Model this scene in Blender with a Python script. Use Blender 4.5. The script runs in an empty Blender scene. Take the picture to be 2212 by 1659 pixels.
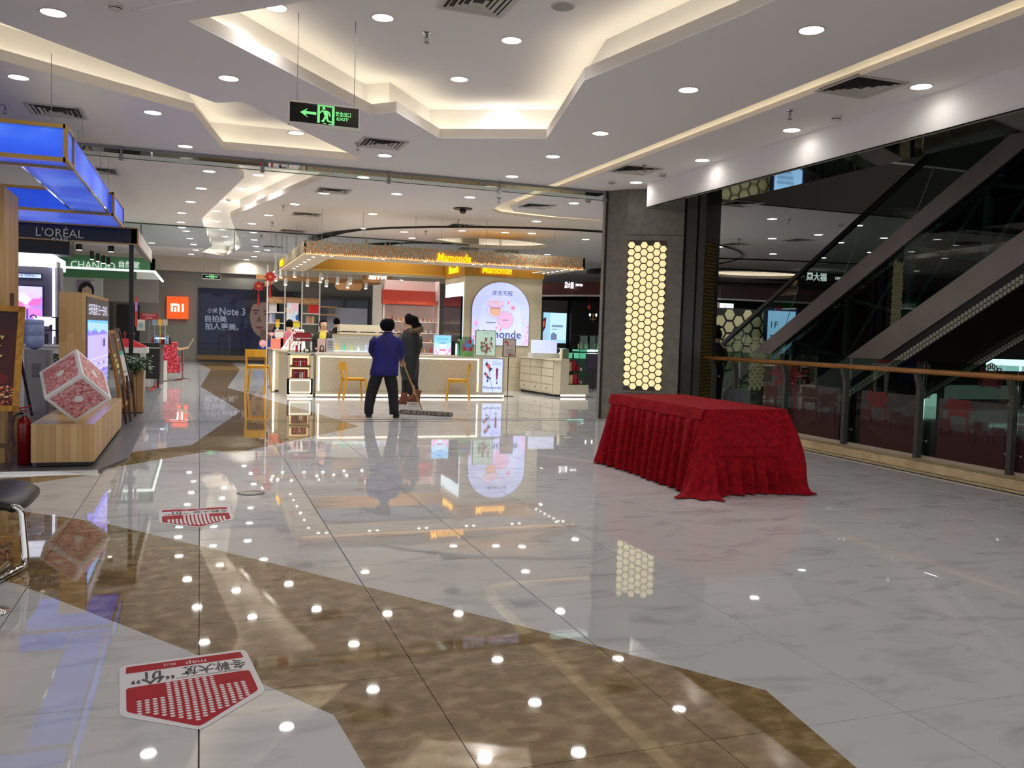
import bpy, math, random
from math import sin, cos, tan, pi, radians, sqrt, hypot, atan2
from mathutils import Vector, Matrix, geometry
import numpy as np
random.seed(7)
SC = bpy.context.scene
COL = SC.collection

# ---------------------------------------------------------------- camera, world, exposure
FPX, YAW, PITCH, ROLL, HC = 1885.75, 0.34453, -0.056938, -0.030332, 1.4836
W_, H_ = 2212.0, 1659.0
_f = Vector((sin(YAW)*cos(PITCH), cos(YAW)*cos(PITCH), sin(PITCH)))
_r0 = Vector((cos(YAW), -sin(YAW), 0)); _u0 = _r0.cross(_f)
_r = cos(ROLL)*_r0 - sin(ROLL)*_u0
_u = sin(ROLL)*_r0 + cos(ROLL)*_u0
cd = bpy.data.cameras.new('camera'); cam = bpy.data.objects.new('camera', cd); COL.objects.link(cam)
cd.sensor_width = 36.0; cd.lens = FPX/W_*36.0; cd.clip_end = 200
mw = Matrix((( _r.x, _u.x, -_f.x, 0), (_r.y, _u.y, -_f.y, 0), (_r.z, _u.z, -_f.z, HC), (0, 0, 0, 1)))
cam.matrix_world = mw
SC.camera = cam
world = bpy.data.worlds.new('world'); SC.world = world; world.use_nodes = True
world.node_tree.nodes['Background'].inputs[0].default_value = (1.0, 1.0, 0.985, 1)
world.node_tree.nodes['Background'].inputs[1].default_value = 1.1
SC.view_settings.view_transform = 'Standard'; SC.view_settings.look = 'None'
SC.view_settings.gamma = 1.0; SC.view_settings.use_curve_mapping = False
SC.view_settings.exposure = -0.06
SC.cycles.max_bounces = 6; SC.cycles.diffuse_bounces = 4; SC.cycles.glossy_bounces = 3
SC.cycles.adaptive_threshold = .025
SC.cycles.transmission_bounces = 4; SC.cycles.transparent_max_bounces = 12
SC.cycles.caustics_reflective = False; SC.cycles.caustics_refractive = False
SC.cycles.sample_clamp_indirect = 6.0
SC.cycles.use_denoising = True
K_DOWN, K_COVE = 14.0, 13.0; K_AREA = 9.5        # lamp strengths

def ray(px, py):
    return _f + (px-W_/2)/FPX*_r - (py-H_/2)/FPX*_u
def G(px, py, z=0.0):
    d = ray(px, py); t = (z-HC)/d.z; return Vector((d.x*t, d.y*t, z))
def PY(px, py, Y):
    d = ray(px, py); t = Y/d.y; return Vector((d.x*t, Y, d.z*t+HC))
def PX(px, py, X):
    d = ray(px, py); t = X/d.x; return Vector((X, d.y*t, d.z*t+HC))

# ---------------------------------------------------------------- materials
def lin(c): 
    c = c/255.0
    return c/12.92 if c <= 0.04045 else ((c+0.055)/1.055)**2.4
def L3(rgb): return (lin(rgb[0]), lin(rgb[1]), lin(rgb[2]), 1.0)
MATS = {}
def M(name, rgb=(128,128,128), rough=0.5, metal=0.0, emit=0.0, spec=0.5, coat=0.0, ecol=None, alpha=1.0):
    if name in MATS: return MATS[name]
    m = bpy.data.materials.new(name); m.use_nodes = True; MATS[name] = m
    b = m.node_tree.nodes['Principled BSDF']
    b.inputs['Base Color'].default_value = L3(rgb); b.inputs['Roughness'].default_value = rough
    b.inputs['Metallic'].default_value = metal; b.inputs['Specular IOR Level'].default_value = spec
    b.inputs['Coat Weight'].default_value = coat; b.inputs['Coat Roughness'].default_value = 0.05
    b.inputs['Alpha'].default_value = alpha
    if emit:
        b.inputs['Emission Color'].default_value = L3(ecol or rgb); b.inputs['Emission Strength'].default_value = emit
    return m
def nodes(m): return m.node_tree.nodes, m.node_tree.links
def noise_mat(name, c1, c2, scale=(5,5,5), detail=4, rough=0.5, lo=.35, hi=.65, metal=0, bump=0, coat=0, spec=.5, obj=True, c3=None, dist=0, sheen=0):
    m = M(name, c1, rough, metal, spec=spec, coat=coat); n, l = nodes(m); b = n['Principled BSDF']
    geo = n.new('ShaderNodeNewGeometry'); mp = n.new('ShaderNodeMapping'); mp.inputs['Scale'].default_value = scale
    l.new(geo.outputs['Position'], mp.inputs['Vector'])
    if obj:
        oi = n.new('ShaderNodeObjectInfo'); mu = n.new('ShaderNodeMath'); mu.operation = 'MULTIPLY'; mu.inputs[1].default_value = 37.0
        l.new(oi.outputs['Random'], mu.inputs[0]); l.new(mu.outputs[0], mp.inputs['Location'])
    t = n.new('ShaderNodeTexNoise'); t.inputs['Scale'].default_value = 1; t.inputs['Detail'].default_value = detail; t.inputs['Distortion'].default_value = dist
    l.new(mp.outputs[0], t.inputs['Vector'])
    cr = n.new('ShaderNodeValToRGB'); e = cr.color_ramp.elements
    e[0].position = lo; e[0].color = L3(c1); e[1].position = hi; e[1].color = L3(c2)
    if c3: 
        x = cr.color_ramp.elements.new((lo+hi)/2); x.color = L3(c3)
    l.new(t.outputs['Fac'], cr.inputs['Fac']); l.new(cr.outputs['Color'], b.inputs['Base Color'])
    if bump:
        bp = n.new('ShaderNodeBump'); bp.inputs['Strength'].default_value = bump; bp.inputs['Distance'].default_value = .02
        l.new(t.outputs['Fac'], bp.inputs['Height']); l.new(bp.outputs[0], b.inputs['Normal'])
    if sheen:
        b.inputs['Sheen Weight'].default_value = sheen
    return m
def wave_bump(m, scale=1.6, strength=.03, dist=.02):
    n, l = nodes(m); b = n['Principled BSDF']; geo = n.new('ShaderNodeNewGeometry')
    mp = n.new('ShaderNodeMapping'); mp.inputs['Scale'].default_value = (scale, scale*2.2, 1)
    t = n.new('ShaderNodeTexNoise'); t.inputs['Scale'].default_value = 1; t.inputs['Detail'].default_value = 1.5
    bp = n.new('ShaderNodeBump'); bp.inputs['Strength'].default_value = strength; bp.inputs['Distance'].default_value = dist
    l.new(geo.outputs['Position'], mp.inputs['Vector']); l.new(mp.outputs[0], t.inputs['Vector'])
    l.new(t.outputs['Fac'], bp.inputs['Height']); l.new(bp.outputs[0], b.inputs['Normal'])
def glass(name, tint=(225,238,232), refl=1.0, ior=1.5):
    if name in MATS: return MATS[name]
    m = bpy.data.materials.new(name); m.use_nodes = True; MATS[name] = m; n, l = nodes(m)
    n.remove(n['Principled BSDF']); out = n['Material Output']
    tr = n.new('ShaderNodeBsdfTransparent'); tr.inputs[0].default_value = L3(tint)
    gl = n.new('ShaderNodeBsdfGlossy'); gl.inputs['Roughness'].default_value = 0.01; gl.inputs[0].default_value = (.9,.95,.95,1)
    fr = n.new('ShaderNodeFresnel'); fr.inputs[0].default_value = ior
    ge = n.new('ShaderNodeNewGeometry'); m1 = n.new('ShaderNodeMath'); m1.operation = 'MULTIPLY_ADD'; m1.inputs[1].default_value = -2; m1.inputs[2].default_value = 1
    m2 = n.new('ShaderNodeMath'); m2.operation = 'POWER'; m2.inputs[0].default_value = ior
    l.new(ge.outputs['Backfacing'], m1.inputs[0]); l.new(m1.outputs[0], m2.inputs[1]); l.new(m2.outputs[0], fr.inputs[0])
    mx = n.new('ShaderNodeMixShader'); mu = n.new('ShaderNodeMath'); mu.operation = 'MULTIPLY'; mu.inputs[1].default_value = refl
    l.new(fr.outputs[0], mu.inputs[0]); l.new(mu.outputs[0], mx.inputs[0])
    l.new(tr.outputs[0], mx.inputs[1]); l.new(gl.outputs[0], mx.inputs[2]); l.new(mx.outputs[0], out.inputs[0])
    return m
def print_mat(name, emit=0.0, rough=.5, alpha=1.0):
    if name in MATS: return MATS[name]
    m = M(name, rough=rough, alpha=alpha); n, l = nodes(m); b = n['Principled BSDF']
    a = n.new('ShaderNodeVertexColor'); a.layer_name = 'Col'; l.new(a.outputs[0], b.inputs['Base Color'])
    if emit:
        l.new(a.outputs[0], b.inputs['Emission Color']); b.inputs['Emission Strength'].default_value = emit
    return m
PRINT = print_mat('printed_paper'); LIT = print_mat('backlit_print', 1.15); LITLOW = print_mat('dim_backlit_print', .35)
PAINT = print_mat('painted_plastic', rough=.3)
FILM = print_mat('window_film', alpha=.55); 

marble = noise_mat('white_marble', (203,203,204), (170,169,170), (2.2,5,3), 9, .022, .52, .78, obj=True, dist=.9, coat=.0, spec=.75)
wave_bump(marble, 2.2, .005)
brown = noise_mat('brown_marble', (112,92,60), (178,156,118), (9.0,12.0,9), 14, .025, .28, .76, obj=False, c3=(142,118,82), dist=.35, spec=.75)
wave_bump(brown, 2.0, .006)
farmarble = noise_mat('white_marble_far', (202,202,203), (178,177,177), (1.6,5,3), 5, .025, .5, .8, obj=False, spec=.75)
wave_bump(farmarble, 2.2, .004)
for m_ in (marble, brown, farmarble): m_.node_tree.nodes['Principled BSDF'].inputs['IOR'].default_value = 1.62
def add_grid(m, step=.9, ox=.01, oy=.016, w=.004):
    n, l = nodes(m); b = n['Principled BSDF']; src = b.inputs['Base Color'].links[0].from_socket
    geo = n.new('ShaderNodeNewGeometry'); sp = n.new('ShaderNodeSeparateXYZ'); l.new(geo.outputs['Position'], sp.inputs[0])
    def line(o, off):
        a = n.new('ShaderNodeMath'); a.operation = 'SUBTRACT'; a.inputs[1].default_value = off; l.new(o, a.inputs[0])
        p = n.new('ShaderNodeMath'); p.operation = 'PINGPONG'; p.inputs[1].default_value = step/2; l.new(a.outputs[0], p.inputs[0])
        c = n.new('ShaderNodeMath'); c.operation = 'LESS_THAN'; c.inputs[1].default_value = w; l.new(p.outputs[0], c.inputs[0]); return c.outputs[0]
    mx = n.new('ShaderNodeMath'); mx.operation = 'MAXIMUM'; l.new(line(sp.outputs['X'], ox), mx.inputs[0]); l.new(line(sp.outputs['Y'], oy), mx.inputs[1])
    mc = n.new('ShaderNodeMix'); mc.data_type = 'RGBA'; l.new(mx.outputs[0], mc.inputs['Factor']); l.new(src, mc.inputs['A']); mc.inputs['B'].default_value = L3((110,105,100))
    l.new(mc.outputs['Result'], b.inputs['Base Color'])
add_grid(farmarble)
paint = M('ceiling_paint', (230,226,224), .9, spec=.2)
fascia_m = M('ceiling_edge_paint', (222,214,206), .85, spec=.2)
white = M('white_lacquer', (225,222,215), .35)
cream = M('cream_lacquer', (205,196,172), .3)
wood_h = noise_mat('pale_wood', (196,160,108), (164,124,76), (14,14,1.2), 3, .45, .35, .65)
gold = M('gold_edge', (176,140,78), .3, .8)
goldfr = noise_mat('gilded_frame', (196,140,36), (160,105,22), (20,20,20), 2, .4)
black = M('black_paint', (14,14,16), .4)
blackg = M('black_gloss', (12,12,14), .08)
chrome = M('chrome', (205,205,205), .06, 1.0)
steel = noise_mat('brushed_steel', (160,150,146), (148,139,135), (3,3,3), 3, .4, .3, .7, metal=.45)
dgrey = M('dark_grey_metal', (62,60,56), .5)
greywall = M('grey_wall_paint', (118,116,108), .8)
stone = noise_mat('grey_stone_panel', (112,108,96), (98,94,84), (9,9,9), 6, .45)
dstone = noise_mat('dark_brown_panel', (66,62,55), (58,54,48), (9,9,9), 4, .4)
creamstone = noise_mat('cream_stone', (205,186,150), (178,156,120), (5,5,5), 6, .25)
clear = glass('clear_glass', (232,244,240))
dark_glass = glass('tinted_glass', (92,112,108), 1.0, 1.5)
red = M('red_paint', (170,24,30), .4)
yellowwood = noise_mat('mustard_painted_wood', (222,164,38), (206,148,28), (10,10,2), 2, .4)

# ---------------------------------------------------------------- mesh builder
def wloc(o):
    v = Vector((0,0,0))
    while o is not None: v += o.location; o = o.parent
    return v
class MB:
    def __init__(s): s.v = []; s.f = []; s.c = []
    def add(s, vs, fs, col=None):
        k = len(s.v); s.v += [tuple(v) for v in vs]; s.f += [tuple(i+k for i in f) for f in fs]; s.c += [col]*len(fs); return s
    def box(s, x0, x1, y0, y1, z0, z1, col=None):
        v = [(x0,y0,z0),(x1,y0,z0),(x1,y1,z0),(x0,y1,z0),(x0,y0,z1),(x1,y0,z1),(x1,y1,z1),(x0,y1,z1)]
        return s.add(v, [(0,3,2,1),(4,5,6,7),(0,1,5,4),(1,2,6,5),(2,3,7,6),(3,0,4,7)], col)
    def obox(s, c, a, b, d, col=None):     # centre and three half vectors
        c, a, b, d = map(Vector, (c,a,b,d))
        v = [c+i*a+j*b+k*d for k in (-1,1) for j in (-1,1) for i in (-1,1)]
        return s.add(v, [(0,2,3,1),(4,5,7,6),(0,1,5,4),(1,3,7,5),(3,2,6,7),(2,0,4,6)], col)
    def cbox(s, x0, x1, y0, y1, z0, z1, b=.01, col=None):    # chamfered in plan
        return s.prism([(x0+b,y0),(x1-b,y0),(x1,y0+b),(x1,y1-b),(x1-b,y1),(x0+b,y1),(x0,y1-b),(x0,y0+b)], z0, z1, col)
    def prism(s, poly, z0, z1, col=None):
        n = len(poly); v = [(p[0],p[1],z0) for p in poly]+[(p[0],p[1],z1) for p in poly]
        return s.add(v, [tuple(range(n))[::-1], tuple(range(n,2*n))]+[(i,(i+1)%n,(i+1)%n+n,i+n) for i in range(n)], col)
    def tube(s, pts, r, n=8, col=None, cap=True):
        pts = [Vector(p) for p in pts]; rs = r if isinstance(r, (list,tuple)) else [r]*len(pts); rings = []; prev = None
        for i, p in enumerate(pts):
            t = (pts[min(i+1,len(pts)-1)]-pts[max(i-1,0)]).normalized()
            if prev is None:
                a = t.orthogonal().normalized()
            else:
                a = (prev-prev.dot(t)*t); a = a.normalized() if a.length > 1e-6 else t.orthogonal().normalized()
            prev = a; b = t.cross(a); rings.append([p+rs[i]*(cos(2*pi*k/n)*a+sin(2*pi*k/n)*b) for k in range(n)])
        v = [q for R in rings for q in R]; f = []
        for i in range(len(pts)-1):
            for k in range(n): f.append((i*n+k, i*n+(k+1)%n, (i+1)*n+(k+1)%n, (i+1)*n+k))
        if cap: f += [tuple(range(n))[::-1], tuple(range((len(pts)-1)*n, len(pts)*n))]
        return s.add(v, f, col)
    def loft(s, rings, n=16, col=None, sq=1.0, cap=True):      # (cx,cy,z,rx,ry)
        v = []
        for cx, cy, z, rx, ry in rings:
            for k in range(n):
                a = 2*pi*k/n; ca, sa = cos(a), sin(a)
                v.append((cx+rx*math.copysign(abs(ca)**sq, ca), cy+ry*math.copysign(abs(sa)**sq, sa), z))
        f = [(i*n+k, i*n+(k+1)%n, (i+1)*n+(k+1)%n, (i+1)*n+k) for i in range(len(rings)-1) for k in range(n)]
        if cap: f += [tuple(range(n))[::-1], tuple(range((len(rings)-1)*n, len(rings)*n))]
        return s.add(v, f, col)
    def lathe(s, c, prof, n=16, col=None):
        return s.loft([(c[0],c[1],c[2]+z,max(r,1e-4),max(r,1e-4)) for r, z in prof], n, col)
    def ell(s, c, rx, ry, rz, n=12, m=8, col=None):
        return s.loft([(c[0],c[1],c[2]-rz*cos(pi*i/m),max(rx*sin(pi*i/m),1e-4),max(ry*sin(pi*i/m),1e-4)) for i in range(m+1)], n, col)
    def build(s, name, mat, parent=None, smooth=False, label=None, kind=None, rec=False):
        base = wloc(parent) if parent is not None else Vector((0,0,0))
        me = bpy.data.meshes.new(name); me.from_pydata([(x-base.x,y-base.y,z-base.z) for x,y,z in s.v], [], s.f)
        if any(c is not None for c in s.c):
            at = me.color_attributes.new('Col', 'FLOAT_COLOR', 'CORNER'); d = []
            for c, f in zip(s.c, s.f): d += list(L3(c or (200,200,200)))*len(f)
            at.data.foreach_set('color', d)
        if isinstance(mat, (list,tuple)): 
            for m in mat: me.materials.append(m)
        else: me.materials.append(mat)
        if smooth: me.polygons.foreach_set('use_smooth', [True]*len(me.polygons))
        me.update()
        o = bpy.data.objects.new(name, me); COL.objects.link(o)
        if parent is not None: o.parent = parent
        if label: o['label'] = label
        if kind: o['kind'] = kind
        return o
def thing(name, label, cat, loc=(0,0,0), group=None):
    o = bpy.data.objects.new(name, None); COL.objects.link(o); o.location = loc; o.empty_display_size = .1
    o['label'] = label; o['category'] = cat
    if group: o['group'] = group
    return o
def tag(o, label, cat, group=None):
    o['label'] = label; o['category'] = cat
    if group: o['group'] = group
    return o
def struct(name, mb, mat, parent=None):
    o = mb.build(name, mat, parent)
    if parent is None: o['kind'] = 'structure'
    return o
def dup(root, loc=None, rz=None, label=None, group=None, scale=None):
    r = root.copy(); COL.objects.link(r)
    if loc is not None: r.location = loc
    if rz is not None: r.rotation_euler = (0,0,rz)
    if scale: r.scale = scale
    if label: r['label'] = label
    if group: r['group'] = group
    for ch in list(root.children):
        c = ch.copy(); COL.objects.link(c); c.parent = r
        for g in ch.children:
            d = g.copy(); COL.objects.link(d); d.parent = c
    return r
ORD = ['first','second','third','fourth','fifth','sixth','seventh','eighth','ninth','tenth','eleventh','twelfth','thirteenth','fourteenth','fifteenth','sixteenth','seventeenth','eighteenth','nineteenth','twentieth']
# temporary scene used to turn letters and skinned bodies into plain meshes
_tmp = bpy.data.scenes.new('letters'); _vl = _tmp.view_layers[0]
def _evalmesh(o):
    _tmp.collection.objects.link(o); _vl.update()
    m = bpy.data.meshes.new_from_object(o.evaluated_get(_vl.depsgraph)); 
    bpy.data.objects.remove(o); return m
def text(body, O, R, U, w, h, mat, parent, name='lettering', ext=.004, bold=0.0, shear=0.0, center=True, label=None):
    """letters fitted into a w x h box whose lower left corner is O, on the plane R, U"""
    O, R, U = Vector(O), Vector(R).normalized(), Vector(U).normalized(); N = R.cross(U)
    c = bpy.data.curves.new('t', 'FONT'); c.body = body; c.offset = bold; c.shear = shear; c.resolution_u = 2; c.extrude = 0
    c.space_line = 1.0
    m = _evalmesh(bpy.data.objects.new('t', c))
    n = len(m.vertices)
    if n == 0: return None
    co = np.zeros(n*3); m.vertices.foreach_get('co', co); co = co.reshape(-1,3)
    mn, mx = co.min(0), co.max(0); sx = w/(mx[0]-mn[0]); sy = h/(mx[1]-mn[1])
    faces = [tuple(p.vertices) for p in m.polygons]
    mb = MB(); vs = [O+R*((x-mn[0])*sx)+U*((y-mn[1])*sy)+N*ext for x,y,z in co]
    mb.add(vs, faces)
    if ext > .006:                         # side walls of raised letters
        cnt = {}
        for f in faces:
            for i in range(len(f)):
                a, b = f[i], f[(i+1)%len(f)]
                if (b,a) in cnt: del cnt[(b,a)]
                else: cnt[(a,b)] = 1
        back = [v-N*ext for v in vs]; k = len(vs)
        mb.v += [tuple(v) for v in back]
        for a, b in cnt: mb.f.append((b, a, a+k, b+k)); mb.c.append(None)
    return mb.build(name, mat, parent, label=label)
def rect(u0,v0,u1,v1): return [(u0,v0),(u1,v0),(u1,v1),(u0,v1)]
def circ(cx,cy,rx,ry=None,n=16,a0=0,a1=2*pi):
    ry = rx if ry is None else ry; full = abs(a1-a0-2*pi) < 1e-6
    return [(cx+rx*cos(a0+(a1-a0)*k/(n if full else n-1)), cy+ry*sin(a0+(a1-a0)*k/(n if full else n-1))) for k in range(n)]
def flower(cx,cy,r,n=5,a=0):
    return [(cx+r*(.62+.38*cos(n*t))*cos(t+a), cy+r*(.62+.38*cos(n*t))*sin(t+a)) for t in [2*pi*k/30 for k in range(30)]]
def graphic(name, O, R, U, shapes, mat, parent, step=.0012, label=None, off=0.0):
    O, R, U = Vector(O), Vector(R), Vector(U); N = R.cross(U).normalized(); mb = MB()
    for i, (col, pl) in enumerate(shapes):
        mb.add([O+R*u+U*v+N*(off+step*i) for u, v in pl], [tuple(range(len(pl)))], col)
    return mb.build(name, mat, parent, label=label)
def skin(pts, edges, rad, sub=1):
    me = bpy.data.meshes.new('s'); me.from_pydata(pts, edges, []); o = bpy.data.objects.new('s', me)
    o.modifiers.new('a', 'SKIN')
    for i, r in enumerate(rad): me.skin_vertices[0].data[i].radius = (r if isinstance(r, tuple) else (r, r))
    me.skin_vertices[0].data[0].use_root = True
    mo = o.modifiers.new('b', 'SUBSURF'); mo.levels = sub
    return _evalmesh(o)
def meshobj(name, me, mat, parent=None):
    me.materials.clear(); me.materials.append(mat); me.name = name
    me.polygons.foreach_set('use_smooth', [True]*len(me.polygons))
    o = bpy.data.objects.new(name, me); COL.objects.link(o)
    if parent is not None: o.parent = parent
    return o
XR, YU, ZU = Vector((1,0,0)), Vector((0,1,0)), Vector((0,0,1))
def quadbox(a, b, c, d, Y):      # pixel corners TL TR BR BL on plane Y -> x0,x1,z0,z1
    p = [PY(*q, Y) for q in (a,b,c,d)]
    return (p[0].x+p[3].x)/2, (p[1].x+p[2].x)/2, (p[2].z+p[3].z)/2, (p[0].z+p[1].z)/2
def RY(x0, y0, x1, y1, Y):       # pixel rectangle -> x0,x1,z0,z1 on plane Y
    return quadbox((x0,y0),(x1,y0+.03*(x1-x0)),(x1,y1+.03*(x1-x0)),(x0,y1),Y)
# ================================================================ SETTING: floor
ZC = 4.1
floor_b = MB().box(-12, 30, -4, 47, -.12, -.012)
floor = struct('floor', floor_b, M('floor_bed', (70,66,62), .6))
MB().add([(-12,16.216,0),(12,16.216,0),(12,47,0),(-12,47,0)], [(0,1,2,3)]).build('far_marble_paving', farmarble, floor, kind='stuff')
MB().add([(8.75,-4,0),(30,-4,0),(30,47,0),(12,47,0),(12,16.216,0),(8.75,16.216,0)], [(0,1,2,3,4,5)]).build('atrium_paving', noise_mat('atrium_marble', (96,92,86), (76,72,68), (2,2,2), 4, .06, obj=False), floor, kind='stuff')
X0, Y0, T = .01, .016, .9
tile_me = None
def tile_obj(i, j):
    global tile_me
    if tile_me is None:
        g = .0026; b = .0012
        mb = MB(); v = [(g,g,-.011),(T-g,g,-.011),(T-g,T-g,-.011),(g,T-g,-.011),(g,g,-.0012),(T-g,g,-.0012),(T-g,T-g,-.0012),(g,T-g,-.0012),
             (g+b,g+b,0),(T-g-b,g+b,0),(T-g-b,T-g-b,0),(g+b,T-g-b,0)]
        mb.add(v, [(0,1,5,4),(1,2,6,5),(2,3,7,6),(3,0,4,7),(4,5,9,8),(5,6,10,9),(6,7,11,10),(7,4,8,11),(8,9,10,11)])
        o = mb.build('marble_tile', marble, floor); tile_me = o.data
    else:
        o = bpy.data.objects.new('marble_tile', tile_me); COL.objects.link(o); o.parent = floor
    o.location = (X0+T*i, Y0+T*j, 0)
for j in range(1, 18):
    for i in range(-5, 10):
        if Y0+T*j > 9.3 and i < -1: continue
        if X0+T*i > 8.0: continue
        tile_obj(i, j)
def clip(poly, x0, x1, y0, y1):
    def cut(P, ins, inter):
        out = []
        for k in range(len(P)):
            a, b = P[k-1], P[k]
            if ins(b):
                if not ins(a): out.append(inter(a,b))
                out.append(b)
            elif ins(a): out.append(inter(a,b))
        return out
    def ix(c, k): 
        return lambda a, b: tuple(a[m]+(b[m]-a[m])*(c-a[k])/(b[k]-a[k]) for m in (0,1))
    for ins, inter in ((lambda p: p[0] >= x0, ix(x0,0)), (lambda p: p[0] <= x1, ix(x1,0)), (lambda p: p[1] >= y0, ix(y0,1)), (lambda p: p[1] <= y1, ix(y1,1))):
        if not poly: return []
        poly = cut(poly, ins, inter)
    return poly
def area(P): return sum(P[k-1][0]*P[k][1]-P[k][0]*P[k-1][1] for k in range(len(P)))/2
def g2(*px): return [tuple(G(*p)[:2]) for p in px]
bandA = [(-4.4,8.9), (-1.46,7.72)] + g2((225,1130),(600,1220),(1066,1337),(1655,1492),(1850,1659)) + [(2.15,1.6),(2.1,.9),(.75,.9),(.62,2.2)] + g2((790,1659),(722,1545),(400,1403),(40,1262)) + [(-2.1,6.6),(-4.4,7.6)]
bandB = g2((222,1014),(262,979),(415,961),(520,888),(433,835),(456,798),(429,784),(500,784),(519,798),(491,838),(537,850),(592,867),(680,892),(776,921),(612,956),(512,978),(460,974),(400,983))
bandC = g2((0,1035),(222,1018),(222,1022),(60,1045),(0,1052))
for P in (bandA, bandB, bandC):
    if area(P) < 0: P.reverse()
    xs = [p[0] for p in P]; ys = [p[1] for p in P]
    for i in range(int((min(xs)-X0)//T), int((max(xs)-X0)//T)+1):
        for j in range(int((min(ys)-Y0)//T), min(17, int((max(ys)-Y0)//T))+1):
            g = .0018; x, y = X0+T*i, Y0+T*j
            q = clip(P, x+g, x+T-g, y+g, y+T-g)
            if len(q) > 2 and abs(area(q)) > .003:
                MB().prism(q, -.008, .0012).build('brown_marble_tile', brown, floor)
    far = clip(P, -20, 20, 16.22, 60)
    if len(far) > 2: MB().prism(far, -.008, .0012).build('far_brown_marble', brown, floor, kind='stuff')
struct('trim_1', MB().box(-.9, 8.7, 14.02, 14.05, -.01, .003).box(-.9, 8.7, 14.32, 14.35, -.01, .003), M('black_joint', (30,28,26), .4))
# stone border under the railing
curb = struct('trim_2', MB().box(8.24, 8.74, 1.5, 13.45, 0, .085), creamstone)
MB().box(7.9, 8.24, 1.5, 13.4, -.005, .004).build('stone_border', creamstone, curb)
MB().box(8.09, 8.115, 1.5, 13.4, 0, .0055).box(7.9, 7.925, 1.5, 13.4, 0, .0055).build('black_inlay', M('black_joint'), curb)
# booth platform at the left
plat = struct('booth_floor', MB().prism([(-9,9.42),(-.93,9.42),(-.72,10.2),(-.8,21.2),(-9,21.2)], -.005, .024), noise_mat('booth_grey_floor', (92,92,98), (80,80,86), (1,1,1), 3, .35, obj=False))
MB().box(-9,-.93,9.405,9.425,0,.026).build('chrome_edge', chrome, plat)
# ================================================================ SETTING: ceiling
def offset(P, d):
    if area(P) < 0: P = P[::-1]
    out = []; n = len(P)
    for k in range(n):
        a, b, c = Vector(P[k-1]), Vector(P[k]), Vector(P[(k+1)%n])
        e1 = (b-a).normalized(); e2 = (c-b).normalized(); n1 = Vector((e1.y,-e1.x)); n2 = Vector((e2.y,-e2.x))
        m = (n1+n2); m = m.normalized() if m.length > 1e-6 else n1
        q = b + m*(d/max(.35, m.dot(n1))); out.append((q.x,q.y))
    return out
def c2(z, *px): return [tuple(G(p[0],p[1],z)[:2]) for p in px]
cove1 = [(-.12,8.17),(1.93,10.71),(2.18,10.45),(3.01,11.57),(4.30,10.93),(3.66,8.3),(4.06,6.1),(4.45,3.0),(3.2,2.6),(2.3,5.0),(.74,7.32)]
cove2 = [(-3.9,6.5),(-1.69,8.98),(.15,11.06),(.42,10.85),(2.41,13.75),(.3,13.85),(-.1,11.68),(-1.93,10.27),(-4.6,8.4)]
cove3 = [(.45,15.1),(.71,16.33),(.01,23.17),(.35,31.0),(.05,33.6),(.85,34.9),(1.3,30.6),(.66,22.26),(2.1,15.12)]
slot = [(5.74,0.5),(6.05,.5),(6.02,11.3),(6.0,15),(6.02,17.2),(6.3,17.75),(7.4,18.0),(9.0,18.05),(9.0,18.45),(7.2,18.5),(6.2,18.3),(5.8,17.8),(5.7,16.8),(5.74,11)]
_oc = G(1060,527,ZC)
oval = [(_oc.x+1.75*cos(t), _oc.y+1.35*sin(t)) for t in [2*pi*k/28 for k in range(28)]]
oval2 = [(20.5+2.2*cos(t), 29.5+1.7*sin(t)) for t in [2*pi*k/24 for k in range(24)]]
HOLES = [(cove1,.42,(255,246,214),1.15), (cove2,.42,(255,246,214),1), (cove3,.42,(255,248,222),1), (slot,.34,(255,240,200),.55), (oval,.4,(255,246,214),.9), (oval2,.4,(255,246,214),.9)]
outer = [(-12,-5),(7.75,-5),(7.75,13.2),(9.2,14.25),(30,14.25),(30,46),(-12,46)]
polys = [[Vector((x,y,0)) for x,y in outer]] + [[Vector((x,y,0)) for x,y in (h[0] if area(h[0]) < 0 else h[0][::-1])] for h in HOLES]
tri = geometry.tessellate_polygon(polys); flat = [p for P in polys for p in P]
ceiling = struct('ceiling', MB().add([(p.x,p.y,ZC) for p in flat], [tuple(t) for t in tri]), paint)
MB().box(-12,7.75,-5,46,5.6,5.7).box(7.75,30,14.6,46,5.6,5.7).build('light_block_slab', M('dark_void', (20,20,20), .9), ceiling)  # unseen roof plane added to keep world light out
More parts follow.
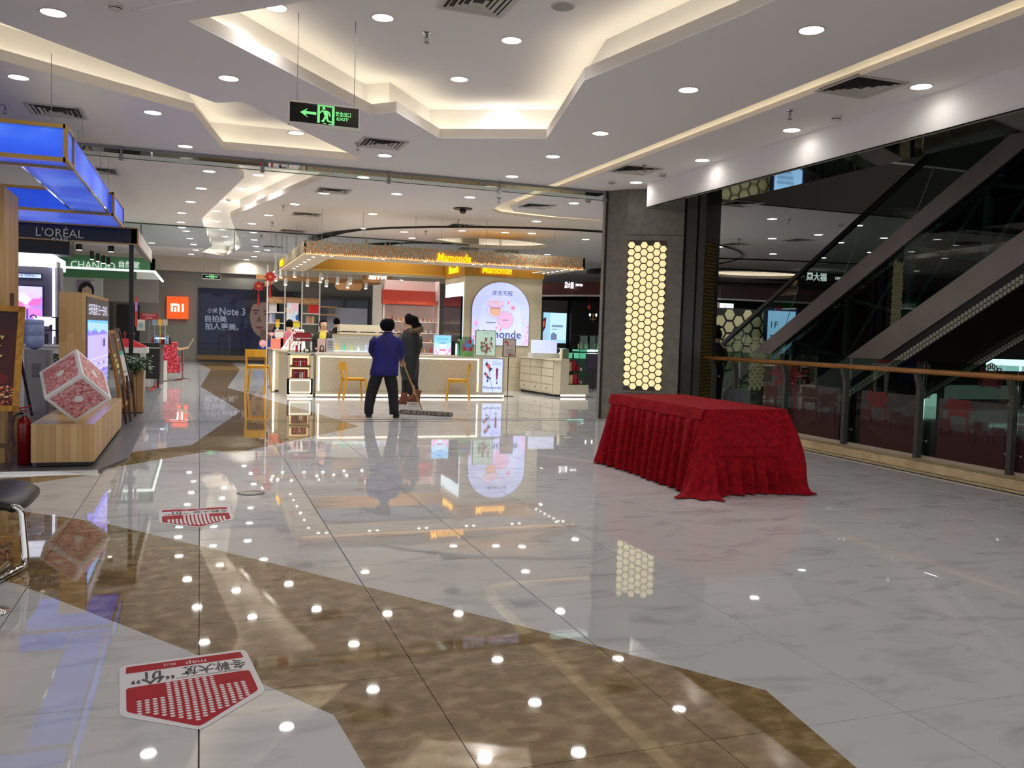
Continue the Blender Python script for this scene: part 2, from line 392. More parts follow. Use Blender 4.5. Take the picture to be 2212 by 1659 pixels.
for k, (P, dep, ecol, ks) in enumerate(HOLES):
    if area(P) < 0: P = P[::-1]
    n = len(P); Q = offset(P, .22 if dep > .35 else .10); S = P
    lip = .11 if dep > .35 else .06
    mb = MB(); v = [(x,y,ZC) for x,y in P]+[(x,y,ZC+lip) for x,y in P]+[(x,y,ZC+lip) for x,y in offset(P,.02)]+[(x,y,ZC) for x,y in offset(P,.02)]
    f = []
    for a in range(n):
        b = (a+1)%n; f += [(a,b,b+n,a+n), (a+n,b+n,b+2*n,a+2*n), (a+2*n,b+2*n,b+3*n,a+3*n)]
    mb.add(v, f).build('cove_lip', fascia_m, ceiling)
    mb = MB(); v = [(x,y,ZC) for x,y in Q]+[(x,y,ZC+dep) for x,y in Q]
    mb.add(v, [(a,(a+1)%n,(a+1)%n+n,a+n) for a in range(n)])
    top = geometry.tessellate_polygon([[Vector((x,y,0)) for x,y in Q]])
    mb.add([(x,y,ZC+dep) for x,y in Q], [tuple(t) for t in top])
    # ledge that closes the gap behind the lip
    R2 = offset(P, .02); v = [(x,y,ZC+.004) for x,y in R2]+[(x,y,ZC+.004) for x,y in Q]
    mb.add(v, [(a,(a+1)%n,(a+1)%n+n,a+n) for a in range(n)])
    mb.build('cove_recess', paint, ceiling)
    mb = MB(); w = .012; A = offset(P, (.13 if dep > .35 else .06)-w); B = offset(P, (.13 if dep > .35 else .06)+w)
    mb.add([(x,y,ZC+.045) for x,y in A]+[(x,y,ZC+.045) for x,y in B], [(a,(a+1)%n,(a+1)%n+n,a+n) for a in range(n)])
    em = M('cove_led_%d' % k, (255,255,255), 1, emit=K_COVE*ks, ecol=ecol)
    mb.build('led_strip', em, ceiling, label='warm white cove light strip')
# shallow stepped border round the central recess
P = cove1 if area(cove1) > 0 else cove1[::-1]; A = offset(P,.001); B = offset(P,.33); n = len(P)
mb = MB(); mb.add([(x,y,ZC-.018) for x,y in A]+[(x,y,ZC-.018) for x,y in B]+[(x,y,ZC) for x,y in B]+[(x,y,ZC) for x,y in A],
   [q for a in range(n) for q in ((a,(a+1)%n,(a+1)%n+n,a+n),(a+n,(a+1)%n+n,(a+1)%n+2*n,a+2*n),(a+3*n,(a+1)%n+3*n,(a+1)%n,a))])
mb.build('stepped_border', paint, ceiling)
# white beam beside the void
beam = struct('beam', MB().box(7.12,7.55,-4,13.35,3.7,4.1), M('ceiling_paint'))
MB().box(7.1,7.78,-4,13.3,3.672,3.7).build('mirror_soffit', M('smoky_mirror', (120,128,126), .04, 1.0), beam)
MB().box(7.1,7.16,-4,13.3,3.69,3.702).build('beam_dark_line', black, beam)  # thin black strip along the beam's lower edge
# void: far fascia, upper floor
vf = struct('void_fascia', MB().box(7.75,30,14.2,14.35,4.1,5.15), noise_mat('dark_brown_board', (104,94,88), (98,88,82), (1,1,1), 2, .8))  # dark brown fascia at the far edge of the void
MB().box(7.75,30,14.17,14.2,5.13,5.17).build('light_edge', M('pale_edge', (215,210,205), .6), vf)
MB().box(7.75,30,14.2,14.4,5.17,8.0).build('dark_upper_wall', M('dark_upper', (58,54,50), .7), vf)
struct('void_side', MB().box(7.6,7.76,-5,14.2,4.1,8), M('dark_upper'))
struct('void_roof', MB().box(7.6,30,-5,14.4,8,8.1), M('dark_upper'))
# outer walls
wb = struct('wall_back', MB().box(-12,12.2,36.6,36.8,0,3.55), greywall)
MB().box(-12,12.2,36.5,36.8,3.55,4.1).build('header', M('cream_header', (205,196,180), .8), wb)
MB().box(-12,12.2,36.55,36.6,0,.09).build('baseboard', M('grey_base', (105,103,98), .5), wb)
struct('wall_left', MB().box(-12.2,-12,9,47,0,5.7), greywall)
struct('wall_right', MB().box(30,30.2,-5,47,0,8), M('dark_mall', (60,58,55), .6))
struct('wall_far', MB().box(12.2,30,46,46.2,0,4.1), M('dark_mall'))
# mirrored band and smoke-stop glass across the ceiling
def clipset(parent, xs, y, z0, z1, r=.018):
    for x in xs: MB().tube([(x,y,z0),(x,y,z1)], r, 8).box(x-.03,x+.03,y-.03,y+.03,z0-.05,z0+.03).build('clip', M('clip_metal', (105,105,105), .35, .9), parent)
mbx = thing('smoke_curtain', 'mirror-edged clear glass smoke curtain across the ceiling behind the hanging exit sign', 'smoke curtain', (2.6,14.5,4.1))
MB().box(-1.9,6.95,14.42,14.95,4.09,4.1).build('mirror_strip', M('soffit_mirror', (205,200,196), .03, 1.0), mbx)
MB().box(-1.9,6.95,14.40,14.41,3.93,4.1).build('glass_pane', glass('faint_glass', (240,246,244), .25), mbx)
MB().box(-1.9,6.95,14.395,14.425,4.06,4.1).build('top_channel', M('clip_metal'), mbx)
MB().box(-1.9,6.95,14.39,14.415,3.925,3.935).build('glass_edge', M('dark_glass_edge', (70,78,76), .2), mbx)
clipset(mbx, [PY(x,330,14.4).x for x in (262,567,840,1080,1308)], 14.36, 3.94, 4.12)
mb2 = thing('smoke_curtain', 'far frameless glass smoke curtain near the end wall with exit sign', 'smoke curtain', (0,26,4.1))
MB().box(-3.2,7.5,25.0,25.012,3.52,4.1).build('glass_pane', glass('pale_glass', (232,237,240), .3), mb2)
MB().box(-3.2,7.5,24.99,25.02,4.07,4.1).build('glass_edge', M('dark_glass_edge'), mb2)
clipset(mb2, [PY(x,500,25).x for x in (305,506,790)], 24.95, 3.52, 4.08)
# curved black trims in the ceiling
def ribbon(name, pts, z0, z1, lab):
    xm = min(p[0] for p in pts); n = len(pts)
    lo_ = [z0-.13*math.exp(-((x-xm)/.55)**2) for x,y in pts]
    v = [(x,y,zz) for (x,y),zz in zip(pts,lo_)]+[(x,y,z1) for x,y in pts]
    w = [(x,y+.03,zz) for (x,y),zz in zip(pts,lo_)]+[(x,y+.03,z1) for x,y in pts]
    mb = MB().add(v, [(k,k+1,k+1+n,k+n) for k in range(n-1)]).add(w, [(k+1,k,k+n,k+1+n) for k in range(n-1)])
    mb.add(v[:n]+w[:n], [(k,k+n,k+1+n,k+1) for k in range(n-1)])
    return tag(mb.build(name, blackg), lab, 'ceiling trim')
def lens(cx0, cx1, cy, ry0, ry1, n=36):
    return [(cx0+(cx1-cx0)*(1-cos(pi*k/n))/2, cy-ry0*sin(pi*k/n)) for k in range(n+1)] + [(cx1-(cx1-cx0)*(1-cos(pi*k/n))/2, cy+ry1*sin(pi*k/n)) for k in range(1,n+1)]
ribbon('curved_ceiling_trim', lens(2.95,16.5,26.2,6.5,5.0)[:46], 4.05, 4.099, 'long curved glossy black trim arching over the patterned kiosk canopy')
ribbon('curved_ceiling_trim', lens(4.75,15.0,27.0,2.6,3.0)[:12], 4.06, 4.099, 'smaller crescent of glossy black trim just above the patterned canopy edge')
ribbon('curved_ceiling_trim', lens(14.2,27.0,31.0,4.0,3.0), 4.055, 4.099, 'curved black trim beyond the escalator above the dark red fascia, lower of two')
ribbon('curved_ceiling_trim', lens(13.0,28.0,27.0,4.0,4.0), 4.055, 4.099, 'curved black trim beyond the escalator above the dark red fascia, upper of two')
for k, (a, b) in enumerate([(998,1034),(1079,1121)]):
    x0, x1, z0, z1 = RY(a, 517, b, 560, 25.9)
    struct('column', MB().box(x0,x1,25.9,26.4,0,4.5), M('beige_column', (176,168,150), .6))

# ---------------------------------------------------------------- ceiling fittings
dl = thing('downlight', 'x', 'downlight', (0,0,0), 'recessed round ceiling downlights')
ringp = []
MB().add([(r*cos(2*pi*k/20), r*sin(2*pi*k/20), z) for r, z in ((.105,-.004),(.118,-.001),(.101,-.004),(.098,.012)) for k in range(20)],
   [q for k in range(20) for q in ((k,(k+1)%20,(k+1)%20+20,k+20),(k+40,(k+1)%20+40,(k+1)%20,k),(k+60,(k+1)%20+60,(k+1)%20+40,k+40))]).build('trim_ring', M('lamp_ring', (200,198,192), .3), dl)
MB().add([(.1*cos(2*pi*k/16), .1*sin(2*pi*k/16), -.002) for k in range(16)], [tuple(range(16))[::-1]]).build('lamp_disc', M('lamp_glow', (255,255,255), 1, emit=K_DOWN, ecol=(255,247,236)), dl)
ld = bpy.data.lights.new('lamp_light', 'AREA'); ld.shape = 'DISK'; ld.size = .17; ld.energy = K_AREA; ld.spread = radians(150); ld.color = (1.0,.975,.94)
lo = bpy.data.objects.new('lamp_light', ld); COL.objects.link(lo); lo.parent = dl; lo.location = (0,0,-.012)
first = True
def lamp(x, y, z, label, group):
    global first
    if first: dl.location = (x,y,z); dl['label'] = label; dl['group'] = group; first = False
    else: dup(dl, (x,y,z), label=label, group=group)
def row(pxs, z, desc, group):
    for k, p in enumerate(pxs):
        g = G(p[0],p[1],z); lamp(g.x, g.y, z-.001, 'round recessed downlight, %s %s' % (ORD[k], desc), group)
row([(1753,65),(1487,194),(1297,288),(1194,338),(1106,381),(1015,426)], ZC, 'from the camera in the row left of the long ceiling slot', 'downlights left of the ceiling slot')
row([(1990,187),(1710,281),(1517,346),(1374,394)], ZC, 'from the camera in the row between ceiling slot and atrium beam', 'downlights along the atrium beam')
ld2 = ld.copy(); ld2.energy = K_AREA*.15
for o in list(bpy.data.objects):
    if o.type == 'LIGHT' and o.parent and o.parent.get('group') == 'downlights along the atrium beam': o.data = ld2
row([(827,38),(1105,87),(596,16),(992,171),(1088,235)], ZC+.42, 'from the camera inside the big central lit recess', 'downlights in the central recess')
row([(115,27),(494,169),(640,287)], ZC, 'from the camera in the ceiling between the two nearest lit recesses', 'downlights between recesses')
row([(40,167),(330,243),(400,316)], ZC, 'from the left in the ceiling above the blue light boxes', 'downlights above the blue boxes')
row([(831,336),(785,383),(857,419),(805,462)], ZC, 'from the camera in the middle field before the patterned canopy', 'downlights before the canopy')
row([(452,370),(435,407),(412,436),(393,460),(391,480),(393,491),(402,499),(410,515),(418,528),(423,540),(413,549),(405,557)], ZC, 'from the camera in the row left of the far zigzag recess', 'downlights left of the far recess')
row([(558,378),(521,407),(484,435),(468,456),(469,478),(480,495),(486,511),(490,523),(468,543),(458,551)], ZC+.42, 'from the camera inside the far zigzag recess', 'downlights in the far recess')
row([(700,417),(637,441),(580,465),(544,483),(547,502),(549,518),(553,532),(555,543),(549,554),(533,561),(517,568),(577,540)], ZC, 'from the camera in the row right of the far zigzag recess', 'downlights right of the far recess')
row([(1240,439),(1159,478),(1265,517),(998,498),(873,501),(1149,504)], ZC, 'counted from the camera in the field left of the stone column', 'downlights near the stone column')
row([(1668,473),(1854,487),(1910,514),(1668,515),(1815,524),(1557,533),(1881,545),(1778,557)], ZC, 'from the camera in the ceiling beyond the escalator', 'downlights beyond the escalator')
k = 0  # unseen downlights, the ones round the kiosk added to brighten the far ceiling
for x, y in [(-3.5,4.5),(-4.5,9),(-5,13),(1.2,2.2),(4.8,2.2),(-1.5,2.5),(4.8,4.2),(1.5,-1.5),(5.2,-1.5),(-3,16),(-3,20),(-3,24),(-3.5,29),(14,17.5),(18,18),(22,19),(16,22),(21,24),(12,24),(10,33),(6,33),(3,33),(4,27.5),(6.2,27.5),(10.6,26.5),(4,30),(6.2,30),(9,30.5),(11.5,30),(-1.5,31),(4,22.8),(7.4,21.5),(5.6,24.3)]:
    lamp(x, y, ZC-.001, 'round recessed downlight outside the view, %s of the unseen ones' % (ORD[k] if k < 20 else ('twenty-'+ORD[k-20] if k < 29 else 'thirty-'+ORD[k-29])), 'downlights out of view'); k += 1
ld3 = ld.copy(); ld3.energy = K_AREA*1.9
for o in list(bpy.data.objects):
    if o.type == 'LIGHT' and o.parent and o.parent.location.y > 16: o.data = ld3
# air vents
vent = thing('air_vent', 'x', 'vent', (0,0,0), 'square ceiling air vents')
mb = MB(); 
for k in range(5):
    a = .3-.055*k; z = -.012+.006*(k % 2)
    mb.add([(sx*q, sy*q, zz) for q, zz in ((a,z-.004),(a-.03,z+.012)) for sx, sy in ((-1,-1),(1,-1),(1,1),(-1,1))], [(i,(i+1)%4,(i+1)%4+4,i+4) for i in range(4)])
mb.build('louvre_rings', M('vent_metal', (190,186,180), .5), vent, kind='stuff')
MB().box(-.29,.29,-.29,.29,-.001,.02).build('dark_throat', M('vent_throat', (40,38,36), .8), vent)
MB().add([(sx*q, sy*q, z) for q, z in ((.3,-.012),(.33,-.004)) for sx, sy in ((-1,-1),(1,-1),(1,1),(-1,1))], [(i,(i+1)%4,(i+1)%4+4,i+4) for i in range(4)]).build('frame', M('vent_metal'), vent)
vl = [((1860,188),ZC,'near the right edge beside the ceiling slot'),((1373,367),ZC,'just left of the atrium beam above the stone column'),((825,310),ZC,'below the central recess right of the exit sign'),
 ((122,240),ZC,'above the near blue light box'),((1035,2),ZC+.42,'inside the big central lit recess'),((720,412),ZC,'right of the far zigzag recess behind the mirror strip'),
 ((1160,445),ZC,'inside the bend of the curved ceiling slot'),((212,368),ZC,'behind the blue light box arm'),((662,463),ZC,'left of the black curved trim end'),((632,499),ZC,'above the left end of the patterned canopy'),
 ((998,487),ZC,'just below the long black curved trim'),((1727,519),ZC,'beyond the escalator handrail'),((1587,528),ZC,'right behind the stone column beyond the atrium'),((590,533),ZC,'farthest on the left above the canopy corner'),((1600,440),ZC,'directly right of the column top at the void edge')]
for k, (p, z, lb) in enumerate(vl):
    g = G(p[0],p[1],z); 
    if k == 0: vent.location = (g.x,g.y,z); vent['label'] = 'square louvred air vent '+lb
    else: dup(vent, (g.x,g.y,z), label='square louvred air vent '+lb)
# sprinklers
spk = thing('sprinkler', 'x', 'sprinkler', (0,0,0), 'ceiling sprinklers')
MB().lathe((0,0,-.02), [(.045,.02),(.04,.008),(.02,.006)], 12).build('rose', chrome, spk)
MB().tube([(0,0,0),(0,0,-.05)], .012, 8).tube([(-.012,0,-.045),(-.018,0,-.075),(0,0,-.09)], .004, 5).tube([(.012,0,-.045),(.018,0,-.075),(0,0,-.09)], .004, 5).lathe((0,0,-.1),[(.03,0),(.03,.004),(.005,.01)],12).build('head', M('clip_metal'), spk)
for k, (p, z, lb) in enumerate([((922,75),ZC+.42,'inside the central lit recess'),((773,313),ZC,'beside the vent right of the exit sign'),((1707,243),ZC,'near the detector left of the right-hand vent'),((1393,360),ZC,'above the vent near the column'),
  ((1078,431),ZC,'just behind the mirror strip'),((11,232),ZC,'at the left edge above the blue box'),((990,478),ZC,'in front of the long black trim'),((612,448),ZC,'right of the far zigzag recess, nearer one'),((588,484),ZC,'right of the far zigzag recess, middle one'),
  ((565,512),ZC,'right of the far zigzag recess, farther one'),((920,503),ZC,'between canopy and black trim'),((1704,476),ZC,'beyond the escalator, right of a downlight'),((1596,520),ZC,'beyond the atrium, right of the column')]):
    g = G(p[0],p[1]-4,z)
    if k == 0: spk.location = (g.x,g.y,z); spk['label'] = 'small chrome sprinkler head '+lb
    else: dup(spk, (g.x,g.y,z), label='small chrome sprinkler head '+lb)
det = thing('smoke_detector', 'x', 'smoke detector', (0,0,0), 'ceiling smoke detectors')
MB().lathe((0,0,-.025), [(.06,.025),(.062,.01),(.058,0)], 16).build('base', M('det_white', (205,200,195), .5), det)
MB().lathe((0,0,-.06), [(.045,.035),(.05,.03),(.05,.01),(.035,0)], 16).build('dome', M('det_white'), det)
MB().lathe((0,0,-.045), [(.051,0),(.051,.008)], 16).build('sensor_slot', M('vent_throat'), det)
for k, (p, z, lb) in enumerate([((1807,250),ZC,'left of the near right-hand vent'),((1431,376),ZC,'above the beam end'),((1322,392),ZC,'at the right end of the mirror strip'),((250,8),ZC,'at the top left of the picture'),((1270,432),ZC,'left of the stone column top'),
   ((32,400),ZC,'above the wooden post at far left'),((494,430),ZC+.42,'inside the far zigzag recess'),((1816,485),ZC,'beyond the escalator handrail')]):
    g = G(p[0],p[1],z)
    if k == 0: det.location = (g.x,g.y,z); det['label'] = 'white round smoke detector '+lb
    else: dup(det, (g.x,g.y,z), label='white round smoke detector '+lb)
g = G(1216,14,ZC+.42)
sp = thing('ceiling_speaker', 'round flush ceiling speaker at the top inside the central recess', 'speaker', g)
MB().lathe((g.x,g.y,g.z-.012), [(.1,.012),(.1,.003),(.09,0)], 20).build('grille', M('grille', (150,146,142), .6), sp)
MB().lathe((g.x,g.y,g.z-.01), [(.112,.01),(.112,.003),(.1,.002)], 20).build('rim', M('vent_metal'), sp)
g = G(1000,450,ZC)
cm = thing('dome_camera', 'dark round opening with a dome camera in the ceiling before the black trim', 'camera', g)
MB().lathe((g.x,g.y,g.z-.02), [(.2,.02),(.2,0)], 20).build('dark_plate', black, cm)
MB().ell((g.x,g.y,g.z-.06), .07,.07,.06).build('dome', M('smoke_dome', (60,60,64), .1), cm)
# ================================================================ LARGE OBJECTS
# ---- stone column with honeycomb lamp panel
colm = thing('column', 'angular grey-brown stone column with glowing honeycomb panel beside the railing', 'column', (7.8,14.1,0))
cp = [(7.1,14.0),(7.95,13.5),(8.36,13.46),(8.92,13.86),(8.92,15.0),(6.88,15.0),(6.86,14.38)]
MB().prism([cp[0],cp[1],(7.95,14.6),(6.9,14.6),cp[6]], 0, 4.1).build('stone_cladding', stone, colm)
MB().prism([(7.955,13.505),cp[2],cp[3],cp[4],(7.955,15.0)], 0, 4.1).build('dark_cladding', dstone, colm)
MB().box(7.955,7.985,13.47,13.52,0,4.1).box(8.2,8.225,13.455,13.5,0,4.1).prism([(6.84,14.36),(6.87,14.34),(6.9,14.38),(6.87,14.4)],0,4.1).build('metal_strip', M('dark_strip', (20,20,20), .3, .5), colm)
a = Vector((7.1,14.0,0)); b = Vector((7.95,13.5,0)); R1 = (b-a).normalized(); N1 = R1.cross(ZU)
for z in (.5, 3.3, ):
    MB().obox(a+(b-a)/2+ZU*z+N1*.002, R1*.49, N1*.003, ZU*.004).build('joint_line', M('joint', (50,48,44), .7), colm)
def hexmesh(r, t, mat, name='hexagonal_pane'):
    mb = MB(); v = [(r*cos(pi/3*k), -t, r*sin(pi/3*k)) for k in range(6)] + [((r+.002)*cos(pi/3*k), 0, (r+.002)*sin(pi/3*k)) for k in range(6)]
    mb.add(v, [(5,4,3,2,1,0)]+[(k,(k+1)%6,(k+1)%6+6,k+6) for k in range(6)])
    me = bpy.data.meshes.new(name); me.from_pydata(mb.v, [], mb.f); me.materials.append(mat); return me
lampcream = M('lamp_cream', (235,218,160), .6, emit=.82, ecol=(240,224,168))
L0 = PY(1357,521,13.85); 
# panel rectangle on the front face
def onface(px, py, A, N):
    d = ray(px,py); c = Vector((0,0,HC)); t = (Vector(A)-c).dot(N)/d.dot(N); return c+d*t
q0 = onface(1357,520,a,N1); q1 = onface(1441,519,a,N1); q2 = onface(1347,842,a,N1); q3 = onface(1427,845,a,N1)
s0 = ((q0-a).dot(R1)+(q2-a).dot(R1))/2; s1 = ((q1-a).dot(R1)+(q3-a).dot(R1))/2; zt = (q0.z+q1.z)/2; zb = (q2.z+q3.z)/2
pc = thing('tmp','x','x'); bpy.data.objects.remove(pc)
MB().obox(a+R1*((s0+s1)/2)+ZU*((zt+zb)/2)+N1*.004, R1*(s1-s0)/2, N1*.006, ZU*(zt-zb)/2).build('dark_lattice', M('lattice', (58,50,34), .5), colm)
nc = 6; pitch = (s1-s0)/nc; r_ = pitch/1.5*.83; dz = pitch/1.5*sqrt(3); hm = hexmesh(r_, .006, lampcream)
ang = atan2(R1.y, R1.x)
for i in range(nc):
    x = s0+pitch*(i+.5); z = zb+dz*(.55 if i % 2 else 1.05)
    while z < zt-dz*.4:
        o = bpy.data.objects.new('hexagonal_pane', hm); COL.objects.link(o); o.parent = colm
        p = a+R1*x+N1*.0105; o.location = Vector((p.x,p.y,z))-colm.location; o.rotation_euler = (0,0,ang); z += dz
# golden pierced panel on the atrium side
ga = Vector((8.36,13.46,0)); gb = Vector((8.92,13.86,0)); R2_ = (gb-ga).normalized(); N2 = R2_.cross(ZU)
gp = MB(); 
for i in range(9):
    for j in range(46):
        x = .05+.05*i+(.0 if j % 2 else .025); z = .35+.063*j
        c = ga+R2_*x+N2*.012+ZU*z
        gp.add([c+R2_*.026, c+ZU*.033, c-R2_*.026, c-ZU*.033, c+N2*.02], [(0,1,4),(1,2,4),(2,3,4),(3,0,4)])
MB().obox(ga+R2_*.27+ZU*1.75+N2*.004, R2_*.25, N2*.006, ZU*1.48).build('gold_backing', M('old_gold', (80,64,34), .5, .5), colm)
gp.build('pierced_gold_screen', M('bright_gold', (190,165,100), .35, .9), colm, kind='stuff')

# ---- table under a red velvet cloth
velvet = noise_mat('red_velvet', (150,8,24), (108,4,15), (22,22,22), 8, .85, .32, .7, obj=False, spec=.15, bump=.25)
TX0, TX1, TY0, TY1, TH = 4.56, 5.50, 7.2, 9.22, .82
tb = thing('draped_table', 'long table draped in crimson velvet with pleated skirt in front of the column', 'table', (5.0,8.2,0))
MB().box(TX0+.04,TX1-.04,TY0+.04,TY1-.04,TH-.05,TH-.012).build('tabletop', wood_h, tb)
for x in (TX0+.1,TX1-.1):
    for y in (TY0+.12,TY1-.12): MB().tube([(x,y,0),(x,y,TH-.05)], .018, 8).build('leg', steel, tb)
rnd = random.Random(3)
cr_ = .045
corners = [(TX0,TY1),(TX0,TY0),(TX1,TY0),(TX1,TY1)]
path = []     # (pos, normal, side, s along side)
for k in range(4):
    A = Vector(corners[k]); B = Vector(corners[(k+1)%4]); D = (B-A); Ln = D.length; D.normalize(); Nn = Vector((D.y,-D.x)) 
    if Nn.dot(A-Vector((5.03,8.2))) < 0: Nn = -Nn
    m = int(Ln/.011)
    for i in range(m+1):
        s = cr_+(Ln-2*cr_)*i/m; path.append((A+D*s, Nn, k, s, Ln))
    Cn = B-D*cr_-Nn*cr_; 
    C2 = Vector(corners[(k+2)%4]); D2 = (C2-B).normalized(); N2_ = Vector((D2.y,-D2.x)); 
    if N2_.dot(B-Vector((5.03,8.2))) < 0: N2_ = -N2_
    for i in range(1,14):
        t = i/14; n_ = (Nn*cos(t*pi/2)+N2_*sin(t*pi/2)).normalized(); path.append((Cn+n_*cr_, n_, k+10, t, 1))
def saw(s, w, sharp=.22):
    u = (s/w) % 1.0
    return (u/(1-sharp)) if u < 1-sharp else (1-u)/sharp
widths = [.13+.05*rnd.random() for _ in range(20)]
def pleat(s, side):
    w = .152 if side == 0 else .145
    s2 = s+.02*sin(s*9)+.012*sin(s*23)
    return saw(s2, w)
NZ = 34; verts = []; rows = []
for kz in range(NZ+1):
    t = kz/NZ; rowv = []
    for p, nrm, side, s, Ln in path:
        zz = TH*(1-t); out = .0; 
        if side == 0 or side == 2:      # long sides, band then pleats
            d = max(0, t-.12); ss = s if side == 0 else s
            lift = .012 if t > .12 else 0
            out = .012 + .085*t + (pleat(ss,0)-.5)*(.03+.07*min(1,d*2.2))*(1 if d > 0 else 0) + lift + .02*sin(ss*5+1)*d
            if t < .12: out = .004+.012*t
        elif side in (1,3):             # short side: smooth drop, band, pleats below
            e = max(0, t-.52)
            out = .006 + .045*t + .012*sin(s*11)*t + (pleat(s+.05,1)-.5)*(.13*min(1,e*3))*(1 if e > 0 else 0)
            if .40 < t < .50: out += .010
            out += .05*e
            edge = min(s, Ln-s); out += .11*math.exp(-(edge/.13)**2)*t**1.1*(1+.35*sin(9*t+edge*40))
        else:                            # corners bulge outwards
            cc = sin(pi*s); base = .10*t+.06*t*t
            out = .006+base*(1.0+.25*cc) + .035*sin(s*pi*4+3*t)*t
            if side in (11,): out += .05*t*cc+.06*sin(pi*min(1,t*1.15))**1.0*cc
            if side == 10: out += .07*t**1.5*(1+.4*sin(s*9))+.018*sin(s*pi*6+2*t)*t
        if side == 0 and s > Ln-.45: out += .10*((s-(Ln-.45))/.45)**2*t**1.5
        hem = .0
        if t > .93 and side in (1,10,11,0):   # hem lies on the floor
            q = (t-.93)/.07; amt = {1:.07, 10:.14, 11:.09, 0:.0}[side]*(.6+.4*sin(s*17+side)); out += amt*q; hem = q
        zz = max(.004+.010*abs(sin(s*21+side)), zz if hem == 0 else zz*(1-hem)+.004)
        if side == 0 and s < .38 and t > .9: zz += .05*(t-.9)*10*sin(pi*s/.38)
        if side == 0 and t > .98: zz = .006+.012*abs(sin(s*13))
        rowv.append((p.x+nrm.x*out, p.y+nrm.y*out, zz+ (.0 if kz else 0)))
    verts += rowv
n = len(path); f = []
for kz in range(NZ):
    for i in range(n): f.append((kz*n+i, kz*n+(i+1)%n, (kz+1)*n+(i+1)%n, (kz+1)*n+i))
cl = MB().add(verts, f)
o = cl.build('velvet_skirt', velvet, tb, smooth=True)
tv = MB(); NXX, NYY = 24, 46
inset = 0.0
ring = [(p.x+nm.x*.004, p.y+nm.y*.004, TH) for p, nm, *_ in path]
# top sheet: concentric rings shrinking to the middle
lv = 6; vv = []; cxm, cym = (TX0+TX1)/2, (TY0+TY1)/2
for q in range(lv):
    sft = 1-q/(lv)
    for x, y, z in ring:
        X = max(min(x, TX1-.45*q/lv), TX0+.45*q/lv); Y = max(min(y, TY1-.9*q/lv), TY0+.9*q/lv)
        vv.append((X, Y, TH+.0015+ (.0015*sin(7*X+3*Y) if q else 0)))
ff = [(q*n+i,(q+1)*n+i,(q+1)*n+(i+1)%n,q*n+(i+1)%n) for q in range(lv-1) for i in range(n)]
ff.append(tuple((lv-1)*n+i for i in range(n))[::-1])
tv.add(vv, ff); tv.build('velvet_top', M('red_velvet'), tb, smooth=False)
# flat valance along the long side and band seam on the short side
mb = MB(); vz = []
for side_s in range(0, 93):
    s = side_s/92; y = TY1+.01-(TY1-TY0+.0)*s; 
    for z, ox in ((TH+.003,.012),(TH-.05,.03),(TH-.105,.042)): vz.append((TX0-ox-.004*sin(s*40), y, z-.004*sin(s*23)*(z < TH)))
mb.add(vz, [(i*3+j,(i+1)*3+j,(i+1)*3+j+1,i*3+j+1) for i in range(92) for j in (0,1)])
mb.build('velvet_valance', M('red_velvet'), tb, smooth=True)
vz = []
for i in range(61):
    s = i/60; x = TX0+.10+(TX1-TX0-.18)*s
    for z, oy in ((.455,.052),(.40,.062),(.375,.058)): vz.append((x, TY0-oy-.006*sin(s*9), z-.012*s))
MB().add(vz, [(i*3+j,(i+1)*3+j,(i+1)*3+j+1,i*3+j+1) for i in range(60) for j in (0,1)]).build('velvet_band', M('red_velvet'), tb, smooth=True)

# ---- glass railing
RX, RZ = 8.5, 1.175
rl = thing('glass_railing', 'glass railing with wooden handrail and dark steel posts around the escalator void', 'railing', (8.5,8,0))
hw = noise_mat('handrail_wood', (176,120,62), (140,92,44), (20,3,20), 3, .3, obj=False)
MB().tube([(RX-.03,13.5,RZ),(RX-.03,1.5,RZ)], .034, 14).build('handrail', hw, rl, smooth=True)
posts = [13.38, 12.3, 10.05, 8.66, 7.2, 5.7, 4.2, 2.7]
posts = [PX(1536,860,RX).y, PX(1583,860,RX).y, PX(1692,860,RX).y, PX(1822,860,RX).y, PX(1982,860,RX).y, PX(2185,860,RX).y]
posts += [posts[-1]-1.45, posts[-1]-2.9]
stf = M('spider_steel', (150,148,144), .25, .9)
for y in posts:
    mb = MB(); t = .03
    prof = [(RX+.0,.085),(RX+.075,.085),(RX+.075,.98),(RX+.0,1.145),(RX-.06,1.145),(RX+.0,.96)]
    mb.add([(x,y-t,z) for x,z in prof]+[(x,y+t,z) for x,z in prof], [(0,1,2,5),(2,3,4,5)]+[(9,8,7,6)[::1] if 0 else (11,8,7,6),(11,10,9,8)]+[(i,(i+1)%6+0,(i+1)%6+6,i+6) for i in range(6)])
    p = mb.build('post', dgrey, rl)
    for z in (.3,.86):
        MB().tube([(RX+.085,y-.11,z),(RX+.085,y+.11,z)], .007, 6).lathe((RX+.08,y,z-.012),[(.02,0),(.02,.024)],10).ell((RX+.08,y-.1,z),.016,.014,.016,8,5).ell((RX+.08,y+.1,z),.016,.014,.016,8,5).build('glass_clamp', stf, p)
ys = [13.4]+posts[1:]
for k in range(len(ys)-1):
    MB().box(RX+.10,RX+.112,ys[k+1]+.02,ys[k]-.02,.1,1.30).build('glass_pane', dark_glass if False else glass('railing_glass', (190,206,200), .75), rl)
MB().box(RX+.08,RX+.13,1.5,13.4,.085,.115).build('base_channel', M('pale_channel', (170,160,145), .4), rl)
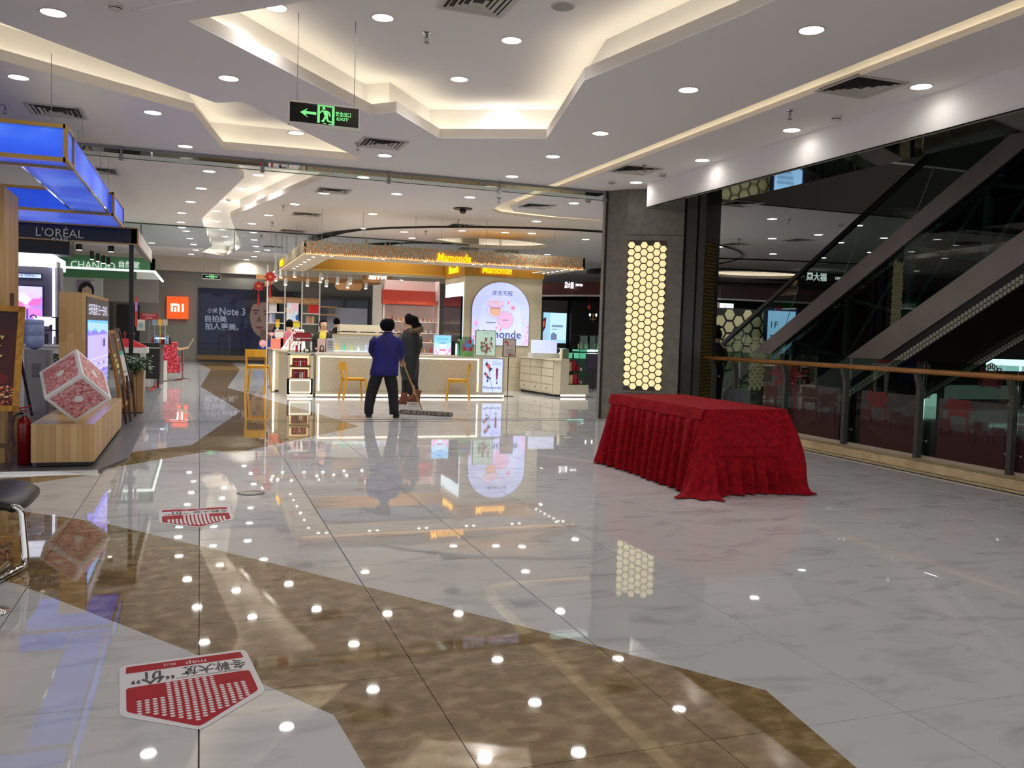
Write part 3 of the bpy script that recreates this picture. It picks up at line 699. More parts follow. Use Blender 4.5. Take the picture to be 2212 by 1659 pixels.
# printed films with a red gate on the glass panes
def gate(cx, base, w, col, dark):
    h = w*.95; sh = []
    sh.append((col, [(cx-w*.62,base+h*.74),(cx-w*.45,base+h*.80),(cx-w*.32,base+h*1.1),(cx-w*.26,base+h*1.02),(cx+w*.26,base+h*1.02),(cx+w*.32,base+h*1.08),(cx+w*.42,base+h*.82),(cx+w*.6,base+h*.74),(cx+w*.3,base+h*.7),(cx-w*.3,base+h*.7)]))
    sh.append((col, rect(cx-w*.36,base+h*.52,cx+w*.36,base+h*.68)))
    sh.append((col, rect(cx-w*.36,base,cx-w*.28,base+h*.6))); sh.append((col, rect(cx+w*.28,base,cx+w*.36,base+h*.6)))
    for i in range(9):
        x = cx-w*.24+w*.06*i; sh.append((dark, [(x,base+h*.74),(x+.008,base+h*.74),(x+.006+(.01 if i > 4 else -.01),base+h*.98),(x+(.01 if i > 4 else -.01),base+h*.98)]))
    return sh
films = [(1640,1805,'beside the velvet table, half hidden'),(1850,1972,'between the two middle posts'),(2017,2172,'nearest one, right of the middle posts'),(2165,2240,'cut off by the right picture edge')]
for k, (xa, xb, lb) in enumerate(films):
    ya = PX(xa,850,RX).y; yb = PX(xb,850,RX).y; w = abs(ya-yb); h = .74
    if k == 3: yb = ya-.75; w = .75
    fl = thing('window_film', 'frosted film printed with red palace gate and waves, '+lb, 'window film', (RX+.09,(ya+yb)/2,.12), 'red gate films on the railing glass')
    O = Vector((RX+.095, ya, .12)); R = Vector((0,-1,0))
    fm = print_mat('film_frost', alpha=.28); fr = print_mat('film_red', alpha=.7)
    graphic('frosted_sheet', O, R, ZU, [((120,112,110), rect(0,0,w,h))], fm, fl)
    sh = []
    rr = random.Random(k)
    # solid waves and low roofs
    pts = [(0,0)]; m = 8
    for i in range(m+1): pts += [(w*i/m, .30+.05*rr.random())]
    sh.append(((58,10,14), pts+[(w,0)]))
    for i in range(m): sh.append(((58,10,14), circ(w*(i+.5)/m, .31+.03*rr.random(), w/m*.62, .05, 12)))
    for j in range(5):
        for i in range(9):
            x = w*(i+.5*(j % 2)+.25)/9.2; y = .05+.055*j
            if x > w-.05 or x < .05: continue
            for r in (.036,):
                a1 = circ(x,y,r,r*.8,9,0,pi); a2 = circ(x,y,r-.004,r*.8-.004,9,0,pi)[::-1]
                for q in range(8): sh.append(((84,20,24), [a1[q],a1[q+1],a2[7-q],a2[8-q]]))
    sh += gate(w*.3, .33, w*.42, (112,20,20), (64,46,42)); sh += gate(w*.10, .28, w*.22, (80,16,18), (56,30,30)); sh += gate(w*.63, .25, w*.26, (64,14,16), (46,22,22)); sh += gate(w*.86, .23, w*.24, (64,14,16), (46,22,22))
    sh = [(c, [(min(max(u,0),w),v) for u,v in pl]) for c, pl in sh]
    graphic('red_gate_print', O+Vector((-.002,0,0)), R, ZU, sh, fr, fl, step=.00002)
# chinese knot ornament on the glass
p = PX(2128,815,RX); kn = thing('knot_ornament', 'dark red looped knot ornament stuck behind the handrail at right', 'ornament', (RX-.04,p.y,p.z))
kb = MB(); c = Vector((RX+.085,p.y,p.z)); Rn = Vector((0,-1,0))
kb.obox(c-Vector((0,0,.02)), Vector((.008,0,0)), Rn*.10, ZU*.085)
kb.build('knot_body', M('dark_red_felt', (70,8,12), .8), kn)
kb = MB()
for sgn in (-1,1):
    for i in range(7):
        ce = c+Rn*sgn*(.11+.028*sin(pi*i/6))+ZU*(-.10+.032*i)
        kb.tube([ce+Rn*.026*cos(t)+ZU*.018*sin(t)*1 for t in [2*pi*q/12 for q in range(13)]], .006, 5)
for i in range(5):
    ce = c+Rn*(-.06+.03*i)+ZU*(.10+.035*sin(pi*i/4)); kb.tube([ce+Rn*.018*cos(t)+ZU*.03*sin(t) for t in [2*pi*q/12 for q in range(13)]], .006, 5)
kb.build('knot_loops', M('dark_red_felt'), kn, kind='stuff')

# ---- escalator
ES = -.5545; XE, XF = 10.2, 11.75
es = thing('escalator', 'tall escalator with glass balustrade, glass-clad truss and steel trims rising past the railing', 'escalator', (10.9,10,0))
def zl(z10, Y, s=ES): return z10+s*(Y-10)
def strip(mb, x0, x1, za, zb, Y0, Y1, s=ES, s2=None):     # slanted slab between two lines
    s2 = s if s2 is None else s2
    v = []
    for x in (x0,x1):
        v += [(x,Y0,zl(za,Y0,s)),(x,Y1,zl(za,Y1,s)),(x,Y1,zl(zb,Y1,s2)),(x,Y0,zl(zb,Y0,s2))]
    return mb.add(v, [(0,1,2,3),(7,6,5,4),(0,4,5,1),(3,2,6,7),(0,3,7,4),(1,5,6,2)])
Yt = 2.2
for x in (XE+.02, XF-.06):
    yb = 16.1
    strip(MB(), x-.03, x+.05, 4.49, 4.57, Yt, yb).build('handrail', M('handrail_rubber', (16,16,17), .35), es)
    strip(MB(), x, x+.012, 3.74, 4.49, Yt, yb).build('balustrade_glass', glass('balustrade_glass', (196,208,204), 1.0), es)
    for k in range(9):
        Y = 3.1+1.5*k; h0, h1 = zl(3.74,Y), zl(4.49,Y)
        MB().tube([(x-.004,Y,h0),(x-.004,Y-.35,h1-.0)], .006, 5).build('glass_joint', M('clip_metal'), es)
    strip(MB(), x-.05, x+.09, 3.44, 3.76, Yt, 16.9).build('skirt_panel', steel, es)
strip(MB(), XE+.0, XE+.01, 2.28, 3.46, Yt, 14.6).build('truss_glass', glass('truss_glass', (172,186,184), .8, 1.5), es)
strip(MB(), XE-.02, XE+.05, 1.86, 2.30, Yt, 14.0).build('lower_steel_trim', steel, es)
tr = MB(); tm = M('truss_paint', (150,158,158), .6)
for k in range(9):
    Y = 2.6+1.35*k; zA, zB = zl(2.35,Y), zl(3.4,Y)
    tr.obox(((XE+.12),Y,(zA+zB)/2), (.04,0,0), (0,.045,0), (0,0,(zB-zA)/2))
    q = Vector((XE+.12,Y,zA)); r = Vector((XE+.12,Y+1.35,zl(3.4,Y+1.35))); tr.tube([q,r], .045, 4)
    q = Vector((XE+.12,Y,zB)); r = Vector((XE+.12,Y+1.35,zl(2.35,Y+1.35))); tr.tube([q,r], .03, 4)
tr.build('truss_frame', tm, es, kind='stuff')
strip(MB(), XE+.1, XF-.15, 3.2, 3.35, Yt, 14.4).build('step_band', black, es)
strip(MB(), XE+.02, XE+.06, 1.58, 1.87, Yt, 13.6).strip if 0 else None
strip(MB(), XE-.0, XE+.04, 1.74, 1.87, Yt, 13.4).build('dark_edge', black, es)
strip(MB(), XE+.05, XF-.05, 1.60, 1.64, Yt, 13.0).build('soffit_panel', noise_mat('bronze_soffit', (58,40,24), (34,26,20), (2,2,2), 3, .18, metal=.7), es)
strip(MB(), XF-.02, XF+.02, 1.6, 3.4, Yt, 14.0).build('far_truss_panel', black, es)
hexlit = M('strip_lamp', (150,146,132), .5, emit=.10)
def hexstrip(x, zlo, zhi, name):
    mb = MB(); back = MB(); strip(back, x, x+.02, zlo, zhi, Yt, 13.1); back.build(name+'_backing' if 0 else 'strip_lattice', black, es)
    ln = (13.0-Yt)/cos(atan2(-ES,1)); d = Vector((0,cos(math.atan(-ES)),-sin(math.atan(-ES)))); up = Vector((0,sin(math.atan(-ES)),cos(math.atan(-ES))))
    w = (zhi-zlo)*cos(math.atan(-ES)); r = w/3.5
    s = .05; k = 0
    while s < ln-.1:
        for j in range(2):
            off = (w*.27 if j == 0 else w*.73)+(r*.0); ss = s+(r*.87 if j else 0)
            c = Vector((x-.003,Yt,zl(zlo,Yt)))+d*ss+up*off
            mb.add([c+d*r*.86*cos(pi/6+pi/3*q)+up*r*.86*sin(pi/6+pi/3*q) for q in range(6)], [(0,1,2,3,4,5)])
        s += r*1.74; k += 1
    mb.build('strip_lamp_cells', hexlit, es, kind='stuff', label='row of small glowing hexagon cells')
hexstrip(XE-.002, 1.58, 1.74, 'near'); hexstrip(XF-.1, 1.50, 1.64, 'far')
# landing plate and floor newel
MB().box(XE,XF,14.2,17.2,0,.02).build('landing_plate', steel, es)
for x in (XE+.02,XF-.06):
    MB().box(x,x+.012,15.9,17.2,.25,.98).build('balustrade_glass', glass('balustrade_glass'), es)
    MB().tube([(x,15.9,1.03),(x,17.0,1.0),(x,17.35,.85),(x,17.45,.6),(x,17.35,.38),(x,17.1,.3)], .035, 8).build('handrail', M('handrail_rubber'), es)
# ================================================================ KIOSK with patterned canopy
warmled = M('warm_led', (255,236,200), 1, emit=2.6, ecol=(255,238,208))
softled = M('soft_led', (255,244,226), 1, emit=1.4, ecol=(255,240,220))
coolled = M('cool_led', (225,240,255), 1, emit=4.0, ecol=(225,240,255))
KY = 19.1
x_a = G(679,861).x; kx0, kx1, kx2 = 2.36, PY(1036,800,KY).x, PY(1090,800,KY).x
cnt = thing('sales_counter', 'long cream sales counter with glowing outline under the patterned canopy', 'counter', (4.5,KY+.3,0))
MB().box(kx0,kx2,KY,KY+.62,.07,.9).build('body', cream, cnt)
MB().box(kx0-.02,kx2+.02,KY-.03,KY+.66,.9,.94).build('countertop', M('cream_top', (214,206,184), .25), cnt)
fz0, fz1 = .14, .87
MB().box(kx0+.08,kx1-.06,KY-.012,KY,fz0,fz1).build('front_panel', noise_mat('linen_panel', (206,196,172), (190,180,156), (60,60,60), 2, .5), cnt)
MB().box(kx0+.05,kx0+.075,KY-.02,KY,fz0,fz1+.02).box(kx1-.055,kx1-.03,KY-.02,KY,fz0,fz1+.02).box(kx0+.05,kx1-.03,KY-.02,KY,fz1,fz1+.022).build('led_outline', warmled, cnt, label='warm glowing outline')
MB().box(kx0,kx2,KY-.01,KY+.02,.02,.065).build('plinth_light', softled, cnt, label='glowing plinth')
MB().box(kx0+.03,kx2-.03,KY+.03,KY+.6,0,.07).build('plinth', M('dark_plinth', (40,38,34), .6), cnt)  # recessed plinth in one dark colour
def framed(name, lab, cat, x0, x1, z0, z1, Y, t, shapes, mat, fcol=white, border=.012, w=None, group=None, base=None):
    th = thing(name, lab, cat, ((x0+x1)/2, Y+t/2, z0), group)
    MB().box(x0,x1,Y,Y+t,z0,z1).build('frame', fcol, th)
    W, H = x1-x0-2*border, z1-z0-2*border
    graphic('poster_print', (x0+border,Y-.002,z0+border), XR, ZU, [(c,[(u*W,v*H) for u,v in pl]) for c, pl in shapes], mat, th)
    return th, (x0+border, z0+border, W, H)
redf, leafc = (178,20,34), (26,44,34)
def camellia(cx, cy, r):
    return [((40,58,44), [(cx-r*1.7,cy+r*.2),(cx-r*.6,cy+r*1.1),(cx,cy)]), ((36,50,40), [(cx+r*1.9,cy-r*.6),(cx+r*.5,cy-r*1.5),(cx,cy)]), (redf, flower(cx,cy,r,7)), ((140,12,26), flower(cx,cy,r*.6,5,.3)), ((230,190,110), circ(cx,cy,r*.18,r*.2,8))]
sh = [((178,190,240), rect(0,0,1,1))]
for i in range(14): sh.append(((46,46,52), [(.26+.018*i,.78-.055*i),(.275+.018*i,.78-.055*i),(.295+.018*i,.72-.055*i),(.28+.018*i,.72-.055*i)]))
sh += camellia(.27,.78,.11)+camellia(.17,.52,.09)+[((34,40,60),[(.15,.33),(.22,.38),(.3,.36),(.22,.31)]),((34,40,60),[(.28,.42),(.4,.47),(.36,.38)]),((34,40,60),[(.08,.86),(.2,.95),(.16,.85)])]
sh += [((120,30,70), rect(.64,.72,.76,.73)), ((110,24,64), [(.64,.72),(.76,.72),(.73,.42),(.66,.42)]), ((80,20,50), rect(.66,.40,.73,.42)), ((50,40,70), rect(.67,.26,.73,.32)), ((60,50,90), rect(.69,.32,.71,.4))]
for i, (u, wd) in enumerate([(.44,.28),(.44,.46),(.44,.46)]): sh.append(((120,130,190), rect(u,.92-.045*i,u+wd,.935-.045*i)))
x0, x1, z0, z1 = RY(1041,774,1085,848,KY)
fr, bb = framed('poster_lightbox', 'backlit blue-violet poster with red camellias at the right end of the long counter', 'poster', x0, x1, z0, z1, KY-.03, .028, sh, LIT, M('pale_frame', (200,200,205), .4))
text('Mamonde', (bb[0]+bb[2]*.05, KY-.034, bb[1]+bb[3]*.10), XR, ZU, bb[2]*.9, bb[3]*.09, M('navy_ink', (40,44,84), .5), fr)
text('花 妍 日 记 美 丽 绽 放', (bb[0]+bb[2]*.05, KY-.034, bb[1]+bb[3]*.04), XR, ZU, bb[2]*.88, bb[3]*.025, M('navy_ink'), fr) if 0 else None
# left shelf unit with lit niches
sx0, sx1 = PY(621,800,KY).x, PY(676,800,KY).x
un = thing('display_unit', 'cream display unit with lit niches at the left end of the long counter', 'display unit', ((sx0+sx1)/2,KY+.3,0))
mb = MB().box(sx0,sx1,KY+.36,KY+.4,.06,.93).box(sx0,sx0+.05,KY,KY+.4,.06,.93).box(sx1-.05,sx1,KY,KY+.4,.06,.93).box(sx0,sx1,KY,KY+.4,.06,.40).box(sx0,sx1,KY,KY+.4,.90,.95)
mb.build('carcass', cream, un)
MB().box(sx0+.05,sx1-.05,KY-.02,KY+.36,.645,.66).build('glass_shelf', glass('shelf_glass', (200,226,216), 1), un)
MB().box(sx0+.055,sx1-.055,KY+.345,KY+.358,.42,.62).box(sx0+.055,sx1-.055,KY+.345,KY+.358,.68,.88).build('lit_back', M('warm_back', (255,232,190), .8, emit=1.1, ecol=(255,226,176)), un)
MB().box(sx0+.04,sx0+.06,KY-.008,KY,.1,.37).box(sx1-.06,sx1-.04,KY-.008,KY,.1,.37).box(sx0+.04,sx1-.04,KY-.008,KY,.355,.37).box(sx0+.04,sx1-.04,KY-.008,KY,.1,.112).build('led_outline', warmled, un)
MB().box(sx0,sx1,KY-.008,KY+.02,.015,.055).build('plinth_light', softled, un)
MB().prism([(sx0-.14,KY+.45),(sx0-.005,KY+.02),(sx0-.005,KY+.8)], .06, .95).build('angled_panel', cream, un)
MB().prism([(sx0-.16,KY+.47),(sx0-.0,KY-.04),(sx0-.0,KY+.8)], .95, .975).build('angled_top', M('cream_top'), un)
def gift(x0, x1, y, z0, h, lab, cols, seed):
    g = thing('gift_set', lab, 'gift set', ((x0+x1)/2,y,z0), 'red gift sets')
    MB().box(x0,x1,y-.05,y+.06,z0,z0+h,col=cols[0]).box(x0+.02,x1-.02,y-.052,y-.05,z0+h*.55,z0+h*.62,col=(235,225,220)).build('tray', PAINT, g)
    r = random.Random(seed); mb = MB()
    for i in range(7):
        x = x0+.03+(x1-x0-.06)*i/6; hh = h*(.35+.5*r.random()); mb.box(x-.015,x+.015,y-.1,y-.07,z0,z0+hh,col=r.choice([(190,24,40),(230,222,214),(120,16,30),(210,60,70)]))
    mb.build('product_row', PAINT, g, kind='stuff')
gift(sx0+.12,sx1-.1,KY+.2,.662,.17,'red and white gift set in the upper niche of the left display unit',[(150,20,34)],1)
gift(sx0+.11,sx1-.09,KY+.2,.402,.19,'dark red gift set in the lower niche of the left display unit',[(140,14,28)],2)
# left end counter running back along X with bright edge
ic = thing('island_counter', 'cream counter wing with vertical glowing edge behind the yellow bar chair', 'counter', (1.7,21.5,0))
wx = PY(592,800,20.6).x
MB().box(wx,wx+.75,20.6,22.5,.05,.95).build('body', cream, ic)
MB().box(wx-.03,wx+.01,20.58,20.6,.02,.93).build('glowing_edge', warmled, ic)
MB().box(wx-.04,wx+.8,20.56,22.5,.95,.975).build('top', M('cream_top'), ic)
MB().box(wx+.42,wx+.46,20.585,20.6,.2,.8).build('blue_print_strip', M('blue_strip', (96,96,200), .5, emit=.3), ic)
# products on the counter wing, coral and pink boxes
rp = random.Random(11)
def carton(x, y, z, w, d, h, col, lab, cat='box', group=None, name='carton'):
    o = MB().cbox(x-w/2,x+w/2,y-d/2,y+d/2,z,z+h,.004).build(name, M('carton_%d_%d_%d' % col, col, .45)); o2 = tag(o, lab, cat, group); return o
carton(*PY(598,745,21).to_tuple()[:2],.976,.28,.1,.24,(238,140,120),'coral box on the counter wing beside the pink one')
carton(*PY(610,745,21).to_tuple()[:2],.976,.1,.1,.26,(222,60,90),'raspberry pink box between coral box and sloping rack')
# round pink discs
for k, (px, py, r, lb) in enumerate([(568,742,.085,'large round pink fan disc at the left end of the kiosk wing'),(587,722,.05,'small round pink disc above the coral box')]):
    p = PY(px,py,21.3); d = thing('round_display', lb, 'display', (p.x,21.3,p.z-r))
    MB().add([(p.x+r*cos(t),21.3,p.z+r*sin(t)) for t in [2*pi*q/20 for q in range(20)]]+[(p.x+r*cos(t),21.33,p.z+r*sin(t)) for t in [2*pi*q/20 for q in range(20)]],[tuple(range(20))[::-1],tuple(range(20,40))]+[(q,(q+1)%20,(q+1)%20+20,q+20) for q in range(20)]).build('disc', M('pink_disc', (240,170,180), .5), d)
    graphic('disc_print', (p.x,21.298,p.z), XR, ZU, [((244,196,204), circ(0,0,r*.8)),((225,110,130), rect(-r*.5,-r*.6,r*.5,-r*.35))], PRINT, d)
    MB().box(p.x-.01,p.x+.01,21.31,21.32,.975,p.z-r+.01).build('stem', white, d)
# sloping lipstick rack on the wing
a0 = PY(606,752,20.9); a1 = PY(650,712,20.9); a2 = PY(660,722,20.9); 
rk = thing('lipstick_rack', 'white sloping tester rack with rows of lipsticks rising to the right', 'rack', (a0.x+.3,20.9,.976))
MB().add([(a0.x,20.75,.976),(a0.x+.55,20.75,.976),(a1.x+.1,21.15,a1.z),(a1.x-.08,21.15,a1.z),(a0.x,21.2,.976),(a0.x+.55,21.2,.976)],[(0,1,2,3),(0,3,4),(1,5,2),(3,2,5,4),(0,4,5,1)]).build('sloping_board', white, rk)
mb = MB()
for i in range(5):
    for j in range(9):
        t = (j+.6)/10; u = .12+.17*i; p = Vector((a0.x,20.745,.98)).lerp(Vector((a1.x-.08,21.145,a1.z)),t)+(Vector((.55,0,0))*(1-t)+Vector((.18,0,0))*t)*u
        mb.box(p.x-.012,p.x+.012,p.y-.02,p.y,p.z,p.z+.03,col=rp.choice([(150,20,50),(220,90,120),(60,30,40),(240,180,190),(190,40,60)]))
mb.build('tester', PAINT, rk, kind='stuff')
# glass case with perfume boxes on the display unit
gz = .952
gc = thing('glass_case', 'clear showcase with tube boxes standing on the left display unit', 'showcase', ((sx0+sx1)/2,KY+.2,gz))
MB().box(sx0+.05,sx1-.02,KY+.02,KY+.36,gz+.005,gz+.01).box(sx0+.05,sx1-.02,KY+.02,KY+.36,gz+.24,gz+.25).box(sx0+.05,sx0+.055,KY+.02,KY+.36,gz,gz+.25).box(sx1-.025,sx1-.02,KY+.02,KY+.36,gz,gz+.25).build('glass_box', glass('shelf_glass'), gc)
for k, (dx, w, h, col, lb) in enumerate([(.2,.05,.15,(224,40,80),'bright pink tube box in the showcase'),(.28,.03,.18,(70,20,30),'tall dark red tube box in the showcase'),(.36,.03,.08,(40,34,40),'short black tube, left of two in the showcase'),(.47,.03,.08,(48,40,44),'short black tube, right of two in the showcase')]):
    carton(sx0+dx, KY+.16, gz+.01, w, .03, h, col, lb, 'box', 'boxes in the glass showcase')
rb = thing('gift_basket', 'red ribboned gift box with handle standing on top of the showcase', 'gift box', ((sx0+sx1)/2+.1,KY+.2,gz+.25))
bx0, bx1 = PY(634,728,KY+.2).x, PY(672,728,KY+.2).x
MB().box(bx0,bx1,KY+.12,KY+.3,gz+.252,gz+.40,col=(150,20,34)).box(bx0,bx1,KY+.115,KY+.12,gz+.30,gz+.315,col=(230,220,215)).box(bx0+.06,bx0+.12,KY+.11,KY+.115,gz+.27,gz+.31,col=(240,235,225)).build('box_body', PAINT, rb)
MB().box(bx0+.05,bx1-.02,KY+.18,KY+.24,gz+.40,gz+.43).build('lid', M('dark_red_lid', (110,14,26), .4), rb)
# gift boxes with ribbon at the back left
for k, (px0, py0, px1, py1, Y, col, lb) in enumerate([(594,712,612,728,22,(206,206,200),'white gift box with red ribbon behind the pink discs'),(596,690,604,707,22.3,(204,178,40),'yellow gift box standing upright left of the hidden assistant'),(634,694,648,707,22.3,(196,184,40),'yellow-green gift box right of the hidden assistant')]):
    x0,x1,z0,z1 = RY(px0,py0,px1,py1,Y); g = thing('gift_box', lb, 'gift box', ((x0+x1)/2,Y,z0))
    MB().box(x0,x1,Y,Y+.15,z0,z1).build('box_body', M('giftcol%d' % k, col, .5), g)
    MB().box(x0-.003,x1+.003,Y-.004,Y+.15,z0+(z1-z0)*.8,z0+(z1-z0)*.88).build('ribbon', red, g)
    if z0 > 1.0: MB().box(x0+.02,x1-.02,Y+.02,Y+.13,.976,z0).build('stand', white, g)
# right counter with drawers and open shelf end
ex0, ex1 = PY(1209.5,850,19.4).x, PY(1271,850,19.4).x
rc = thing('corner_counter', 'cream corner counter with drawers and open shelves at the right end of the kiosk', 'counter', ((ex0+ex1)/2,20.5,0))
MB().box(ex0-.0,ex1,19.4,19.9,.07,.30).box(ex0,ex0+.22,19.4,19.9,.30,.93).build('end_block', cream, rc)
MB().box(ex0+.02,ex1-.08,19.39,19.42,.02,.065).build('plinth_light', softled, rc)
MB().box(ex0+.03,ex1-.1,19.43,19.85,0,.07).build('plinth', M('dark_plinth'), rc)
MB().prism([(ex0,19.42),(ex0,21.4),(ex0-.3,21.4),(ex0-.1,19.55)], .06, .88).build('drawer_body', cream, rc)
MB().prism([(ex0+.02,19.38),(ex0+.02,21.42),(ex0-.35,21.42),(ex0-.13,19.5)], .88, .91).build('worktop', M('cream_top'), rc)
MB().prism([(ex0,19.46),(ex0,21.4),(ex0-.25,21.4),(ex0-.07,19.58)], 0, .06).build('drawer_plinth', M('dark_plinth'), rc)
fa = Vector((ex0-.1,19.55,0)); fb = Vector((ex0-.3,21.4,0)); Rf = (fb-fa).normalized(); Nf = Rf.cross(ZU)*-1
for c_ in range(3):
    for r_i in range(4):
        s0_, s1_ = .04+.61*c_, .61+.61*c_; za, zb_ = .1+.195*r_i, .28+.195*r_i
        c = fa+Rf*(s0_+s1_)/2+ZU*(za+zb_)/2-Vector((.01,0,0))
        d = MB().obox(c, Rf*(s1_-s0_)/2, Vector((.012,0,0)), ZU*(zb_-za)/2).build('drawer', M('cream_drawer', (208,199,176), .35), rc)
        if r_i == 0: MB().obox(c-Vector((.02,0,0)), Rf*.012, Vector((.01,0,0)), ZU*.012).build('knob', M('dark_knob', (50,46,40), .4), d)
for z in (.30,.615,.925):
    MB().box(ex0+.22,ex1-.06,19.42,19.88,z,z+.012).build('glass_shelf', glass('shelf_glass'), rc)
MB().box(ex1-.075,ex1-.06,19.42,19.88,.3,1.17).box(ex0+.22,ex1-.06,19.86,19.87,.3,1.17).box(ex0+.05,ex1-.06,19.42,19.43,.93,1.17).box(ex0+.05,ex1-.06,19.42,19.88,1.165,1.175).build('glass_surround', glass('shelf_glass'), rc)
for k, (dx, z, w, h, col, lb) in enumerate([(.29,.63,.09,.22,(235,205,160),'pale cream carton on the upper glass shelf of the corner counter'),(.40,.63,.1,.26,(166,20,30),'dark red carton on the upper glass shelf of the corner counter'),(.50,.63,.06,.16,(140,14,26),'small crimson carton on the upper glass shelf of the corner counter'),
     (.31,.315,.13,.22,(238,200,150),'peach carton on the lower shelf of the corner counter'),(.44,.315,.1,.24,(176,24,30),'red carton on the lower shelf of the corner counter'),(.54,.315,.05,.14,(150,20,28),'small red carton at the right of the lower shelf of the corner counter')]):  # peach carton has a plain colour without emission
    carton(ex0+dx, 19.6, z, w, .16, h, col, lb, 'box', 'cartons on the corner counter')
for k, (z, lb) in enumerate([(.627,'upper'),(.312,'lower')]):
    tag(MB().lathe((ex1-.13,19.6,z), [(.03,0),(.035,.03),(.03,.07),(.012,.085)], 12).build('cream_jar', M('pinkish_jar', (225,200,190), .3), smooth=True), 'pale rounded jar at the right of the %s shelf of the corner counter' % lb, 'jar', 'jars on the corner counter')
bt = MB().lathe((ex0+.4,19.6,.94), [(.022,0),(.022,.1),(.01,.11),(.012,.16)], 10).build('bottle', red); tag(bt, 'red bottle standing inside the glass top of the corner counter', 'bottle')
cb = thing('display_box', 'cream square box standing at the front corner of the corner counter', 'box', (ex0+.12,19.5,.93))
MB().cbox(ex0+.02,ex0+.21,19.42,19.55,.93,1.17,.006).build('box_body', M('cream_box', (220,212,178), .5), cb)
text('memo', (ex0+.09,19.418,1.05), XR, ZU, .05, .015, M('navy_ink'), cb) if 0 else MB().box(ex0+.09,ex0+.14,19.417,19.42,1.05,1.058).build('tiny_print', M('ink_grey', (110,104,90), .6), cb)
x0,x1,z0,z1 = RY(1148,734,1203,762,20.2)
sc_ = thing('tabletop_screen', 'pale blank backlit board on white base at the kiosk corner counter', 'screen', ((x0+x1)/2,20.2,.91))
MB().box(x0,x1,20.2,20.23,z0,z1).build('board', M('pale_lit_board', (200,208,230), .4, emit=.75, ecol=(196,206,240)), sc_)
MB().box(x0-.02,x1+.1,20.05,20.4,.91,z0+.0).build('base', white, sc_)

# canopy ring
cx0, cx1, cy0, cy1, cz0, cz1 = 2.08, 8.65, 19.2, 25.5, 3.07, 3.35
beige = noise_mat('beige_fascia', (190,178,146), (168,160,136), (14,14,14), 3, .5)
kc = thing('kiosk_canopy', 'suspended beige canopy ring with orange petal pattern over the kiosk', 'canopy', ((cx0+cx1)/2,(cy0+cy1)/2,cz0))
MB().box(cx0,cx1,cy0,cy0+.05,cz0,cz1).box(cx0,cx0+.05,cy0,cy1,cz0,cz1).box(cx1-.05,cx1,cy0,cy1,cz0,cz1).box(cx0,cx1,cy1-.05,cy1,cz0,cz1).build('fascia', beige, kc)
wfl = 1.25
MB().box(cx0+.05,cx1-.05,cy0+.05,cy0+wfl,cz0+.01,cz0+.04).box(cx0+.05,cx0+wfl*.55,cy0+wfl,cy1-.05,cz0+.01,cz0+.04).box(cx1-wfl*.4,cx1-.05,cy0+wfl,21.4,cz0+.01,cz0+.04).build('soffit', M('pinkish_soffit', (205,190,168), .5), kc)
MB().box(cx0,cx1,cy0-.006,cy0+.0,cz0-.012,cz0+.0).box(cx0-.006,cx0,cy0,cy1,cz0-.012,cz0).build('led_edge', M('amber_led', (255,220,170), 1, emit=.7, ecol=(255,214,150)), kc)
pr = random.Random(5); mb = MB()
def petal(mb, O, R, U, N, col, s, a):
    e = R*cos(a)+U*sin(a); g = -R*sin(a)+U*cos(a)
    mb.add([O+N, O+e*s*.5+g*s*.28+N, O+e*s+N, O+e*s*.5-g*s*.28+N], [(0,1,2,3)], col)
for k in range(2600):
    u = pr.random()*(cx1-cx0-.06); v = (cz1-cz0)*pr.random()**1.35; lowf = 1-v/(cz1-cz0)
    col = pr.choice([(214,134,62),(200,120,54),(226,160,96)]) if pr.random() < .35+.45*lowf else pr.choice([(150,150,138),(206,198,176),(162,156,140)])
    petal(mb, Vector((cx0+u,cy0,cz0+v*.96)), XR, ZU, Vector((0,-.003-.002*pr.random(),0)), col, .028+.03*pr.random(), pr.random()*6.28)
for k in range(900):
    u = pr.random()*(cy1-cy0); v = (cz1-cz0)*pr.random()**1.35
    petal(mb, Vector((cx0,cy0+u,cz0+v*.96)), YU, ZU, Vector((-.004,0,0)), pr.choice([(200,180,140),(206,170,120),(170,164,148)]), .028+.03*pr.random(), pr.random()*6.28)
mb.build('petal_pattern', PRINT, kc, kind='stuff', label='orange and grey petal pattern')
mb = MB()
for k in range(150):
    x = cx0+.03+(cx1-cx0-.06)*(k+.3*pr.random())/150; h = .018+.045*pr.random()
    mb.add([(x,cy0-.008,cz0),(x+.03,cy0-.008,cz0),(x+.015+.01*pr.random(),cy0-.008,cz0+h)], [(0,1,2)])
mb.build('lit_petal_edge', M('amber_glow', (255,205,140), 1, emit=.9, ecol=(255,196,120)), kc, kind='stuff', label='glowing amber fringe')
dk = MB(); lamps = []
for k in range(6):
    for yy in (cy0+.35, ):
        for dx in (0,.18): dk.lathe((cx0+.45+1.15*k+dx,yy,cz0+.004), [(.035,0),(.035,.01)], 10)
for k in range(6): dk.lathe((cx0+.3,cy0+.9+.85*k,cz0+.004), [(.035,0),(.035,.01)], 10); dk.lathe((cx1-.3,cy0+.4+.3*k,cz0+.004), [(.035,0),(.035,.01)], 10)
dk.build('spotlight_discs', M('canopy_lamp', (255,250,240), 1, emit=7.0, ecol=(255,246,232)), kc, kind='stuff', label='pairs of small bright canopy downlights')
lk = bpy.data.lights.new('canopy_fill_light', 'AREA'); lk.shape = 'DISK'; lk.size = .1; lk.energy = 13; lk.spread = radians(120); lk.color = (1,.96,.88)  # area lights added under the canopy to brighten the counter
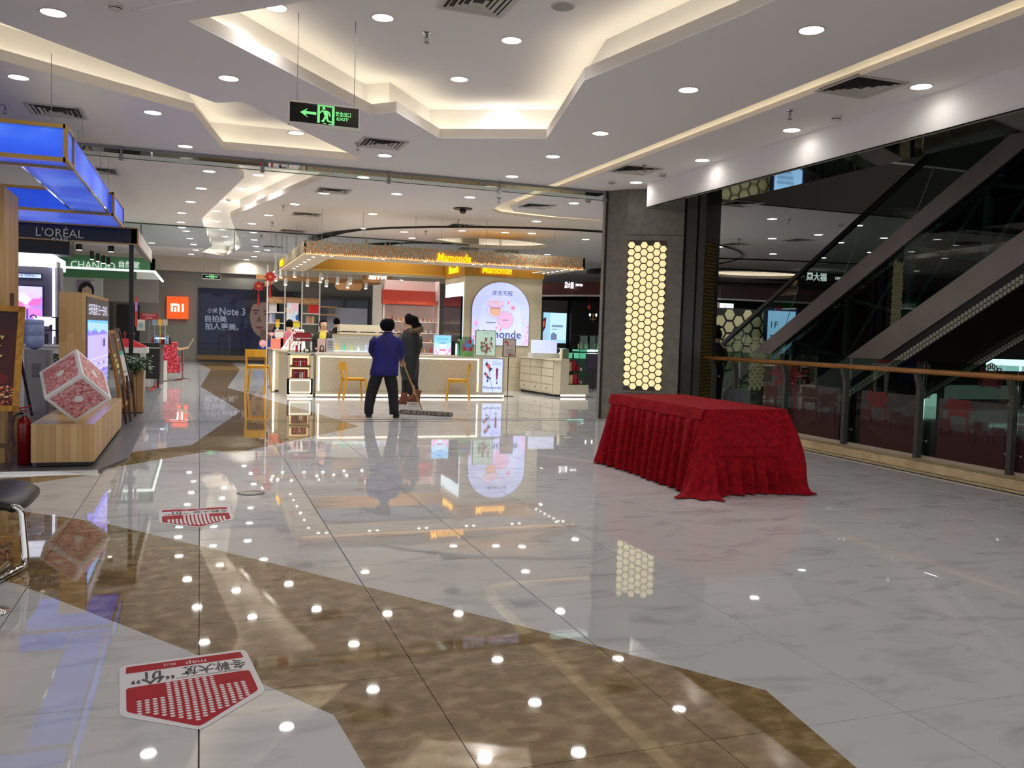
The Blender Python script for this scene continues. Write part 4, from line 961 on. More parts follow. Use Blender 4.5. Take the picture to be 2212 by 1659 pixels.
for x, y in [(2.6,19.7),(3.8,19.5),(5.0,19.5),(6.2,19.5),(7.4,19.6),(8.2,20.4),(2.5,21.5),(4.5,22.4),(3.2,23.0),(5.8,22.8)]:
    lo_ = bpy.data.objects.new('canopy_fill_light', lk); COL.objects.link(lo_); lo_.parent = kc; lo_.location = Vector((x,y,cz0-.01))-kc.location
wires = MB()
for x, y in [(2.5,19.6),(4.6,19.6),(6.3,19.6),(8.0,19.6),(2.3,23),(5.2,19.6),(8.4,22),(3.4,19.6)]: wires.tube([(x,y,cz0+.04),(x,y,ZC)], .004, 4)
wires.build('suspension_wires', M('clip_metal'), kc, kind='stuff')
orangem = M('glowing_yellow', (255,204,14), 1, emit=1.05, ecol=(255,206,20))
p0, p1 = PY(944,566,cy0), PY(1016,566,cy0)
text('Mamonde', (p0.x,cy0-.03,PY(980,566,cy0).z), XR, ZU, p1.x-p0.x, .185, orangem, kc, ext=.03, bold=.012, shear=.12, label='glowing yellow letters')
text('Mamonde', (cx0-.03,24.6,3.12), -YU, ZU, .75, .17, orangem, kc, ext=.03, bold=.012, shear=.12, label='glowing yellow letters on the left side')
# yellow header band and tall block with arched light box
TXl, TXr, TYf, TYb = 6.37, 8.48, 21.5, 23.44
must = M('mustard_board', (168,118,22), .5)
yh = thing('yellow_header', 'mustard yellow header board inside the canopy behind the counter staff', 'header board', (4.6,23.5,3.03))
MB().box(cx0+.72,TXl-.01,23.5,23.58,3.02,3.34).build('board', must, yh)
MB().box(cx0+.72,TXl-.01,23.44,23.5,3.02,3.04).build('lower_lip', M('mustard_lip', (196,150,50), .5), yh)
tw = thing('display_tower', 'tall cream display block with arched light box under the canopy', 'display wall', ((TXl+TXr)/2,(TYf+TYb)/2,0))
MB().box(TXl,TXr,TYf,TYb,0,PY(1050,597,TYf).z).build('body', noise_mat('cream_block', (202,192,164), (196,186,158), (3,3,3), 2, .45), tw)
MB().box(TXl-.03,TXr+.03,TYf-.03,TYb,PY(1050,597,TYf).z,3.36).build('header', must, tw)
for i in range(3): MB().box(TXl+.05,TXr,TYf-.003,TYf,.35+.27*i,.354+.27*i).build('panel_joint', M('joint'), tw)
p0, p1 = PY(1040,590,TYf), PY(1103,590,TYf)
text('Mamonde', (p0.x,TYf-.06,PY(1072,592,TYf).z), XR, ZU, p1.x-p0.x, .21, orangem, tw, ext=.03, bold=.012, shear=.12, label='glowing yellow letters')
text('Mamonde', (TXl-.05,TYf+1.35,PY(976,590,22.4).z), -YU, ZU, .85, .19, orangem, tw, ext=.03, bold=.012, shear=.12, label='glowing yellow letters')
MB().box(TXl-.012,TXl,TYf+.1,TYb-.1,.9,2.78).build('white_niche', M('niche_glow', (225,240,248), .6, emit=.95, ecol=(205,232,246)), tw)
tv_ = MB().box(TXl-.07,TXl-.02,TYf+.12,TYb-.12,1.2,2.42).build('screen_panel', M('dark_screen', (22,24,34), .12), tw)
ax0, ax1, az0, az1 = RY(1019,608,1142,744,TYf)
W, Hh = ax1-ax0, az1-az0; rad = W/2; hs = Hh-rad*.92
arch = [(0,0),(W,0),(W,hs)]+[(W/2+rad*cos(pi*k/20), hs+rad*.92*sin(pi*k/20)) for k in range(1,20)]+[(0,hs)]
big = [(W/2+(u-W/2)*1.03, v*1.015-.012) for u, v in arch]
ab = MB(); n = len(big); ab.add([(ax0+u,TYf-.03,az0+v) for u,v in big]+[(ax0+u,TYf,az0+v) for u,v in big],[tuple(range(n))]+[(i,(i+1)%n,(i+1)%n+n,i+n) for i in range(n)])
ab.build('arch_frame', M('arch_frame', (160,146,118), .4, .3), tw)
sh = [((186,196,244), arch), ((196,206,250), [(W*.12,Hh*.2),(W*.88,Hh*.2),(W*.84,Hh*.62),(W*.5,Hh*.88),(W*.16,Hh*.62)])]
U_ = lambda u, v: (W*u, Hh*v)
def ce(u,v,ru,rv,n=22): return circ(W*u,Hh*v,W*ru,W*rv,n)
sh += [((176,172,222), ce(.40,.545,.145,.13)), ((206,206,240), ce(.40,.55,.135,.12)), ((170,160,190), ce(.40,.545,.10,.095)), ((222,170,146), ce(.40,.54,.09,.085)), ((188,128,112), rect(W*.315,Hh*.575,W*.485,Hh*.60)),
       ((214,178,206), ce(.40,.66,.145,.062)), ((190,170,214), ce(.40,.635,.145,.045)), ((222,188,214), ce(.40,.665,.14,.058)),
       ((160,150,196), ce(.58,.405,.145,.148)), ((214,172,210), ce(.58,.405,.138,.14)), ((70,60,96), rect(W*.53,Hh*.40,W*.63,Hh*.408)), ((120,100,130), rect(W*.35,Hh*.68,W*.45,Hh*.686))]
sh += [((232,130,170), flower(W*.71,Hh*.60,W*.055,5)), ((214,80,120), circ(W*.71,Hh*.60,W*.014)), ((236,140,180), circ(W*.625,Hh*.68,W*.02,W*.03,10)), ((232,140,180), circ(W*.43,Hh*.28,W*.025,W*.022,10)), ((228,130,170), circ(W*.5,Hh*.25,W*.02,W*.03,10))]
fl_ = random.Random(8)
for k in range(26):
    u = .03+.09*fl_.random() if k % 2 else .90+.08*fl_.random(); v = .02+.42*fl_.random()**1.2
    sh.append((fl_.choice([(226,150,190),(236,176,206),(210,120,170),(220,190,226)]), flower(W*u,Hh*v,W*(.02+.02*fl_.random()),5,fl_.random()*3)))
graphic('arched_print', (ax0,TYf-.032,az0), XR, ZU, sh, print_mat('arch_print_lit', .8), tw, step=.0004, label='backlit arch with pink compacts and blossoms')
text('清透无瑕', (ax0+W*.33,TYf-.044,az0+Hh*.79), XR, ZU, W*.36, Hh*.075, M('slate_ink', (88,92,140), .6), tw)
text('Mamonde', (ax0+W*.10,TYf-.044,az0+Hh*.115), XR, ZU, W*.76, Hh*.125, M('navy_ink'), tw)
text('BEAUTIFUL TEXTURE', (ax0+W*.24,TYf-.044,az0+Hh*.345), XR, ZU, W*.16, Hh*.014, M('slate_ink'), tw) if 0 else MB().box(ax0+W*.25,ax0+W*.41,TYf-.046,TYf-.044,az0+Hh*.35,az0+Hh*.362).build('tiny_print', M('slate_ink'), tw)
# coral wall shelf
hx0,hx1,hz0,hz1 = RY(825,656,940,778,24.2)
cs = thing('wall_shelf', 'pinkish lit wall shelf with coral header behind the two shoppers', 'shelf', ((hx0+hx1)/2,24.3,0))
MB().box(hx0,hx1,24.32,24.4,0,2.9).box(hx0-.03,hx0,23.9,24.4,0,2.9).box(hx1,hx1+.03,23.9,24.4,0,2.9).box(hx0,hx1,24.1,24.4,0,.85).build('carcass', M('blush_board', (238,224,221), .5), cs)
q = RY(827,626,941,656,23.85)
MB().box(q[0],q[1],23.85,24.3,q[2],q[3]).build('coral_header', M('coral', (196,66,48), .5), cs)
MB().box(q[0],q[1],23.84,23.85,q[2],q[2]+.09).build('coral_lip', M('bright_coral', (214,76,46), .5), cs)
text('best Seasons Lightweared', (q[0]+.45,23.835,q[2]+.02), XR, ZU, .75, .05, M('pale_ink', (240,150,130), .5), cs)
for z in (.86,1.16,1.42,1.73):  # strips added under the boards, meant to brighten the shelf interior
    MB().box(hx0,hx1,23.95,24.32,z,z+.02).build('shelf_board', M('blush_board'), cs); MB().box(hx0+.05,hx1-.05,24.0,24.02,z-.012,z-.002).build('shelf_fill_strip', M('shelf_fill'), cs)
MB().box(hx0+.1,hx1-.1,24.0,24.06,q[2]-.03,q[2]-.01).build('shelf_fill_strip', M('shelf_fill', (255,246,236), 1, emit=22), cs)
bott = [(235,196,80),(240,220,190),(226,140,60),(200,60,50),(210,225,235),(244,200,150),(180,150,90)]
for si, (z, cnt_, y, nm) in enumerate([(1.75,11,24.1,'top'),(1.44,9,24.1,'second'),(1.18,9,24.1,'third'),(.88,8,24.05,'lowest')]):
    for k in range(cnt_):
        x = hx0+.07+(hx1-hx0-.14)*(k+.5)/cnt_; h = (.12,.09,.09,.13)[si]*(.7+.5*pr.random()); w = .018+.012*pr.random(); c = bott[(k*3+si) % 7]
        b = MB().lathe((x,y,z), [(w,0),(w,h*.68),(w*.45,h*.75),(w*.45,h)], 8).build('cosmetic_bottle', M('bott%d' % ((k*3+si) % 7), c, .3), smooth=False)
        tag(b, 'small cosmetic bottle, %s from the left on the %s shelf of the coral wall shelf' % (ORD[k], nm), 'bottle', 'bottles on the coral wall shelf')
# back cabinets
bc = thing('back_cabinet', 'low cream back cabinet with dark slots behind the saleswoman', 'cabinet', (4.3,23.6,0))
q = RY(690,699,826,716,23.4)
MB().box(3.5,q[1],23.4,23.9,0,q[2]).box(3.5,q[1],23.42,23.9,q[2]+.02,q[3]).build('body', M('cream_lacquer'), bc)
for k in range(4): MB().box(3.55+.5*k,3.95+.5*k,23.41,23.43,q[2]-.005,q[2]+.03).build('slot', black, bc)
# acrylic display stand on the counter
dx0, dx1, dz0, dz1 = RY(719,722,858,762,19.35)
ad = thing('acrylic_display', 'long greyish display board with lit base carrying bottles on the counter', 'display stand', ((dx0+dx1)/2,19.4,.94))
MB().box(dx0,dx1,19.42,19.45,.94,dz1).build('back_board', M('greige_board', (186,176,160), .5), ad)
MB().box(dx0,dx1,19.415,19.45,dz1,dz1+.015).build('gold_edge', M('gold_line', (204,160,80), .4), ad)
MB().box(dx0,dx1,19.16,19.45,.94,1.0).build('base', white, ad)
MB().box(dx0+.02,dx1-.02,19.2,19.4,1.0,1.012).build('lit_plate', M('plate_glow', (210,240,250), .5, emit=1.4, ecol=(205,240,255)), ad)
text('moisture & Light style', (dx0+.1,19.41,dz1-.08), XR, ZU, .5, .035, white, ad)
bcols = [(240,190,90),(110,196,160),(200,206,110),(224,226,220),(200,206,236),(230,200,216),(190,210,238),(228,176,200),(236,236,236),(60,50,60),(220,200,180),(236,170,110),(150,30,30)]
for k in range(9):
    x = dx0+.08+(dx1-dx0-.16)*k/8; h = .17*(.6+.5*pr.random())
    b = MB().lathe((x,19.28+.04*(k % 2),1.012), [(.025,0),(.027,h*.2),(.025,h*.62),(.012,h*.7),(.013,h)], 10).build('cosmetic_bottle', M('cb%d' % k, bcols[k], .25))
    tag(b, 'cosmetic bottle, %s from the left in the row on the counter display' % ORD[k], 'bottle', 'bottles on the counter display')
# leaflet holder + posters standing on the counter
x0,x1,z0,z1 = RY(686,731,703,751,19.2)
th, bb = framed('leaflet_stand', 'small pink leaflet with a dark-haired portrait in front of the saleswoman', 'leaflet', x0,x1,.97,z1,19.2,.01,[((226,188,184),rect(0,0,1,1)),((60,36,36),[(.2,.0),(.3,.45),(.55,.55),(.85,.4),(.9,0)]),((224,176,160),circ(.58,.28,.17,.16))],PRINT,white,.003)
MB().box(x0-.03,x1+.28,19.1,19.4,.94,.97).build('base', white, th)
x0,x1,z0,z1 = RY(705,731,722,751,19.2)
framed('leaflet_stand', 'small grey text leaflet right beside the pink leaflet on the counter', 'leaflet', x0,x1,.971,z1,19.2,.01,[((206,204,206),rect(0,0,1,1))]+[((120,118,124),rect(.12,.2+.12*i,.85,.26+.12*i)) for i in range(6)],PRINT,white,.003)
x0,x1,z0,z1 = RY(937,723,975,763,19.25)
sh = [((120,184,232),rect(0,0,1,1)),((158,204,240),rect(0,.2,1,.62)),((196,212,236),rect(0,0,1,.22)),((150,176,216),circ(.5,.3,.22,.07)),((190,208,236),rect(.28,.3,.72,.55)),((120,150,200),rect(.28,.55,.72,.64)),((196,80,130),rect(.3,.2,.7,.27))]
for u,v,r in [(.1,.15,.1),(.9,.2,.12),(.2,.05,.1),(.75,.05,.1),(.95,.35,.08),(.08,.3,.07)]: sh.append(((232,110,150),flower(u,v,r,5)))
th, bb = framed('tabletop_lightbox', 'sky blue cream-jar light box standing on the counter right of the shoppers', 'poster', x0,x1,.96,z1,19.25,.04,sh,LIT,M('pale_frame'),.01)
MB().box(x0-.02,x1+.15,19.12,19.45,.94,.96).build('base', M('cream_top'), th)
text('恒润冰肌水库', (bb[0]+bb[2]*.2,19.24,bb[1]+bb[3]*.78), XR, ZU, bb[2]*.6, .03, M('slate_ink'), th)
x0,x1,z0,z1 = RY(1027,713,1071,765,19.15)
sh = [((196,226,208),rect(0,0,1,1))]
fr_ = random.Random(4)
for k in range(26): 
    u, v = .2+.6*fr_.random(), .08+.6*fr_.random(); sh.append(((34,52,40),[(u,v),(u+.09*fr_.random()+.03,v+.05),(u+.02,v+.09*fr_.random()+.03)]))
for u,v,r in [(.5,.64,.10),(.28,.5,.10),(.52,.42,.12),(.75,.5,.09),(.36,.36,.09),(.66,.3,.09),(.5,.16,.12),(.3,.2,.06),(.55,.28,.1),(.8,.38,.06)]: sh += [((150,20,34),flower(u,v,r,7)),((96,10,24),flower(u,v,r*.5,5)),((220,180,110),circ(u,v,r*.12))]
th, bb = framed('tabletop_poster', 'pale green framed poster with dark red camellia bouquet on the counter', 'poster', x0,x1,.96,z1,19.15,.03,sh,LITLOW,M('green_grey_frame', (120,126,110), .5),.014)
MB().box(x0-.02,x1+.02,19.08,19.4,.94,.96).build('base', M('cream_top'), th)
text('秋冬梦妆', (bb[0]+bb[2]*.36,19.14,bb[1]+bb[3]*.9), XR, ZU, bb[2]*.3, .02, M('ink_dark_green', (50,80,70), .5), th)
x0,x1,z0,z1 = RY(991,727,1022,768,19.2)
br = thing('brochure_rack', 'acrylic brochure rack full of colourful leaflets on the counter', 'brochure rack', ((x0+x1)/2,19.2,.94))
MB().box(x0,x1,19.32,19.33,.94,z1).box(x0,x1,19.12,19.33,.94,.95).box(x0,x0+.006,19.12,19.33,.94,z1-.05).box(x1-.006,x1,19.12,19.33,.94,z1-.05).build('acrylic_body', glass('shelf_glass'), br)
for r in range(4):
    mb = MB(); z = .96+.085*r
    for c_ in range(4):
        xx = x0+.01+(x1-x0-.02)*c_/4; mb.box(xx,xx+(x1-x0)/4-.01,19.16+.035*r,19.165+.035*r,z,z+.11,col=pr.choice([(214,60,60),(230,140,60),(130,180,110),(150,120,190),(225,210,120),(120,170,210)]))
    mb.build('leaflet_row', PAINT, br, kind='stuff')
q = RY(972,737,984,762,19.4)
ph = thing('card_terminal', 'black card terminal standing between blue light box and brochure rack', 'terminal', ((q[0]+q[1])/2,19.4,.94))
MB().cbox(q[0],q[1],19.4,19.45,.95,q[3],.006).build('body', black, ph); MB().cbox(q[0]-.01,q[1]+.01,19.36,19.48,.94,.95,.006).build('foot', M('grey_foot', (90,90,90), .5), ph)
# floor standing sign
s = G(1096,856); fs = thing('floor_sign', 'slim black floor sign with pale notice beside the long counter', 'sign', s)
MB().lathe((s.x,s.y,0), [(.16,0),(.16,.012),(.02,.016)], 20).build('base_plate', M('dark_plate', (60,58,54), .4), fs)
q = RY(1086,731,1114,771,s.y)
MB().tube([(s.x,s.y,.01),(s.x,s.y,q[2])], .012, 8).build('pole', M('dark_plate'), fs)
MB().box(q[0],q[1],s.y-.01,s.y+.01,q[2],q[3]).build('frame', M('dark_brown_frame', (52,40,36), .4), fs)
W,Hh = q[1]-q[0]-.03, q[3]-q[2]-.03
graphic('notice', (q[0]+.015,s.y-.013,q[2]+.015), XR, ZU, [(c,[(u*W,v*Hh) for u,v in pl]) for c, pl in [((196,184,176),rect(0,0,1,1)),((160,30,60),circ(.17,.85,.1,.07)),((170,30,60),rect(.28,.6,.38,.78)),((170,30,60),circ(.33,.82,.05,.05)),((190,90,110),rect(.4,.6,.8,.62)),((130,120,118),rect(.2,.38,.75,.4)),((130,120,118),rect(.15,.3,.85,.32)),((130,120,118),rect(.2,.22,.8,.24)),((180,30,60),rect(.45,.06,.95,.1)),((180,30,60),rect(.4,.1,.65,.14))]], PRINT, fs)
# chairs
def chair(lab, seat_h=.45, top_h=.80):
    c = thing('chair', lab, 'chair', (0,0,0), 'mustard yellow wooden chairs at the kiosk')
    s = .21
    MB().cbox(-s,s,-s,s,seat_h-.02,seat_h,.03).build('seat', yellowwood, c)
    MB().box(-s+.01,s-.01,-s+.01,-s+.03,seat_h-.07,seat_h-.02).box(-s+.01,s-.01,s-.03,s-.01,seat_h-.07,seat_h-.02).box(-s+.01,-s+.03,-s+.01,s-.01,seat_h-.07,seat_h-.02).build('apron', yellowwood, c)
    sp_ = .07 if seat_h > .6 else .05
    for sx in (-1,1):
        MB().obox((sx*(s+sp_/2-.01),s+sp_/2-.02,seat_h/2-.01), (.018,0,0), (0,.018,0), (-sx*.5*sp_,-.5*sp_,seat_h/2)).build('leg', yellowwood, c)
        MB().add([(sx*(s-.0)+dx,y+dy,z) for z, y in ((0,-s-sp_*1.3),(seat_h,-s+.0),(top_h,-s-.05)) for dx, dy in ((-.02,-.02),(.02,-.02),(.02,.02),(-.02,.02))], [(k*4+i,k*4+(i+1)%4,k*4+4+(i+1)%4,k*4+4+i) for k in (0,1) for i in range(4)]+[(3,2,1,0),(8,9,10,11)]).build('leg', yellowwood, c)
    pts = []
    bh = .17
    for z in (0,1):
        for k in range(9):
            u = -1+k/4; pts.append((u*(s+.02), -s-.05-.045*(1-u*u), top_h-bh+z*bh))
    pts += [(x,y-.018,z) for x,y,z in pts]
    mb = MB().add(pts, [(k,k+1,k+10,k+9) for k in range(8)]+[(k+18,k+27,k+28,k+19) for k in range(8)]+[(k+9,k+10,k+28,k+27) for k in range(8)]+[(k,k+18,k+19,k+1) for k in range(8)]+[(0,9,27,18),(8,26,35,17)])
    mb.build('backrest', yellowwood, c)
    return c
c1 = chair('yellow wooden chair at the left of the counter, its back at the left')
c1.location = (3.12,18.72,0); c1.rotation_euler = (0,0,radians(-86))
c2_ = dup(c1, (5.42,18.7,0), radians(72), 'yellow wooden chair at the right of the counter, its back at the right')
c3 = chair('tall yellow bar chair left of the display unit', .62, .98); g = G(562,848); c3.location = (g.x-.06,g.y-.05,0); c3.rotation_euler = (0,0,radians(-14))

# ---- shop behind: shelving, sign plaque
sv = thing('shelving_unit', 'open white-framed shelving with three wooden name boards at the rear left of the kiosk', 'shelving', (3,27,0))
SY = 26.8; xs_ = [PY(x,680,SY).x for x in (577,615,652,690)]
for x in xs_: MB().box(x-.02,x+.02,SY,SY+.03,0,3.3).build('upright', white, sv)
hb = RY(577,641,690,655,SY)
for k, t in enumerate(['Best Products','New Arrival','Base Prism']):
    b = MB().box(xs_[k]+.02,xs_[k+1]-.02,SY,SY+.03,hb[2],hb[3]).build('name_board', M('tan_board', (178,132,84), .5), sv)
    text(t, (xs_[k]+.07,SY-.002,hb[2]+.05), XR, ZU, xs_[k+1]-xs_[k]-.14, .09, M('cream_ink', (225,205,170), .5), sv, shear=.25)
for bay in (0,2):
    for py in (676,699,722):
        z = PY(600,py,SY).z; MB().box(xs_[bay]+.02,xs_[bay+1]-.02,SY-.02,SY+.3,z,z+.03).build('shelf_board', white, sv)
pst = RY(618,654,648,700,SY)
th, bb = framed('shelf_poster', 'white product poster with pink and blue tubes in the middle shelving bay', 'poster', xs_[1]+.05,xs_[2]-.1,PY(630,712,SY).z,PY(630,654,SY).z,SY-.02,.02,
   [((214,222,234),rect(0,0,1,1)),((232,190,204),[(.3,1),(.95,1),(.9,.6),(.45,.8)]),((240,190,160),circ(.32,.68,.13,.1)),((196,206,230),[(.4,.3),(.6,.75),(.75,.7),(.55,.28)]),((40,96,180),[(.75,.5),(1,.6),(1,.35),(.8,.35)]),((240,200,180),[(.1,.02),(.2,.35),(.3,.3),(.3,.0)])],LITLOW,white,.01)
for k, (bay, py, w, h, col, dx, lb, nm) in enumerate([(0,676,.35,.26,(214,206,204),.42,'white square carton on the top left shelf','carton'),(0,676,.1,.26,(160,30,40),.62,'thin red carton beside the white one on the top left shelf','carton'),(2,676,.36,.3,(222,40,44),.68,'bright red square box on the top right shelf','carton'),
     (0,699,.08,.27,(206,206,226),.22,'slim white bottle box on the middle left shelf','carton'),(0,699,.08,.27,(150,160,214),.36,'slim lilac box on the middle left shelf','carton'),(2,699,.09,.22,(206,160,130),.35,'brown tube box, left of three on the middle right shelf','carton'),(2,699,.09,.2,(196,150,120),.5,'brown tube box, middle of three on the middle right shelf','carton'),(2,699,.09,.22,(214,176,140),.65,'brown tube box, right of three on the middle right shelf','carton')]):
    z = PY(600,py,SY).z+.03; x = xs_[bay]+(xs_[bay+1]-xs_[bay])*dx; carton(x,SY+.12,z,w*.8,.14,h,col,lb+' of the rear shelving','box','cartons on the rear shelving')
tag(MB().ell((xs_[0]+.62,SY+.08,PY(600,676,SY).z+.1),.11,.08,.08,12,8,None).build('gold_ornament', M('yellow_gold', (230,180,30), .3,.3), smooth=True),'yellow gold ingot ornament on the top left shelf of the rear shelving','ornament')
beam2 = thing('wooden_lighting_frame', 'wooden frame beam carrying white track spotlights behind the canopy', 'lighting frame', (5,25.9,2.9))
q = RY(605,601,812,607,26)
MB().box(1.5,6.4,26,26.1,q[2],q[3]+.05).box(2.0,2.1,26,30.0,q[2]-.02,q[3]+.05).build('beam', M('tan_board'), beam2)
for k, (px, py) in enumerate([(618,614),(665,616),(693,608),(706,617),(730,611),(758,611),(752,620),(791,622),(830,615),(864,613),(868,604),(597,605),(594,598),(697,600),(608,598),(638,597)]):
    p = PY(px,py,25.7); s_ = thing('spotlight', 'white track spotlight, %s counting from the left under the wooden frame' % ORD[sorted(range(16), key=lambda i: [618,665,693,706,730,758,752,791,830,864,868,597,594,697,608,638][i]).index(k)], 'spotlight', p, 'track spotlights under the wooden frame')
    MB().tube([(p.x,p.y,p.z+.16),(p.x-.02,p.y-.03,p.z-.02)], .05, 10).build('lamp_head', white, s_)
    MB().tube([(p.x-.02,p.y-.03,p.z-.02),(p.x-.021,p.y-.032,p.z-.028)], .042, 10).build('lamp_glow', M('canopy_lamp'), s_)
    MB().box(p.x-.012,p.x+.012,p.y-.012,p.y+.012,p.z+.14,ZC).build('stem', white, s_)
q = RY(783,590,848,610,25.6)
pq = thing('shop_sign', 'brown rounded sign plaque with white glowing script hanging behind the canopy', 'sign', ((q[0]+q[1])/2,25.6,q[2]))
MB().add([(q[0]+u*(q[1]-q[0]),25.6+d,q[2]+v*(q[3]-q[2])) for d in (0,.05) for u,v in [(.06,0),(.94,0),(1,.25),(1,1),(0,1),(0,.25)]],[(0,1,2,3,4,5)]+[(i,(i+1)%6,(i+1)%6+6,i+6) for i in range(6)]).build('plaque', M('tan_board'), pq)
for xx in (q[0]+.1,q[1]-.1): MB().box(xx-.006,xx+.006,25.62,25.63,q[3],ZC).build('hanging_rod', white, pq)
text('laivul', (q[0]+.17,25.58,q[2]+.09), XR, ZU, (q[1]-q[0])*.66, .3, M('white_glow', (255,255,255), 1, emit=1.0), pq, ext=.02, bold=.03, shear=.35)
q = RY(724,607,783,626,28)
MBp = MB().add([(q[0]+u*(q[1]-q[0]),28+d,q[2]+v*(q[3]-q[2])) for d in (0,.05) for u,v in [(.1,0),(.9,0),(1,.35),(1,1),(0,1),(0,.35)]],[(0,1,2,3,4,5)]+[(i,(i+1)%6,(i+1)%6+6,i+6) for i in range(6)]).box(q[0]+.1,q[0]+.112,28.02,28.03,q[3],ZC).box(q[1]-.112,q[1]-.1,28.02,28.03,q[3],ZC)
tag(MBp.build('shop_sign', M('tan_board')), 'blank brown rounded sign plaque seen from behind, left of the glowing one', 'sign')
# white angled partition
q0_, q1_ = PY(803,640,24.0), PY(826,715,23.6)
ap = thing('partition', 'white slanted partition left of the coral wall shelf', 'partition', (q0_.x,24,0))
MB().prism([(PY(806,680,24.6).x,24.6),(hx0-.05,24.0),(hx0-.05,24.12),(PY(806,680,24.6).x,24.72)],0,2.75).build('panel', white, ap)
# ================================================================ LEFT BOOTHS
def blue_mat():
    m = noise_mat('blue_lightbox', (28,70,214), (84,130,246), (1.3,1.3,2.2), 2, .35, .3, .75, obj=False, c3=(44,94,232))
    n, l = nodes(m); b = n['Principled BSDF']; src = b.inputs['Base Color'].links[0].from_socket
    l.new(src, b.inputs['Emission Color']); b.inputs['Emission Strength'].default_value = .62; return m
bluem = blue_mat()
def edge_frame(mb, x0,x1,y0,y1,z0,z1,t=.02):
    for x in (x0,x1):
        for y in (y0,y1): mb.box(x-t,x+t,y-t,y+t,z0-t,z1+t)
    for z in (z0,z1):
        for y in (y0,y1): mb.box(x0,x1,y-t,y+t,z-t,z+t)
        for x in (x0,x1): mb.box(x-t,x+t,y0,y1,z-t,z+t)
bx = thing('light_box_canopy', 'near hanging blue light box canopy with gold edges, L-shaped arm towards the back', 'light box', (-2.5,10,3.04))
B1 = [(-6.5,-1.25,9.62,10.1),( -1.72,-1.25,10.14,13.75)]
for x0,x1,y0,y1 in B1:
    MB().box(x0,x1,y0,y1,3.06,3.36).build('blue_panel', bluem, bx)
    MB().box(x0,x1,y0,y1,3.362,3.37).build('light_block_lid', white, bx)  # lid added to stop the blue panel lighting the ceiling
mb = MB(); edge_frame(mb,-6.5,-1.25,9.62,10.1,3.05,3.37); mb.build('gold_frame', gold, bx)
mb = MB(); edge_frame(mb,-1.72,-1.25,10.14,13.75,3.05,3.37,.012); mb.build('chrome_frame', chrome, bx)
mb = MB()
for x,y in ((-1.4,9.8),(-1.4,12.2),(-3.5,9.8),(-1.6,13.5)): mb.tube([(x,y,3.36),(x,y,ZC)], .004, 4)
mb.build('suspension_wires', M('clip_metal'), bx, kind='stuff')
by = thing('light_box_canopy', 'second blue light box canopy further back, above the black fascia', 'light box', (-3,14.6,3.04))
MB().box(-6.5,-1.2,14.0,15.7,3.04,3.33).build('blue_panel', bluem, by)
MB().box(-6.5,-1.2,14.0,15.7,3.332,3.34).build('light_block_lid', white, by)  # added lid blocks upward blue light here too
mb = MB(); edge_frame(mb,-6.5,-1.2,14.0,15.7,3.04,3.34); mb.build('gold_frame', gold, by)
mb = MB()
for x,y in ((-1.4,14.3),(-1.4,15.5)): mb.tube([(x,y,3.33),(x,y,ZC)], .004, 4)
mb.build('suspension_wires', M('clip_metal'), by, kind='stuff')
# wooden post at far left
q = RY(0,405,40,680,10.3)
wp = thing('wooden_post', 'tall wooden post behind the red framed poster at the far left', 'post', (q[0],10.4,0))
MB().prism([(PY(-60,600,10.0).x,10.0),(PY(10,600,10.0).x,10.0),(PY(40,600,10.9).x,10.9),(PY(-60,600,10.9).x,10.9)],0,PY(20,410,10.3).z).build('post_body', wood_h, wp)
# plank lined pieces
def planks(mb_parent, O, R, U, w, h, N, wd=.075, seed=0, vertical=True):
    r = random.Random(seed); x = 0
    cols = [(200,166,116),(192,156,106),(206,174,124),(184,148,98),(197,162,111)]
    while x < w-1e-4:
        ww = min(wd*(.8+.5*r.random()), w-x); 
        if w-x-ww < .02: ww = w-x
        z = 0
        while z < h-1e-4:
            hh = min(h-z, .35+.6*r.random()); 
            if h-z-hh < .06: hh = h-z
            c = O+R*(x+ww/2)+U*(z+hh/2)+N*.002
            c_ = cols[r.randrange(5)]
            MB().obox(c, R*(ww/2-.0007), N*.004, U*(hh/2-.0007)).build('wood_stave', M('stave_%d_%d_%d' % c_, c_, .45), mb_parent)
            z += hh
        x += ww
pf = thing('wooden_plinth', 'pale butcher-block wooden plinth carrying the tilted cube', 'plinth', (-1.25,10.8,.05))
pA = G(76,1014); pB = G(210,1012); pz = PY(210,918,9.62).z
pxl, pxr, pyf, pyb = -1.56, -1.0, 9.66, 12.95
MB().box(pxl,pxr,pyf,pyb,.07,pz).build('core', wood_h, pf)
planks(pf, Vector((pxl,pyf,.07)), XR, ZU, pxr-pxl, pz-.07, Vector((0,-1,0)), .06, 1)
planks(pf, Vector((pxr,pyf,.07)), YU, ZU, pyb-pyf, pz-.07, Vector((1,0,0)), .2, 2)
MB().box(pxl-.003,pxr+.003,pyf-.003,pyb,pz,pz+.008).build('top_board', M('plinth_top', (196,166,120), .22), pf)
MB().box(pxl+.04,pxr-.04,pyf+.04,pyb-.1,.03,.07).build('recessed_base', black, pf)
